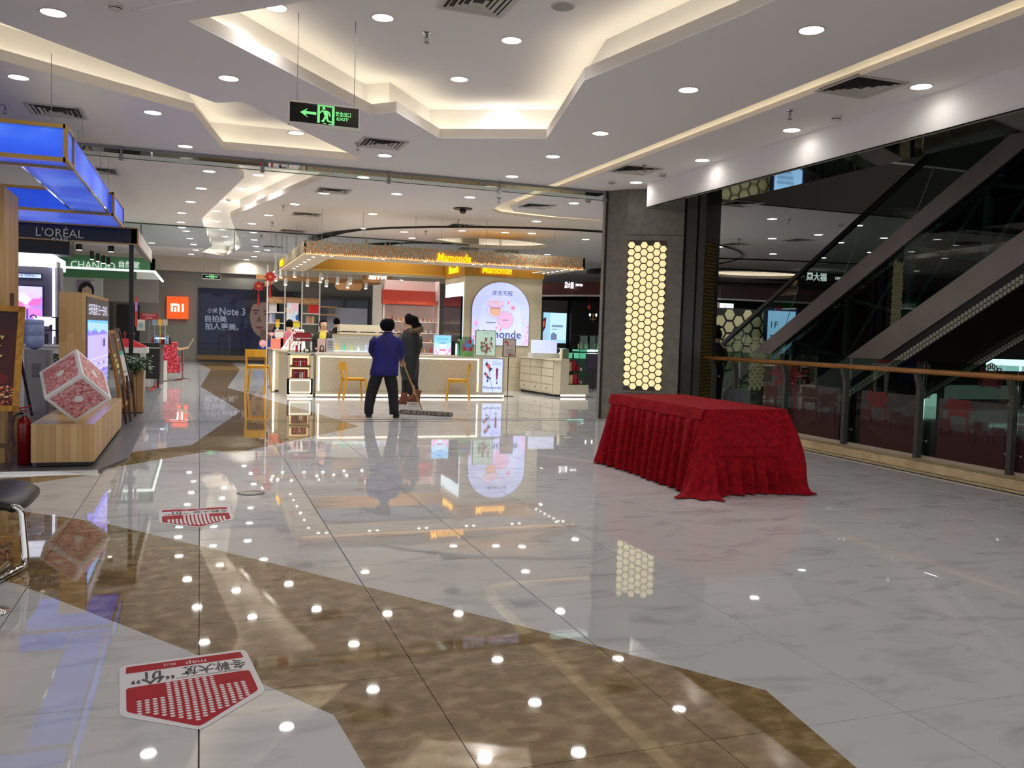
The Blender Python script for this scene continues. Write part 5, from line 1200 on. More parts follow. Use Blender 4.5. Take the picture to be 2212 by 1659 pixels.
# tilted cube
_c0 = Vector((0,0,HC)); V0 = _c0+(Vector((-1.19151,10.44736,.88023))-_c0)*.907; Lc = .475416*.907
E_ = [Vector((-.79971,.17432,-.57452)), Vector((.55711,.57217,-.60187)), Vector((-.22380,.80140,.55468))]
_low = min((V0+Lc*(i*E_[0]+j*E_[1]+k*E_[2])).z for i in (0,1) for j in (0,1) for k in (0,1))
V0 = V0+ZU*(pz+.009-_low)
qc = thing('display_cube', 'white display cube with plain red printed faces balanced on one corner on the plinth', 'cube', (V0.x,V0.y+.2,pz))
ctr = V0+Lc/2*(E_[0]+E_[1]+E_[2])
MB().obox(ctr, E_[0]*Lc/2, E_[1]*Lc/2, E_[2]*Lc/2).build('cube_body', M('cube_white', (222,220,222), .35), qc)
for (i,j,k) in ((0,1,2),(0,2,1),(1,2,0)):
    # faces through V0 spanned by i,j, outward = -k
    N = -E_[k]; O = V0
    def P_(u,v): return O+E_[i]*Lc*u+E_[j]*Lc*v+N*.002
    MB().add([P_(.08,.08),P_(.92,.08),P_(.92,.92),P_(.08,.92)],[(0,1,2,3)]).build('printed_face', noise_mat('muted_red_print', (176,74,80), (222,176,176), (34,34,34), 3, .45, .35, .65, obj=False), qc)
    MB().add([P_(.5+.10*cos(t),.5+.10*sin(t))+N*.002 for t in [2*pi*q/16 for q in range(16)]],[tuple(range(16))]).build('plain_centre', M('cube_white'), qc)
st_ = MB().box(-1.3,-1.22,10.35,10.43,pz+.008,pz+.14).build('cube_prop', wood_h, qc)
# big touch-screen totem
x185 = -1.19; ty0 = PX(185,640,x185).y; ty1 = PX(234,650,x185).y; tzt = PX(185,632,x185).z
tt = thing('screen_totem', 'tall wooden directory totem with lilac glowing map screen facing the aisle', 'screen totem', (x185-.3,(ty0+ty1)/2,.03))
txl = PY(127,700,ty0).x
MB().box(txl,x185,ty0,ty1,pz+.01,tzt).build('casing', wood_h, tt)
planks(tt, Vector((txl,ty0,pz+.012)), XR, ZU, x185-txl, tzt-pz-.012, Vector((0,-1,0)), .07, 5)
MB().box(x185,x185+.012,ty0+.03,ty1-.06,.55,tzt-.04).build('grey_surround', M('screen_grey', (96,90,92), .4), tt)
sz0, sz1 = .62, tzt-.30; sy0, sy1 = ty0+.07, ty1-.22; sw, sh_ = sy1-sy0, sz1-sz0
S = [((120,112,232),rect(0,0,1,1)),((96,170,240),rect(0,.86,1,1)),((170,160,240),rect(0,.3,1,.8)),((150,190,240),[(0,.9),(.1,.84),(.3,.9),(.5,.82),(.7,.88),(1,.8),(1,.95),(0,.97)])]
for i in range(6): S.append(((210,206,250),rect(0,.08+.08*i,1,.086+.08*i)))
for i in range(3):
    for j in range(4): S.append(((96,90,170),rect(.12+.25*i,.12+.09*j,.2+.25*i,.15+.09*j)))
S += [((60,56,90),rect(.62,.63,.72,.74)),((90,190,170),circ(.5,.04,.07,.02)),((210,90,110),circ(.7,.03,.05,.015))]
graphic('map_screen', (x185+.014,sy0,sz0), YU, ZU, [(c,[(u*sw,v*sh_) for u,v in pl]) for c, pl in S], LIT, tt)
text('扫码逛街 扫一扫有礼', (x185+.014,sy0+.05,sz1+.06), YU, ZU, sw*.95, .13, M('lit_white', (225,225,250), 1, emit=.9), tt)
# framed red poster on wooden easel at far left
ez = thing('easel_poster', 'gold-framed dark red poster on a wooden easel at the far left', 'easel', (-2.3,9.6,.03))
EY = G(20,1022).y
f0, f1 = PY(-70,880,EY), PY(40,889,EY); f2, f3 = PY(54,663,EY+.12), PY(-60,655,EY+.12)
Rv = Vector((f1.x-f0.x,0,0)); Uv = Vector((0,.14,f2.z-f1.z)); Wd = f2.x-f0.x; Hd = Uv.length; Un = Uv.normalized(); Nn_ = XR.cross(Un)
O = Vector((f1.x-1.0+.04,EY,f1.z)); Wd = 1.0
lean = Vector((.035,0,0))
# the frame leans slightly, its top right further out
Rr = Vector((1,0,0)); Ud = Vector((f2.x-f1.x,.14,f2.z-f1.z)); Hd = Ud.length; Ud = Ud.normalized(); Nn_ = Rr.cross(Ud).normalized(); Rr = Ud.cross(Nn_)
O = Vector((f1.x,EY,f1.z))-Rr*Wd
for (u0,v0,u1,v1) in ((0,0,Wd,.055),(0,Hd-.055,Wd,Hd),(0,0,.055,Hd),(Wd-.055,0,Wd,Hd)):
    c = O+Rr*(u0+u1)/2+Ud*(v0+v1)/2; MB().obox(c, Rr*(u1-u0)/2, Nn_*.018, Ud*(v1-v0)/2).build('gilded_moulding', goldfr, ez)
rr = random.Random(2); W2, H2 = Wd-.11, Hd-.11
S = [((70,6,14),rect(0,0,W2,H2)),((50,8,14),rect(0,H2*.8,W2,H2)),((110,10,16),circ(W2*.6,H2*.28,W2*.35,H2*.1))]
for k in range(50):
    t = rr.random()*pi; l_ = .05+.2*rr.random(); x_ = W2*.5+.2*(rr.random()-.5); y_ = H2*.2; S.append(((150,16,20),[(x_-.005,y_),(x_+.005,y_),(min(W2,max(0,x_+l_*cos(t))),y_+l_*sin(t))]))
for k in range(420):
    x_, y_ = W2*rr.random(), H2*(.01+.19*rr.random()**.8); c = rr.choice([(226,190,140),(190,70,40),(240,214,180),(140,30,24),(214,150,90),(110,20,20)]); s_ = .006+.012*rr.random()
    S.append((c, circ(min(W2-s_,max(s_,x_)),max(s_,y_),s_,s_*.7,6)))
graphic('poster_print', O+Rr*.055+Ud*.055+Nn_*.004, Rr, Ud, S, PRINT, ez, step=.00001)
MB().obox(O+Rr*Wd/2+Ud*Hd/2-Nn_*.01, Rr*(Wd/2-.02), Nn_*.005, Ud*(Hd/2-.02)).build('backing_board', M('backing', (60,40,30), .7), ez)
gly = M('pale_gold_ink', (206,190,120), .5)
text('盛宴', O+Rr*(Wd-.62)+Ud*(Hd*.56)+Nn_*.018, Rr, Ud, .46, .17, gly, ez, shear=.2)
text('会火', O+Rr*(Wd-.62)+Ud*(Hd*.40)+Nn_*.018, Rr, Ud, .46, .17, gly, ez, shear=.2)
text('限时一 周年 发', O+Rr*(Wd-.5)+Ud*(Hd*.33)+Nn_*.018, Rr, Ud, .3, .025, gly, ez)
MB().obox(O+Rr*(Wd-.42)+Ud*(Hd-.115)+Nn_*.018, Rr*.10, Nn_*.001, Ud*.008).build('tiny_red_print', red, ez)
ewood = noise_mat('easel_wood', (86,52,34), (62,36,24), (8,8,8), 3, .5)
eb = G(20,1022)
MB().tube([(eb.x,eb.y+.02,.03),(eb.x,eb.y+.03,.10)], [.004,.022], 6).tube([(eb.x,eb.y+.02,.10),(eb.x-.02,EY+.27,f2.z+.13)], .022, 6).build('leg', ewood, ez)
MB().tube([PY(60,890,10.1),(PY(71,918,10.3))], .012, 6).build('leg', ewood, ez) if 0 else None
MB().tube([(G(72,918).x,G(72,918).y,.03),(eb.x-.02,EY+.26,f2.z-.1)], .018, 6).build('leg', ewood, ez)
MB().tube([(eb.x-.9,9.6,.03),(eb.x-.3,EY+.24,f2.z-.2)], .02, 6).build('leg', ewood, ez)
MB().box(eb.x-.9,eb.x+.03,eb.y+.0,eb.y+.035,PY(20,963,eb.y).z-.02,PY(20,963,eb.y).z+.02).build('crossbar', ewood, ez)
# fire extinguisher
ex = PY(61,1005,9.85); fx = thing('fire_extinguisher', 'dark red fire extinguisher standing between easel and wooden plinth', 'fire extinguisher', (ex.x-.02,9.85,.03))
ecx = ex.x-.03
er = .068
MB().lathe((ecx,9.85,.03), [(er,0),(er,.40),(er*.85,.45),(er*.4,.48),(.02,.49)], 18).build('cylinder', M('extinguisher_red', (128,10,16), .25), fx, smooth=True)
MB().tube([(ecx,9.85,.51),(ecx,9.85,.56)], .016, 8).build('valve', M('clip_metal'), fx)
MB().obox((ecx-.02,9.85,.60), (.07,0,.012), (0,.009,0), (0,0,.007)).obox((ecx-.01,9.85,.57), (.06,0,-.008), (0,.009,0), (0,0,.006)).build('handle', red, fx)
MB().tube([(ecx-.02,9.82,.56),(ecx-.085,9.80,.52),(ecx-.10,9.80,.40),(ecx-.085,9.80,.22)], .010, 6).build('hose', black, fx)
# water dispenser
wq = PY(88,745,13.4); wx0, wx1 = PY(52,800,13.4).x, PY(107,800,13.4).x
wd = thing('water_dispenser', 'grey water dispenser cabinet with slotted door behind the tilted cube', 'water dispenser', ((wx0+wx1)/2,13.6,.03))
wz = PY(80,755,13.4).z
MB().cbox(wx0,wx1,13.4,13.75,.06,wz,.02).build('cabinet', M('dispenser_grey', (150,148,152), .4), wd)
MB().box(wx0+.04,wx1-.04,13.385,13.4,.15,wz-.08).build('door', M('dispenser_door', (156,154,158), .4), wd)
for k in range(9): MB().box((wx0+wx1)/2-.06,(wx0+wx1)/2+.05,13.38,13.386,wz-.2-.022*k,wz-.192-.022*k).build('vent_slot', M('slot_grey', (96,94,98), .5), wd)
bcx = (PY(52,720,13.55).x+PY(95,720,13.55).x)/2; bw = (PY(95,720,13.55).x-PY(52,720,13.55).x)/2
wb_ = thing('water_bottle', 'blue plastic water bottle upside down on the water dispenser', 'water bottle', (bcx,13.58,wz))
btop = PY(70,690,13.55).z; hb_ = btop-wz
MB().lathe((bcx,13.58,wz), [(.03,0),(bw*.85,.03),(bw,.08),(bw,hb_*.42),(bw*.94,hb_*.45),(bw,hb_*.48),(bw,hb_*.8),(bw*.94,hb_*.83),(bw,hb_*.86),(bw,hb_*.96),(bw*.85,hb_)], 22).build('bottle_body', M('bottle_blue', (160,176,222), .15, spec=.6), wb_, smooth=True)
MB().tube([(bcx+bw*.3*cos(t),13.50,btop+.02+bw*.35*sin(t)) for t in [pi*k/8 for k in range(9)]], .008, 6).build('handle', M('bottle_dark', (50,58,90), .4), wb_)
# glossy white counter with lit header, perfect sign, lotus poster
LY = 17.0
lc = thing('cosmetics_wall', 'dark framed cosmetics wall with bright white header, small lit sign and pink lotus poster', 'display wall', (-4.2,LY+.3,.03))
q = RY(40,575,122,745,LY); 
MB().box(-6.4,q[1],LY,LY+.3,.8,q[3]).build('grey_panel', M('mauve_grey', (104,98,112), .5), lc)
q2_ = RY(40,546,114,573,LY-.25)
MB().box(-6.4,q2_[1],LY-.25,LY+.3,q2_[2],q2_[3]).build('white_header', M('header_glow', (245,248,255), 1, emit=1.7, ecol=(236,242,255)), lc)
MB().prism([(q2_[1],LY-.25),(PY(142,560,LY+1.6).x,LY+1.6),(PY(142,560,LY+1.6).x-.1,LY+1.6),(q2_[1]-.1,LY-.0)],q2_[2],q2_[3]).build('white_return', M('return_glow', (225,235,245), 1, emit=1.0, ecol=(214,230,245)), lc)
q3_ = RY(40,589,92,602,LY); MB().box(q3_[0]-1.2,q3_[1],LY-.02,LY,q3_[2],q3_[3]).build('sign_frame', M('navy_edge', (30,34,90), .4), lc)
MB().box(q3_[0]-1.18,q3_[1]-.02,LY-.024,LY-.02,q3_[2]+.02,q3_[3]-.02).build('sign_face', M('sign_glow', (196,214,246), 1, emit=1.0, ecol=(196,214,250)), lc)
text('AGE PERFECT', (q3_[0]-.02,LY-.03,q3_[2]+.04), XR, ZU, q3_[1]-q3_[0]-.05, .055, M('navy_ink'), lc, bold=.01)
q4 = RY(40,618,92,692,LY); PW, PH = q4[1]-q4[0]+.5, q4[3]-q4[2]
MB().box(q4[0]-.52,q4[1]+.02,LY-.02,LY,q4[2]-.02,q4[3]+.02).build('poster_frame', M('navy_edge'), lc)
S = [((176,140,240),rect(0,0,1,1)),((206,196,246),[(.3,1),(1,1),(1,.7),(.6,.6),(.35,.8)]),((196,150,240),rect(0,.8,.4,1))]
for cx_,cy_,a_,l_,w_,c_ in [(.72,.45,2.3,.5,.14,(240,214,244)),(.72,.45,1.2,.48,.16,(214,190,246)),(.72,.45,.5,.4,.12,(220,110,190)),(.72,.45,3.0,.35,.13,(232,120,180)),(.72,.40,-2.2,.5,.12,(236,220,250)),(.72,.4,-.8,.5,.13,(226,130,210)),(.72,.45,1.8,.36,.1,(246,236,250)),(.2,.5,1.8,.4,.14,(216,70,120)),(.2,.5,2.6,.3,.12,(230,120,170)),(.2,.45,-2.0,.4,.1,(240,200,236))]:
    e = Vector((cos(a_),sin(a_))); g_ = Vector((-e.y,e.x)); C0 = Vector((cx_,cy_)); pl = [C0, C0+e*l_*.5+g_*w_, C0+e*l_, C0+e*l_*.5-g_*w_]; S.append((c_,[(min(max(p.x,0),1),min(max(p.y,0),1)) for p in pl]))
S += [((226,170,220),circ(.72,.42,.06,.05)),((150,90,90),rect(.47,.6,.5,1)),((90,60,110),rect(.72,.05,.75,.35))]
graphic('lotus_poster', (q4[0]-.5,LY-.022,q4[2]), XR, ZU, [(c,[(u*PW,v*PH) for u,v in pl]) for c, pl in S], LIT, lc)
MB().box(q[1],q[1]+.02,LY-.03,LY+.3,.8,q[3]+.1).build('pale_edge', M('pale_edge'), lc)
xg0, xg1 = PY(114,650,LY).x, PY(120,650,LY).x
MB().box(q[1]+.02,xg0,LY-.02,LY+.3,.8,q2_[2]).build('dark_jamb', black, lc)
MB().box(xg0,xg1,LY-.05,LY+.3,.8,q2_[2]).build('light_jamb', M('jamb_glow', (240,242,255), 1, emit=1.5, ecol=(236,236,255)), lc)
MB().box(xg1,PY(131,650,LY).x,LY+.0,LY+.3,.8,q2_[2]).build('grey_jamb', M('grey_jamb', (150,148,150), .5), lc)
MB().box(-6.4,PY(150,650,LY-.3).x,LY-.3,LY+.3,q2_[3],q2_[3]+.28).build('dark_pelmet', black, lc)
# white cabinet counter and make-up stands
wc = thing('white_cabinet', 'white counter with black wire stands left of the wooden totem', 'counter', (-3.2,15.5,.03))
wq0 = RY(52,747,128,770,15.2)
MB().box(-5,wq0[1],15.2,15.9,.05,wq0[3]).build('body', white, wc)
MB().box(-5,wq0[1]+.03,15.17,15.92,wq0[3],wq0[3]+.03).build('top', M('gloss_white', (220,218,220), .15), wc)
ms = thing('makeup_stand', 'black framed make-up stand with glowing white back left of the totem', 'display stand', (-3,15.5,wq0[3]+.03))
ma = RY(68,683,126,745,15.4)
MB().box(ma[0],ma[1]-.12,15.6,15.62,ma[2]+.3,ma[3]).build('glow_back', M('white_back_glow', (255,255,255), 1, emit=1.3), ms)
MB().box(ma[1]-.03,ma[1],15.4,15.42,ma[2],ma[3]).box(ma[1]-.03,ma[1],15.6,15.62,ma[2],ma[3]).box(ma[0],ma[1],15.4,15.62,ma[2],ma[2]+.02).box(ma[0],ma[1],15.4,15.62,(ma[2]+ma[3])/2,(ma[2]+ma[3])/2+.02).box(ma[0],ma[1],15.6,15.62,ma[3]-.02,ma[3]).build('black_frame', black, ms)
for k in range(6):
    tag(MB().cbox(ma[0]+.06+.06*k,ma[0]+.10+.06*k,15.45,15.5,[ma[2],(ma[2]+ma[3])/2][k % 2]+.02,[ma[2],(ma[2]+ma[3])/2][k % 2]+.1+.04*(k % 3)).build('cosmetic_box', M('mk%d' % k, rp.choice([(60,20,50),(150,40,70),(210,200,210),(40,40,60)]), .3)), 'small make-up item, %s from the left on the black framed stand' % ORD[k], 'cosmetics', 'make-up on the black framed stand')
rs_ = [G(322,847),G(331,847),G(353,818),G(347,818)]
MB().prism([(p.x,p.y) for p in rs_],.0,.034).build('red_edge_strip', M('red_edge', (150,30,40), .5), plat)
# black fascia with raised gold lettering
lf = thing('shop_fascia', 'black fascia board with gold rim and raised pale gold letters below the blue boxes', 'fascia', (-3.5,16.4,2.86))
f0_ = PY(298,527,16.4)
fx1 = PY(297,511,16.4).x; fz0, fz1 = f0_.z, PY(297,495,16.4).z
MB().box(-7,fx1,16.4,16.5,fz0,fz1).box(fx1-.1,fx1,16.4,21.0,fz0,fz1).build('board', M('fascia_black', (16,16,22), .3), lf)
MB().box(-7,fx1+.012,16.385,16.51,fz1,fz1+.02).box(-7,fx1+.012,16.385,16.51,fz0-.018,fz0).box(fx1-.005,fx1+.02,16.385,16.42,fz0,fz1).box(fx1,fx1+.012,16.4,21,fz0-.018,fz0+.0).build('gold_rim', gold, lf)
MB().box(fx1,fx1+.01,16.45,21.0,fz0+.01,fz1-.01).build('pale_side_panel', M('side_panel', (190,186,186), .5), lf)
lg = M('letter_gold', (196,184,150), .3, .6)
a_ = PY(79,510,16.4); b_ = PY(181,514,16.4)
text("L'ORÉAL", (a_.x,16.37,a_.z), XR, ZU, b_.x-a_.x, .175, lg, lf, ext=.03)
a2_ = PY(114,518,16.4); b2_ = PY(148,518,16.4)
text("PARIS", (a2_.x,16.37,a2_.z-.02), XR, ZU, b2_.x-a2_.x, .055, lg, lf, ext=.03, bold=.01)
MB().box(fx1-.02,fx1-.02+.05,16.6,16.65,fz0-.3,fz0) if 0 else None
mb = MB()
for x in (60,118,171,240): p = PY(x,530,16.9); mb.tube([(p.x,16.9,fz0-.02),(p.x,16.9,fz0-.12)], .05, 10)
for k in range(4): mb.tube([(-1.9+.05*k,18.0+.5*k,fz0-.05),(-1.9+.05*k,18.0+.5*k,fz0-.20)], .035, 10)
mb.build('black_spotlights', black, lf, kind='stuff', label='row of black cylinder spotlights')
mb = MB()
for x in (60,118,171,240): p = PY(x,530,16.9); mb.lathe((p.x,16.9,fz0-.125), [(.04,0),(.04,.004)], 10)
for k in range(4): mb.lathe((-1.9+.05*k,18.0+.5*k,fz0-.205), [(.03,0),(.03,.004)], 10)
mb.build('spotlight_discs', M('canopy_lamp'), lf, kind='stuff', label='bright spotlight faces')
pp = G(282,850); p_ = PY(284,560,16.45)
MB().box(p_.x-.035,p_.x+.035,16.42,16.49,.03,fz0).build('post', black, lf)
# hanging banner strip beside the post
MB().box(p_.x+.06,p_.x+.10,16.45,16.47,PY(290,706,16.45).z,PY(290,640,16.45).z,col=(226,80,60)).box(p_.x+.06,p_.x+.10,16.448,16.472,PY(290,672,16.45).z,PY(290,652,16.45).z,col=(220,170,230)).build('side_banner', PAINT, lf)
# white table with red gift display, black cabinet
tq = RY(265,751,329,758,19.6)
wt = thing('white_table', 'white console table with tapered leg and red cloth display behind the leafy planter', 'table', (-1.6,19.9,.03))
tzt_ = PY(320,751,19.6).z
MB().box(-2.6,-1.02,19.6,20.2,tzt_-.12,tzt_).build('tabletop', white, wt)
for x,y in ((-1.12,19.68),(-2.5,19.68),(-1.12,20.12),(-2.5,20.12)): MB().add([(x+dx*s_,y+dy*s_,z) for s_,z in ((.5,.03),(1,tzt_-.12)) for dx,dy in ((-.05,-.05),(.05,-.05),(.05,.05),(-.05,.05))],[(3,2,1,0),(4,5,6,7)]+[(i,(i+1)%4,(i+1)%4+4,i+4) for i in range(4)]).build('leg', white, wt)
MB().add([(-2.1,19.62,tzt_+.005),(-1.05,19.62,tzt_+.005),(-1.05,20.1,tzt_+.005),(-2.1,20.1,tzt_+.005),(-1.8,19.75,tzt_+.17),(-1.35,19.75,tzt_+.17),(-1.35,20.0,tzt_+.17),(-1.8,20.0,tzt_+.17)],[(3,2,1,0),(4,5,6,7)]+[(i,(i+1)%4,(i+1)%4+4,i+4) for i in range(4)]).build('red_cloth_riser', M('red_cloth', (170,16,20), .8), wt)
carton(-2.2,19.75,tzt_,.5,.2,.3,(206,70,66),'translucent red box on the white table, behind the black post')
carton(-2.05,19.66,tzt_,.3,.1,.17,(200,160,100),'tan box on the white table behind the black post')
for k in range(6):
    x = -1.75+.09*k; c = [(60,24,20),(150,40,30),(40,30,30),(120,30,40),(70,40,30),(30,30,34)][k]
    tag(MB().lathe((x,19.88,tzt_+.17), [(.03,0),(.03,.1),(.012,.13),(.012,.17)], 8).build('perfume_bottle', M('pf%d' % k, c, .2)), 'dark perfume bottle, %s from the left on the red cloth riser' % ORD[k], 'bottle', 'perfume bottles on the red riser')
q = RY(294,690,312,714,19.7)
framed('counter_card', 'pale upright product card on the white table', 'card', q[0],q[1],q[2],q[3],19.9,.01,[((206,206,190),rect(0,0,1,1)),((140,180,190),circ(.5,.45,.3,.25)),((230,230,220),rect(.1,.8,.9,.95))],PRINT,white,.004)
kc2 = thing('black_cabinet', 'black cabinet with small brass knob behind the white table', 'cabinet', (-.9,21.8,0))
kq0, kq1 = PY(327,760,21.5).x, PY(345,760,21.5).x; kz = PY(335,741,21.5).z
MB().box(kq0-.35,kq1,21.5,22.0,.22,kz).build('body', M('cabinet_black', (26,25,27), .35), kc2)
MB().box(kq0-.35,kq1+.0,21.49,21.5,kz-.12,kz-.105).build('drawer_line', M('pale_edge'), kc2)
for x in (kq0-.3,kq1-.05): MB().box(x,x+.04,21.52,21.56,0,.22).build('leg', M('cabinet_black'), kc2)
MB().ell((kq0+.03,21.48,kz-.3), .02,.02,.02).build('knob', gold, kc2)
# leafy planters
def planter(lab, x0, x1, y0, y1, zt, seed, n=5):
    p = thing('planter', lab, 'planter', ((x0+x1)/2,(y0+y1)/2,.03), 'picket planters')
    MB().box(x0+.015,x1-.015,y0+.015,y1-.015,.04,zt-.08).build('inner_box', M('soil_dark', (50,36,24), .9), p)
    def side(A, R, N, w):
        k = max(3, int(round(w/.11)))
        for i in range(k):
            a_ = w*i/k+.003; b_ = w*(i+1)/k-.003; m_ = (a_+b_)/2
            sec = [(a_,0),(b_,0),(b_,zt-.09),(m_,zt-.03),(a_,zt-.09)]
            MB().add([A+R*u+ZU*v for u,v in sec]+[A+R*u+ZU*v-N*.015 for u,v in sec],[(0,1,2,3,4)]+[(j,(j+1)%5,(j+1)%5+5,j+5) for j in range(5)]).build('picket', M('picket_wood%d' % (i % 3), [(164,124,78),(150,110,66),(172,134,88)][i % 3], .6), p)
    side(Vector((x0,y0,.035)), XR, Vector((0,-1,0)), x1-x0); side(Vector((x1,y0,.035)), YU, Vector((1,0,0)), y1-y0)
    r = random.Random(seed); mb = MB(); st = MB(); cx_, cy_ = (x0+x1)/2, (y0+y1)/2
    for i in range(300):
        a_ = r.random()*2*pi; rad = (x1-x0)*.7*sqrt(r.random()); hh = zt-.05+.30*r.random()*(1-.4*rad/(x1-x0)); P0 = Vector((cx_+rad*cos(a_),cy_+rad*1.2*sin(a_),hh))
        d = Vector((cos(a_),sin(a_),.2-.9*r.random())).normalized(); s_ = Vector((-sin(a_),cos(a_),.3*(r.random()-.5))).normalized(); L_ = .07+.06*r.random(); w_ = L_*.36; up = Vector((0,0,.02))
        mb.add([P0, P0+d*L_*.4+s_*w_-up*0, P0+d*L_, P0+d*L_*.4-s_*w_, P0+d*L_*.45+up], [(0,1,4),(1,2,4),(2,3,4),(3,0,4)])
        if i % 5 == 0: st.tube([(cx_,cy_,zt-.1),((cx_+P0.x)/2,(cy_+P0.y)/2,hh),P0], .004, 4)
    mb.build('foliage', noise_mat('leaf_green', (44,84,34), (24,54,22), (20,20,20), 2, .35, obj=False), p, kind='stuff'); st.build('stems', M('stem_green', (60,96,44), .6), p, kind='stuff')
g_ = G(284,897)
planter('leafy plant in a pointed-picket wooden planter beside the booth edge', -1.25, -.86, 15.3, 15.72, .75, 1)
planter('leafy plant in a picket planter partly hidden behind the tilted cube', -2.06, -1.7, 14.2, 14.58, .78, 2)
# two leaning easel boards by the aisle
def aboard(lab, pts, fcol, fill, Xb, extra):
    b = thing('aframe_sign', lab, 'sign', (Xb,(pts[0].y+pts[1].y)/2,.03))
    TL,TR,BR,BL = pts; R = (TR-TL+BR-BL).normalized(); U = (TL-BL+TR-BR).normalized(); N = R.cross(U).normalized()
    for A,Bp in ((TL,TR),(TR,BR),(BR,BL),(BL,TL)):
        m_ = (A+Bp)/2; d = (Bp-A); MB().obox(m_, d/2, d.normalized().cross(N)*.025, N*.018).build('frame_rail', fcol, b)
    mb = MB().add([TL,TR,BR,BL],[(3,2,1,0)]); mb.build('board', fill, b)
    def PT(u,v): return BL.lerp(BR,u).lerp(TL.lerp(TR,u),v)+N*.006
    mb = MB()
    for c, (u0,v0,u1,v1) in extra: mb.add([PT(u0,v0),PT(u1,v0),PT(u1,v1),PT(u0,v1)],[(0,1,2,3)],c)
    mb.build('print', PRINT, b)
    for P0 in (BL.lerp(BR,.15),BL.lerp(BR,.85)):
        MB().tube([P0+ZU*.3,(P0.x+.05,P0.y,.03)], .016, 6).build('leg', ewood, b)
        MB().tube([P0+ZU*.12-XR*.06,(P0.x-.03,P0.y+.09,.03)], .013, 6).build('leg', ewood, b)
brd = M('sign_brown_grey', (92,80,76), .5)
def tri4(Xt, Xb, ya, yb, zb, zt): return [Vector((Xt,ya,zt)),Vector((Xt,yb,zt)),Vector((Xb,yb,zb)),Vector((Xb,ya,zb))]
aboard('leaning golden-framed easel board with yellow-green lettering by the aisle, nearer of two', [PY(233,718,13.5),PY(245,716,14.0),PY(276,866,14.0),PY(262,879,13.5)], noise_mat('easel_gold_wood', (176,122,60), (150,98,44), (9,9,9), 3, .4), brd, -1.0,
   [((196,196,110),(.2,.66,.55,.70)),((176,180,100),(.25,.58,.6,.63)),((206,200,120),(.3,.5,.7,.56)),((180,170,110),(.3,.42,.6,.47)),((140,110,110),(.3,.3,.8,.33)),((90,76,74),(.1,.1,.9,.25))])
aboard('leaning dark-framed easel board with white notice by the aisle, farther of two', [PY(245,715,14.2),PY(256,712,14.8),PY(287,849,14.8),PY(271,857,14.2)], M('dark_brown_frame'), brd, -.95,
   [((200,204,206),(.12,.2,.88,.62)),((70,170,180),(.12,.62,.88,.68)),((120,120,120),(.2,.35,.7,.37)),((214,206,196),(.3,.84,.6,.87)),((110,100,96),(.2,.28,.8,.3))])
# green fascia shop
gf = thing('shop_fascia', 'green shop fascia with white letters and glowing white lower edge', 'fascia', (-4,24,2.85))
gq0 = PY(142,576,24).x; gz0 = PY(334,584.6,24).z; gx1 = PY(334,584,24).x; gz1 = PY(334,563,24).z
MB().box(-7,gx1,24,24.1,gz0,gz1+.05).box(gx1-.1,gx1,24,29.3,gz0,gz1+.05).build('green_board', M('shop_green', (70,128,84), .5), gf)
MB().box(-7,gx1+.02,23.98,24.04,gz0-.05,gz0).box(gx1-.03,gx1+.02,24,29.3,gz0-.05,gz0).build('glowing_edge', M('edge_glow', (245,255,248), 1, emit=1.2, ecol=(235,250,240)), gf)
MB().box(-7,gx1-.1,24.3,29.2,gz0+.01,gz0+.03).build('soffit', M('soffit_white', (214,220,214), .6), gf)
MB().box(-7,gx1-.5,25.2,25.3,gz0-.2,gz0+.02).build('inner_board', M('shop_green'), gf)
MB().box(gx1,gx1+.01,24.02,29.3,gz0,gz1+.05).build('glass_side', glass('green_glass', (170,214,180)), gf)
a_ = PY(153,578,24); text('CHANDO', (a_.x,23.97,a_.z), XR, ZU, PY(249,580,24).x-a_.x, .17, M('white_soft_glow', (235,245,240), 1, emit=.45), gf, ext=.02)
a_ = PY(257,578,24); text('自然堂', (a_.x,23.97,a_.z), XR, ZU, PY(301,580,24).x-a_.x, .17, M('white_soft_glow'), gf, ext=.02, bold=.01)
# portrait poster beneath green shop
pw_ = RY(153,593,222,700,26)
bp = thing('portrait_panel', 'white wall panel with dark-haired smiling woman portrait under the green fascia', 'poster', ((pw_[0]+pw_[1])/2,26,0))
MB().box(pw_[0]-.6,pw_[1],26,26.1,0,pw_[3]).build('panel', M('panel_white', (196,196,194), .5), bp)
pq_ = RY(166,606,206,640,25.98); W,Hh = pq_[1]-pq_[0], pq_[3]-pq_[2]+1.2; zb_ = pq_[2]-1.2
S = [((150,130,160),rect(0,0,W,Hh)),((206,200,206),rect(W*.75,0,W,Hh)),((30,22,26),circ(W*.52,Hh-.36,.27,.33)),((30,22,26),rect(W*.25,Hh-1.3,W*.8,Hh-.45)),((222,180,160),circ(W*.56,Hh-.42,.17,.23)),((222,180,160),rect(W*.45,Hh-1.3,W*.65,Hh-.6)),((40,26,26),circ(W*.56-.07,Hh-.36,.03,.012,8)),((40,26,26),circ(W*.56+.07,Hh-.36,.03,.012,8)),((170,60,70),circ(W*.56,Hh-.54,.05,.016,8)),((200,150,130),[(W*.555,Hh-.4),(W*.575,Hh-.47),(W*.545,Hh-.47)]),((30,22,26),[(W*.35,Hh-.3),(W*.6,Hh-.14),(W*.78,Hh-.3),(W*.7,Hh-.05),(W*.4,Hh-.05)])]
S = S[:2]+[(c_,[(W*.5+(u-W*.5)*.72, Hh+(v-Hh)*.72) for u,v in pl]) for c_, pl in S[2:]]
graphic('portrait_print', (pq_[0],25.97,zb_), XR, ZU, S, PRINT, bp)
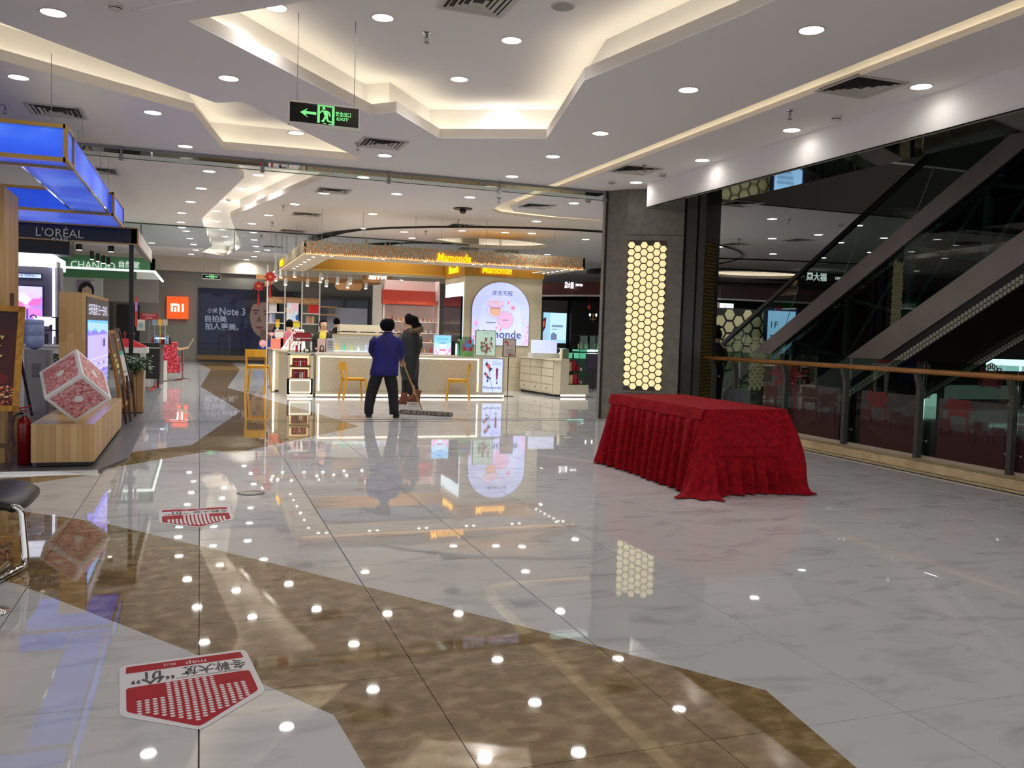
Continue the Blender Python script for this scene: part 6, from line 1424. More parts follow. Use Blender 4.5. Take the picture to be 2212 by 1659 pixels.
# dark door opening + notice on back left wall
q = RY(248,656,298,782,35.5)
struct('door_1', MB().box(q[0],q[1],36.3,36.55,0,q[3]), M('doorway_black', (12,12,14), .6))
MB().box(q[0]-.14,q[0],36.4,36.55,0,q[3]+.14).box(q[1],q[1]+.14,36.4,36.55,0,q[3]+.14).box(q[0],q[1],36.4,36.55,q[3],q[3]+.14).build('door_frame', M('door_frame_grey', (110,106,98), .6), bpy.data.objects['door_1'])
struct('wall_side', MB().box(-12,PY(342,650,33).x,33,33.2,2.2,3.2), M('grey_panel_l', (112,108,102), .7))
q = RY(303,676,341,691,33.5)
ns = thing('notice_board', 'small red notice with rows of white characters left of the orange sign', 'notice', ((q[0]+q[1])/2,33.6,q[2]))
MB().box(q[0],q[1],33.5,33.53,q[2],q[3]).build('board', M('notice_red', (158,34,40), .6), ns)
text('促销活动火热', (q[0]+.08,33.49,(q[2]+q[3])/2+.02), XR, ZU, q[1]-q[0]-.16, (q[3]-q[2])*.36, M('pink_ink', (226,180,176), .6), ns)
text('欢迎光临', (q[0]+.18,33.49,q[2]+.04), XR, ZU, q[1]-q[0]-.36, (q[3]-q[2])*.36, M('pink_ink'), ns)
MB().tube([((q[0]+q[1])/2,33.6,0),((q[0]+q[1])/2,33.6,q[2])], .02, 6).build('pole', M('clip_metal'), ns)
# red patterned gift boxes
for k, (px0,py0,px1,py1,lb) in enumerate([(348,739,382,771,'largest red patterned carton on top of the stack by the beige bar chair'),(350,771,382,789,'middle red patterned carton of the stack by the beige bar chair'),(381,771,388,789,'narrow red patterned carton beside the middle one'),(361,789,389,805,'bottom red patterned carton of the stack by the beige bar chair')]):
    q = RY(px0,py0,px1,py1,24.3); o = MB().cbox(q[0],q[1],24.3,24.9,max(q[2],0 if k == 3 else q[2]),q[3],.006)
    o = o.build('patterned_carton', noise_mat('red_patterned', (176,26,50), (230,110,120), (22,22,22), 1, .5, .5, .6), None); tag(o, lb, 'box', 'red patterned cartons')
q = RY(345,779,361,804,24.2)
tag(MB().cbox(q[0],q[1],24.2,24.6,.02,q[3],.006).build('white_carton', white), 'white carton on the floor left of the red patterned cartons', 'box')
# candy-like acrylic tower on the black cabinet
q = RY(323,705,372,742,23.0)
at_ = thing('acrylic_tower', 'clear acrylic display full of small bottles and lights above the red cartons', 'display', ((q[0]+q[1])/2,23,0))
MB().box(q[0],q[1],23,23.4,q[2]-.02,q[2]).box(q[0],q[1],23,23.4,q[2]+.35,q[2]+.355).box(q[0],q[0]+.01,23,23.4,q[2],q[3]).box(q[1]-.01,q[1],23,23.4,q[2],q[3]).build('acrylic_body', glass('shelf_glass'), at_)
MB().box(q[0]+.1,q[1]-.2,23.1,23.3,0,q[2]-.02).build('pedestal', M('pedestal_grey', (120,116,114), .5), at_)
MB().box(q[0]+.1,q[1]-.15,23.15,23.2,q[2]+.12,q[2]+.15).build('lit_plate', M('plate_glow'), at_)
for k in range(10):
    x = q[0]+.06+(q[1]-q[0]-.12)*k/9; tag(MB().lathe((x,23.2,q[2]), [(.025,0),(.025,.09),(.012,.12),(.014,.16+.03*(k % 3))], 8).build('small_bottle', M('ab%d' % (k % 5), [(190,40,60),(40,40,60),(120,160,220),(230,230,240),(90,30,60)][k % 5], .2)), 'small bottle, %s from the left inside the clear acrylic tower' % ORD[k], 'bottle', 'bottles in the acrylic tower')
for k, (a_, c_, lb) in enumerate([(329,(120,150,170),'blue-grey'),(341,(220,170,70),'golden'),(352,(180,170,160),'greyish')]):
    q2c = RY(a_,690,a_+10,703,23.0); tag(MB().box(q2c[0],q2c[1],23,23.01,q2c[2],q2c[3]).box((q2c[0]+q2c[1])/2-.01,(q2c[0]+q2c[1])/2+.01,23.01,23.02,q[3]-.5,q2c[2]+.02).build('picture_card', M('card%d' % k, c_, .5)), lb+' picture card on a stick above the acrylic tower', 'card', 'picture cards above the acrylic tower')
# beige bar chair
bcp = PY(395,750,24.9); bq = G(398,797)
bch = thing('bar_chair', 'beige moulded bar chair on a chrome stem beside the red cartons', 'chair', (bcp.x,25,0))
zs_ = PY(390,751,25).z
MB().add([(x_,y_,z_+dz_) for x_,z_ in ((bcp.x-.30,zs_-.02),(bcp.x-.05,zs_-.07),(bcp.x+.13,zs_-.02),(bcp.x+.27,zs_+.22)) for y_ in (24.8,25.2) for dz_ in (0,.05)],
   [(i*4+a_,i*4+b_,i*4+4+b_,i*4+4+a_) for i in range(3) for a_,b_ in ((0,2),(2,3),(3,1),(1,0))]+[(0,1,3,2),(12,14,15,13)]).build('seat_shell', M('beige_shell', (196,176,140), .5), bch)
MB().tube([(bcp.x,25,.03),(bcp.x,25,zs_-.05)], .025, 8).build('stem', chrome, bch)
MB().lathe((bcp.x,25,0), [(.2,0),(.19,.02),(.03,.04)], 20).build('base', chrome, bch)
# orange logo sign
q = RY(360,640,407,688,36.5)
mi = thing('logo_sign', 'glowing orange square logo sign with white letters on the grey end wall', 'sign', ((q[0]+q[1])/2,36.4,q[2]))
MB().cbox(q[0],q[1],36.42,36.6,q[2],q[3],.02).build('orange_box', M('orange_glow', (238,84,24), .5, emit=.75, ecol=(240,80,20)), mi)
W = q[1]-q[0]; H3 = q[3]-q[2]; O = Vector((q[0],36.29,q[2])); wg = M('white_glow')
m_ = MB()
zz0, zz1 = .31, .68
def bar(u0,v0,u1,v1): m_.box(O.x+u0*W,O.x+u1*W,36.38,36.42,O.z+v0*H3,O.z+v1*H3)
bar(.20,zz0,.285,zz1-.04); bar(.20,zz1-.10,.50,zz1); bar(.505,zz0,.59,zz1-.05); bar(.50,zz1-.10,.56,zz1-.02); bar(.355,zz0,.44,zz1-.16); bar(.70,zz0,.785,zz1)
m_.build('logo_letters', wg, mi)
# window with navy poster
q = RY(427,622,590,783,36.5)
wn = struct('window_1', MB().box(q[0],3.9,36.52,36.56,.3,q[3]), M('window_dark', (34,36,44), .3))
MB().box(q[0],9.6,36.40,36.55,.12,.3).build('wooden_sill', M('sill_wood', (112,86,46), .5), wn)
MB().box(q[0],3.9,36.38,36.39,.3,q[3]).build('window_glass', glass('window_glass', (236,240,244), .25), wn)
w2x = PY(692,640,36.5).x; w3x = PY(797,640,36.5).x
wn2 = struct('window_2', MB().box(w2x,w3x,36.52,36.56,.1,q[3]-.2), M('blue_grey_window', (98,104,122), .25))
MB().box(w2x,w3x,36.4,36.5,q[3]-.2,q[3]-.1).box(w2x-.1,w2x,36.4,36.5,0,q[3]-.1).box(w3x,w3x+.1,36.4,36.5,0,q[3]-.1).box((w2x+w3x)/2-.04,(w2x+w3x)/2+.04,36.45,36.5,0,q[3]-.2).build('window_frame', M('shopfront_frame', (64,64,64), .5), wn2)
qg = RY(768,674,790,700,36.3)
gp_ = MB().box(qg[0],qg[1],36.3,36.33,qg[2],qg[3]).box((qg[0]+qg[1])/2-.02,(qg[0]+qg[1])/2+.02,36.32,36.34,0,qg[2]).build('green_board', M('dark_green_board', (34,74,56), .6)); tag(gp_, 'dark green notice board before the blue-grey shop window behind the kiosk', 'sign')
qs = RY(708,664,780,700,35.5)
shs = thing('wall_rack', 'white rack with wooden shelves in the shop behind the saleswoman', 'shelf', ((qs[0]+qs[1])/2,35.6,0))
MB().box(qs[0],qs[0]+1.6,35.6,35.65,0,qs[3]).build('back_panel', M('rack_grey', (150,150,160), .5), shs)
for zz in (qs[3]-.02,(qs[2]+qs[3])/2): MB().box(qs[0]-.5,qs[0]+.35,35.3,35.6,zz,zz+.05).build('wooden_shelf', M('tan_board'), shs)
pq2 = RY(434,626,606,752,36.45); x1n = PY(608,640,36.45).x
np_ = thing('navy_poster', 'large navy window poster with pale phone slogan and a young face at its right', 'poster', ((pq2[0]+x1n)/2,36.45,pq2[2]))
MB().box(pq2[0],x1n,36.43,36.45,pq2[2],pq2[3]).build('poster_sheet', M('poster_navy', (22,22,52), .5, emit=.12, ecol=(30,32,80)), np_)
ink = M('poster_ink', (176,176,190), .6, emit=.22)
def tx(body, px0, py1, px1, py0, bold=.012):     # lower left, upper right pixels
    a_ = PY(px0,py1,36.42); b_ = PY(px1,py0,36.42); text(body, (a_.x,36.42,a_.z), XR, ZU, b_.x-a_.x, b_.z-a_.z, ink, np_, bold=bold)
tx('Note 3', 474,680,530,666); tx('自拍美', 443,695,490,682,.02); tx('拍人更美。', 443,712,516,699,.02); tx('小米', 448,676,470,665,.02)
fc = PY(565,685,36.42); 
S = [((34,24,30),circ(.15,.42,.75,.95)),((168,128,108),circ(.05,.0,.50,.80)),((40,28,30),[(-.55,.35),(-.3,.95),(.4,1.15),(.75,.6),(.7,-.2),(.5,.45),(.1,.6),(-.3,.5)]),((120,84,70),[(-.08,.1),(-.2,-.18),(0,-.22)]),((50,34,34),circ(-.22,.14,.10,.03,8)),((50,34,34),circ(.2,.12,.11,.03,8)),((60,40,38),rect(-.34,.24,-.1,.28)),((60,40,38),rect(.08,.22,.34,.26)),((140,60,60),circ(-.08,-.42,.16,.05,10)),((130,96,80),rect(-.05,-1.15,.4,-.5)),((30,70,150),[(-.3,-1.6),(.75,-1.6),(.75,-.5),(.4,-.85),(.0,-1.0)])]
graphic('face_print', fc, XR, ZU, S, print_mat('poster_face', .1), np_)
# far exit sign and hanging exit sign
def exit_sign(lab, x0, x1, Y, z0, z1, zc_l, zc_r):
    s = thing('exit_sign', lab, 'exit sign', ((x0+x1)/2,Y,z0), 'green running-man exit signs')
    H4 = z1-z0; W4 = x1-x0; t = H4*.06
    MB().box(x0+t,x1-t,Y-.012,Y+.012,z0+t*2.0,z1-t*.7).build('black_panel', blackg, s)
    MB().cbox(x0,x1,Y-.02,Y+.02,z1-t*1.3,z1,.004).cbox(x0,x1,Y-.02,Y+.02,z0,z0+H4*.14,.004).box(x0,x0+t*.8,Y-.018,Y+.018,z0,z1).box(x1-t*.8,x1,Y-.018,Y+.018,z0,z1).build('silver_frame', M('silver_frame', (190,188,186), .35, .6), s)
    g = M('exit_green', (120,214,130), 1, emit=.75, ecol=(118,222,132)); mb = MB()
    def sh(pl, k=0): mb.add([(x0+u*W4,Y-.013-.0004*k,z0+v*H4) for u,v in pl],[tuple(range(len(pl)))])
    sh([(.16,.55),(.27,.74),(.235,.61),(.385,.61),(.385,.50),(.235,.50),(.27,.36)][::1])
    sh(rect(.40,.20,.435,.94)); sh(rect(.40,.86,.64,.94),1); sh([(.605,.2),(.64,.12),(.64,.94),(.605,.94)]); sh(rect(.56,.16,.64,.2),1)
    sh(circ(.49,.80,.022,.06,12)); sh([(.475,.70),(.53,.72),(.555,.52),(.505,.46)],1)
    sh([(.53,.72),(.575,.66),(.59,.50),(.575,.48),(.555,.60),(.52,.66)],2); sh([(.485,.70),(.44,.58),(.425,.60),(.47,.74)],2)
    sh([(.505,.50),(.55,.50),(.555,.34),(.60,.30),(.60,.24),(.535,.28),(.525,.42)],2); sh([(.505,.50),(.535,.46),(.49,.24),(.455,.26),(.455,.30),(.475,.32)],3); sh([(.47,.2),(.51,.22),(.53,.17),(.50,.17)],2)
    mb.build('running_man', g, s, label='green arrow, door and running figure')
    text('安全出口', (x0+.655*W4,Y-.0145,z0+.53*H4), XR, ZU, .215*W4, .20*H4, g, s, bold=.02)
    text('EXIT', (x0+.67*W4,Y-.0145,z0+.37*H4), XR, ZU, .17*W4, .115*H4, g, s, bold=.02)
    for u, zc in ((.12,zc_l),(.92,zc_r)):
        MB().tube([(x0+u*W4,Y,z1),(x0+u*W4,Y,zc)], .004 if Y < 20 else .01, 6).build('hanging_chain', M('chain', (120,116,112), .5, .5), s)
YE = G(765,45,ZC+.42).y
q = quadbox((623,214),(777,234),(776,285),(622,270),YE)
exit_sign('large hanging green and black exit sign with left arrow, nearest the camera', q[0],q[1],YE,q[2],q[3],ZC+.42,ZC+.42)
q = quadbox((437,592),(476,594),(476,604),(437,603),34)
exit_sign('small distant exit sign with left arrow above the navy poster', q[0],q[1],34,q[2],q[3],ZC,ZC)
# red knot hangings
for k, (px, py, Yk, s_, lb) in enumerate([(584,598,24.2,1.0,'upper red diamond lucky knot hanging at the left corner of the kiosk'),(559,618,25.5,1.0,'lower red diamond lucky knot hanging left of the kiosk')]):
    p = PY(px,py,Yk); kn = thing('lucky_knot', lb, 'ornament', p, 'red lucky knots'); mb = MB()
    mb.obox(p, Vector((.075,0,.075))*s_, (0,.012,0), Vector((-.075,0,.075))*s_)
    for a_ in range(8): c_ = p+Vector((.12*cos(a_*pi/4),0,.12*sin(a_*pi/4)))*s_; mb.ell(c_, .03,.012,.03,6,4)
    mb.build('knot', red, kn)
    graphic('gold_character', p+Vector((-.05,-.014,-.06)), XR, ZU, [((220,150,50),flower(.05,.06,.055,4))], PRINT, kn)
    MB().tube([(p.x,p.y,p.z-.13),(p.x,p.y,p.z-.22)], .012, 6).tube([(p.x,p.y,p.z-.22),(p.x,p.y,p.z-.55)], [.02,.035], 8).build('tassel', red, kn)
    MB().tube([(p.x,p.y,p.z+.1),(p.x,p.y,ZC)], .003, 4).build('string', red, kn)
# ================================================================ FLOOR STICKERS, DRAIN
def sticker(lab, c4, dots, z=.0022):
    """c4: world positions of top-left, top-right, right-shoulder, tip, left-shoulder of the print as seen upside down"""
    A, B_, C_, D_, E2 = [Vector((p.x,p.y,0)) for p in c4]
    cen = (A+B_+C_+D_+E2)/5; s = thing('floor_sticker', lab, 'floor sticker', cen, 'red arrow floor stickers')
    def rim(P, q): return [p.lerp(cen,q) for p in P]
    P = [A,B_,C_,D_,E2]
    def rounded(P, r=.1):
        out = []
        for k in range(len(P)):
            a_, b_, c_ = P[k-1], P[k], P[(k+1)%len(P)]
            for t in (0,.33,.66,1):
                p1 = b_.lerp(a_, r*(1-t)); p2 = b_.lerp(c_, r*t); out.append(p1.lerp(p2,.5) if 0 < t < 1 else (b_.lerp(a_,r) if t == 0 else b_.lerp(c_,r)))
        return out
    def flat(P, zz): return [(p.x,p.y,zz) for p in P]
    R = rounded(P,.08); n = len(R)
    MB().add(flat(R,.0012)+flat(R,z),[tuple(range(n)),tuple(range(n,2*n))]+[(i,(i+1)%n,(i+1)%n+n,i+n) for i in range(n)]).build('white_backing', M('sticker_white', (214,208,212), .35), s)
    def uv(u,v): return (A.lerp(B_,u)).lerp(E2.lerp(C_,u), v)      # v=0 top edge (far), v=1 shoulders
    rm = M('sticker_red', (168,16,30), .6, spec=.2)
    tipd = D_-(E2+C_)/2
    band = [uv(.05,.05),uv(.95,.05),uv(.955,.20),uv(.045,.20)]; MB().add(flat(rounded(band,.06),z+.0004),[tuple(range(16))]).build('red_band', rm, s)
    lower = [uv(.045,.50),uv(.955,.50),uv(.955,.95),(E2+C_)/2+tipd*.88,uv(.045,.95)]; MB().add(flat(rounded(lower,.07),z+.0004),[tuple(range(20))]).build('red_arrow', rm, s)
    mb = MB(); 
    for i in range(15):
        u = .13+.74*i/14; mid = 4 <= i <= 10
        v0 = .52 if mid else (.82-.0*i); v0 = .53 if mid else (.80 if i < 4 else .74)+.03*(abs(i-7)-4 if 0 else 0)
        vend = 1.0+ (1-abs(u-.5)*2)*.0
        for j in range(40):
            step = .045; v = v0+step*j
            base = uv(u,min(v,.93)); 
            if v > .93: base = uv(u,.93)+tipd.normalized()*( (v-.93)*(E2-A).length )
            lim = tipd.length*(1-abs(u-.5)*2)*.80
            if v > .93 and (v-.93)*(E2-A).length > lim: break
            ru = (B_-A)*.019; rv = (E2-A)*.017
            if dots: mb.add([tuple(base+ru*cos(t)+rv*sin(t)+Vector((0,0,z+.0008))) for t in [2*pi*k/8 for k in range(8)]],[tuple(range(8))])
            else: mb.add([tuple(base+a_*ru*.8+b_*rv*1.4+Vector((0,0,z+.0008))) for a_,b_ in ((-1,-1),(1,-1),(1,1),(-1,1))],[(0,1,2,3)])
    mb.build('white_dots', M('sticker_white'), s, kind='stuff', label='rows of white dots forming an arrow')
    bk = M('sticker_ink', (30,26,30), .5)
    Rt = (A-B_).normalized(); Ut = (A-E2).normalized()*-1      # upside down: text reads from the other side
    w_ = (B_-A).length
    text('冬靴大放', uv(.95,.23)+Vector((0,0,z)), Rt, Ut, w_*.50, (E2-A).length*.2, bk, s, ext=.0009, bold=.015)
    text('“价”', uv(.40,.22)+Vector((0,0,z)), Rt, Ut, w_*.32, (E2-A).length*.27, bk, s, ext=.0009, bold=.02)
    text('map', uv(.66,.09)+Vector((0,0,z)), Rt, Ut, w_*.16, (E2-A).length*.08, M('sticker_white'), s, ext=.0009)
    text('BELLE', uv(.42,.10)+Vector((0,0,z)), Rt, Ut, w_*.09, (E2-A).length*.05, M('sticker_white'), s, ext=.0009)
    text('时尚鞋履全场折扣活动 by BELLE', uv(.9,.44)+Vector((0,0,z)), Rt, Ut, w_*.5, (E2-A).length*.035, bk, s, ext=.0009)
    return s
sticker('large red and white arrow floor sticker with dots in the foreground, printed upside down', [G(258,1440),G(530,1403),G(574,1494),G(433,1578),G(258,1548)], True)
sticker('small red and white arrow floor sticker farther away near the round drain', [G(342,1102),G(497,1094),G(506,1122),G(432,1140),G(343,1131)], False)
g = G(542,1065); dr = thing('floor_drain', 'round chrome floor cover plate set in the white marble near the small sticker', 'floor cover', (g.x,g.y,0))
MB().lathe((g.x,g.y,0), [(.11,0),(.108,.006),(.02,.008),(.0,.008)], 28).build('cover', M('cover_steel', (140,140,138), .22, .9), dr)
MB().lathe((g.x,g.y,0), [(.122,0),(.122,.003),(.112,.003)], 28).build('rim', M('dark_rim', (60,58,56), .4, .5), dr)
# ---- chair at the left edge
chl = thing('cantilever_chair', 'black padded chair on a chrome tube frame cut off at the left edge', 'chair', (-1.15,4.9,0))
cA = G(57,1228); cA.z = .022
cB = G(-60,1292); cB.z = .022
topP = PY(46,1088,cA.y+.03)
def _bend(a, b, c, r=.06, n=5):
    p0 = b+(a-b).normalized()*r; p1 = b+(c-b).normalized()*r
    return [p0.lerp(b,t/n).lerp(b.lerp(p1,t/n),t/n) for t in range(n+1)]
topP.z -= .02
Tl = Vector((topP.x-.5,topP.y+.05,topP.z))
pts = [cB]+_bend(cB,cA,topP)+_bend(cA,topP,Tl,.05)+[Tl]
MB().tube(pts, .0195, 14).build('tube_frame', chrome, chl, smooth=True)
cC = cB+Vector((.05,.62,0))
MB().tube([cB,cC], .018, 10).build('floor_bar', chrome, chl, smooth=True)
NU, NV = 16, 10; vs = []
for side in (0,1):
    for iv in range(NV+1):
        fv = iv/NV; dy = -.03+.78*fv
        for iu in range(NU+1):
            fu = iu/NU; round_ = .06*(abs(fv-.5)*2)**4
            x = topP.x+.016-round_-.60*(1-fu)**1.0; drop = .05*max(0,(fu-.78)/.22)**2.2
            z = topP.z+.046-drop+.015*sin(pi*fv)*(1-side)-(.045 if side else 0)*(1-.5*max(0,(fu-.8)/.2))
            vs.append((x,topP.y+dy-.16*(1-fu)*(1-fv),z))
m_ = (NU+1)*(NV+1); f = []
for iv in range(NV):
    for iu in range(NU):
        a = iv*(NU+1)+iu; f += [(a,a+1,a+NU+2,a+NU+1),(a+m_,a+m_+NU+1,a+m_+NU+2,a+m_+1)]
for iu in range(NU): f += [(iu,iu+m_,iu+1+m_,iu+1),(NV*(NU+1)+iu+1,NV*(NU+1)+iu+1+m_,NV*(NU+1)+iu+m_,NV*(NU+1)+iu)]
for iv in range(NV):
    a = iv*(NU+1); f += [(a,a+NU+1,a+NU+1+m_,a+m_)]; a += NU; f += [(a,a+m_,a+NU+1+m_,a+NU+1)]
MB().add(vs, f).build('seat_cushion', M('black_leather', (20,19,19), .42), chl, smooth=True)
fb_ = G(4,1325); rb_ = thing('round_stand_base', 'round chrome base of a stand at the left edge below the chair', 'stand base', (fb_.x-.08,fb_.y,0))
MB().lathe((fb_.x-.11,fb_.y+.02,0), [(.14,0),(.14,.008),(.05,.022),(.015,.03)], 28).build('base_disc', chrome, rb_, smooth=True)
MB().tube([(fb_.x-.11,fb_.y+.02,.03),(fb_.x-.11,fb_.y+.02,.5)], .012, 8).build('stem', chrome, rb_)
# ================================================================ RIGHT SIDE BEYOND THE ATRIUM
dr_ = M('fascia_dark_red', (70,16,22), .35)
rf = thing('shop_fascia', 'long curved dark red shop fascia with white glowing characters behind column and escalator', 'fascia', (16,30,3.0))
def fpt(px, py, Y): return PY(px,py,Y)
fpts = []
for px, Y, yt, yb in [(1100,31.5,612,633),(1165,30,607,631),(1240,28.6,602,626),(1320,27.6,597,621),(1440,26.8,586,614),(1560,26.2,578,603),(1700,26.0,581,606),(1850,25.8,592,618),(1980,26,598,626)]:
    a_ = PY(px,yt,Y); b_ = PY(px,yb,Y); fpts.append((a_.x,Y,3.38,2.95))
n = len(fpts); v = [(x,y,zt_) for x,y,zt_,zb_ in fpts]+[(x,y,zb_) for x,y,zt_,zb_ in fpts]+[(x,y+.4,zt_) for x,y,zt_,zb_ in fpts]+[(x,y+.4,zb_) for x,y,zt_,zb_ in fpts]
MB().add(v, [(i+1,i,i+n,i+1+n) for i in range(n-1)]+[(i+n,i+3*n,i+1+3*n,i+1+n) for i in range(n-1)]+[(i,i+1,i+1+2*n,i+2*n) for i in range(n-1)]).build('red_board', dr_, rf)
MB().add([(x,y-.01,zb_-.06) for x,y,zt_,zb_ in fpts]+[(x,y-.01,zb_) for x,y,zt_,zb_ in fpts], [(i,i+1,i+1+n,i+n) for i in range(n-1)]).build('steel_edge', M('silver_frame'), rf)
def sign_on(px, py, Y, bodyw, body, h, mat):
    a_ = PY(px,py,Y-.12); text(body, (a_.x,Y-.13,a_.z), XR, ZU, bodyw, h, mat, rf, ext=.02, bold=.02)
sign_on(1219,623,28.6,.34,'周大福',.24,wg); sign_on(1243,618,28.5,.38,'CHOW TAI FOOK',.08,wg)
sign_on(1741,606,25.8,.86,'周大福',.30,wg); sign_on(1803,604,25.7,1.0,'CHOW TAI FOOK',.10,wg)
MB().box(fpts[0][0]-.6,34,32.5,34.5,2.8,3.3).build('inner_ceiling_band', M('shop_ceiling_dark', (70,68,64), .7), rf) if 0 else None
# walls of the dark shops
struct('wall_shop', MB().box(11.8,14.6,34,34.2,0,2.95), M('shop_grey_wall', (100,100,98), .7))
q = RY(1172,675,1222,740,33.9)
sgn = thing('shop_screen', 'pale blue lit advertising screen on the grey wall right of the display tower', 'screen', ((q[0]+q[1])/2,33.9,q[2]))
MB().box(q[0]-.05,q[1]+.05,33.85,33.95,q[2]-.05,q[3]+.05).build('frame', M('screen_grey'), sgn)
W,Hh = q[1]-q[0], q[3]-q[2]
graphic('screen_print', (q[0],33.84,q[2]), XR, ZU, [(c,[(u*W,v*Hh) for u,v in pl]) for c, pl in [((156,204,226),rect(0,0,1,1)),((190,226,238),rect(.3,.1,1,1)),((70,30,40),[(0,.35),(.1,.5),(.12,.85),(0,.8)]),((214,90,50),[(0,.5),(.05,.55),(.06,.72),(0,.7)]),((110,120,160),[(.34,.1),(.34,.28),(.45,.36),(.6,.28),(.6,.1)]),((170,190,214),[(0,.2),(.1,.35),(.2,.22),(.16,.1),(0,.1)]),((120,150,170),rect(.36,.52,.85,.6)),((130,160,176),rect(.36,.44,.62,.47))]], LIT, sgn)
sb = RY(1240,640,1330,840,33.0)
struct('wall_black', MB().box(14.6,19.4,33.6,33.8,0,2.95), M('shop_black_wall', (12,12,13), .5))
struct('wall_black_right', MB().box(19.4,30,31.0,31.2,0,2.95), M('dark_brick', (20,20,22), .4))
for k in range(5): MB().box(19.4+.0+1.9*k,19.43+1.9*k,30.98,31.0,0,2.95).build('panel_joint', M('joint_grey', (70,70,70), .5), bpy.data.objects['wall_black_right'])
struct('wall_pillar', MB().box(PY(1722,700,30).x,PY(1748,700,30).x,30,30.3,0,2.95), M('pillar_grey', (86,80,72), .6))
# jewellery showcases
for k, (px, lb) in enumerate([(1270,'left'),(1306,'right')]):
    q = RY(px-18,725,px+17,758,27.5); sc2 = thing('jewellery_showcase', 'brightly lit glass jewellery showcase, %s one between kiosk and stone column' % lb, 'showcase', ((q[0]+q[1])/2,27.7,0), 'jewellery showcases')
    MB().box(q[0],q[1],27.5,28.1,0,q[2]-.02).build('base_cabinet', blackg, sc2)
    MB().box(q[0],q[1],27.5,28.1,q[2]-.02,q[2]+.04).build('lit_deck', M('deck_glow', (220,244,240), 1, emit=1.6, ecol=(214,244,238)), sc2)
    mb = MB()
    for x in (q[0],q[1]-.02): 
        for y in (27.5,28.08): mb.box(x,x+.02,y,y+.02,q[2],q[3])
    mb.box(q[0],q[1],27.5,28.1,q[3],q[3]+.03); mb.build('frame', black, sc2)
    MB().box(q[0]+.02,q[1]-.02,27.5,27.51,q[2]+.04,q[3]).build('glass_front', glass('shelf_glass'), sc2)
    for j in range(2):
        x = q[0]+.15+.25*j; bst = MB().loft([(x,27.8,q[2]+.04,.05,.04),(x,27.8,q[2]+.12,.07,.05),(x,27.8,q[2]+.22,.09,.05),(x,27.8,q[2]+.27,.03,.03),(x,27.8,q[2]+.33,.03,.03)],10).build('necklace_bust', M('bust_velvet', (150,160,110), .8)); tag(bst, 'small necklace bust, %s one in the %s jewellery showcase' % (('left','right')[j], lb), 'bust', 'necklace busts')
q = RY(1278,690,1284,700,28)
ch_ = thing('wall_lamp', 'small golden branched lamp in the dark shop left of the stone column', 'lamp', PY(1281,684,28)); p = PY(1281,684,28)
mb = MB(); mb.tube([p-ZU*.15,p+ZU*.1], .012, 6)
for s_ in (-1,1): mb.tube([p-ZU*.1,p+Vector((s_*.1,0,-.1)),p+Vector((s_*.12,0,.02))], .01, 6)
mb.build('brass_arms', M('bright_gold'), ch_); mb = MB()
for s_ in (-1,1): mb.ell(p+Vector((s_*.12,0,.06)), .03,.03,.05,8,5)
mb.build('bulbs', M('canopy_lamp'), ch_)
for k, px in enumerate((1273,1303)):
    p = PY(px,664,27.5); tag(MB().ell(p,.06,.06,.07,10,6).tube([p+ZU*.07,(p.x,p.y,ZC)], .004, 4).build('red_lantern', M('lantern_red', (190,20,26), .5), smooth=True), 'small red lantern hanging in the dark shop, %s one' % ('left','right')[k], 'lantern', 'small red lanterns')
# purple stool chairs by the jewellery counter
jc = thing('jewellery_counter', 'dark counter with glowing glass top left of the stone column', 'counter', (9.6,22.5,0))
MB().box(PY(1252,800,22.2).x,PY(1312,800,22.2).x,22.6,23.2,0,.85).build('body', black, jc)
MB().box(PY(1236,800,22.2).x,PY(1312,800,22.2).x,22.5,23.2,.85,1.0).build('lit_top', M('deck_glow'), jc)
pcx = PY(1281,780,21.6).x
pcn = thing('tub_chair', 'purple upholstered chair with dark legs left of the stone column', 'chair', (pcx,21.6,0))
MB().cbox(pcx-.22,pcx+.22,21.55,21.62,.62,1.02,.02).cbox(pcx-.22,pcx+.22,21.6,22.0,.6,.68,.03).build('upholstery', M('purple_cloth', (62,52,74), .8), pcn)
for sx in (-.19,.19):
    for yy in (21.6,21.95): MB().box(pcx+sx-.015,pcx+sx+.015,yy-.015,yy+.015,0,.6).build('leg', black, pcn)
# honeycomb wall panel and 1F screen beyond the escalator base
hx = thing('honeycomb_panel', 'cream honeycomb panel wall glowing behind the foot of the escalator', 'wall panel', (14.0,20,0))
q = RY(1540,690,1662,868,20); ph_ = pitch2 = .30
MB().box(q[0],q[1],20,20.1,0,2.35).build('dark_lattice', M('lattice_black', (16,15,12), .5), hx)
hm2 = hexmesh(.155, .01, M('honey_cream', (170,166,128), .5, emit=.14, ecol=(190,184,130)))
i = 0; x = q[0]+.16
while x < q[1]-.1:
    z = .2 if i % 2 else .36
    while z < 2.2:
        o = bpy.data.objects.new('hexagonal_pane', hm2); COL.objects.link(o); o.parent = hx; o.location = Vector((x,19.99,z))-hx.location; z += .33
    x += .285; i += 1
q = RY(1657,671,1717,775,19.6)
s1 = thing('directory_screen', 'bright pale blue floor directory screen marked 1F behind the escalator handrail', 'screen', ((q[0]+q[1])/2,19.6,0))
MB().box(q[0]-.03,q[1]+.06,19.6,19.75,0,q[3]+.08).build('casing', M('screen_navy', (20,30,80), .3), s1)
MB().box(q[0],q[1]-.02,19.585,19.6,q[2]-.4,q[3]).build('screen_face', M('screen_face_glow', (150,196,236), 1, emit=1.0, ecol=(150,198,240)), s1)
dk_ = M('slate_dark', (40,56,90), .6)
text('1F', (q[0]+.09,19.575,q[3]-.45), XR, ZU, .22, .16, dk_, s1, bold=.0)
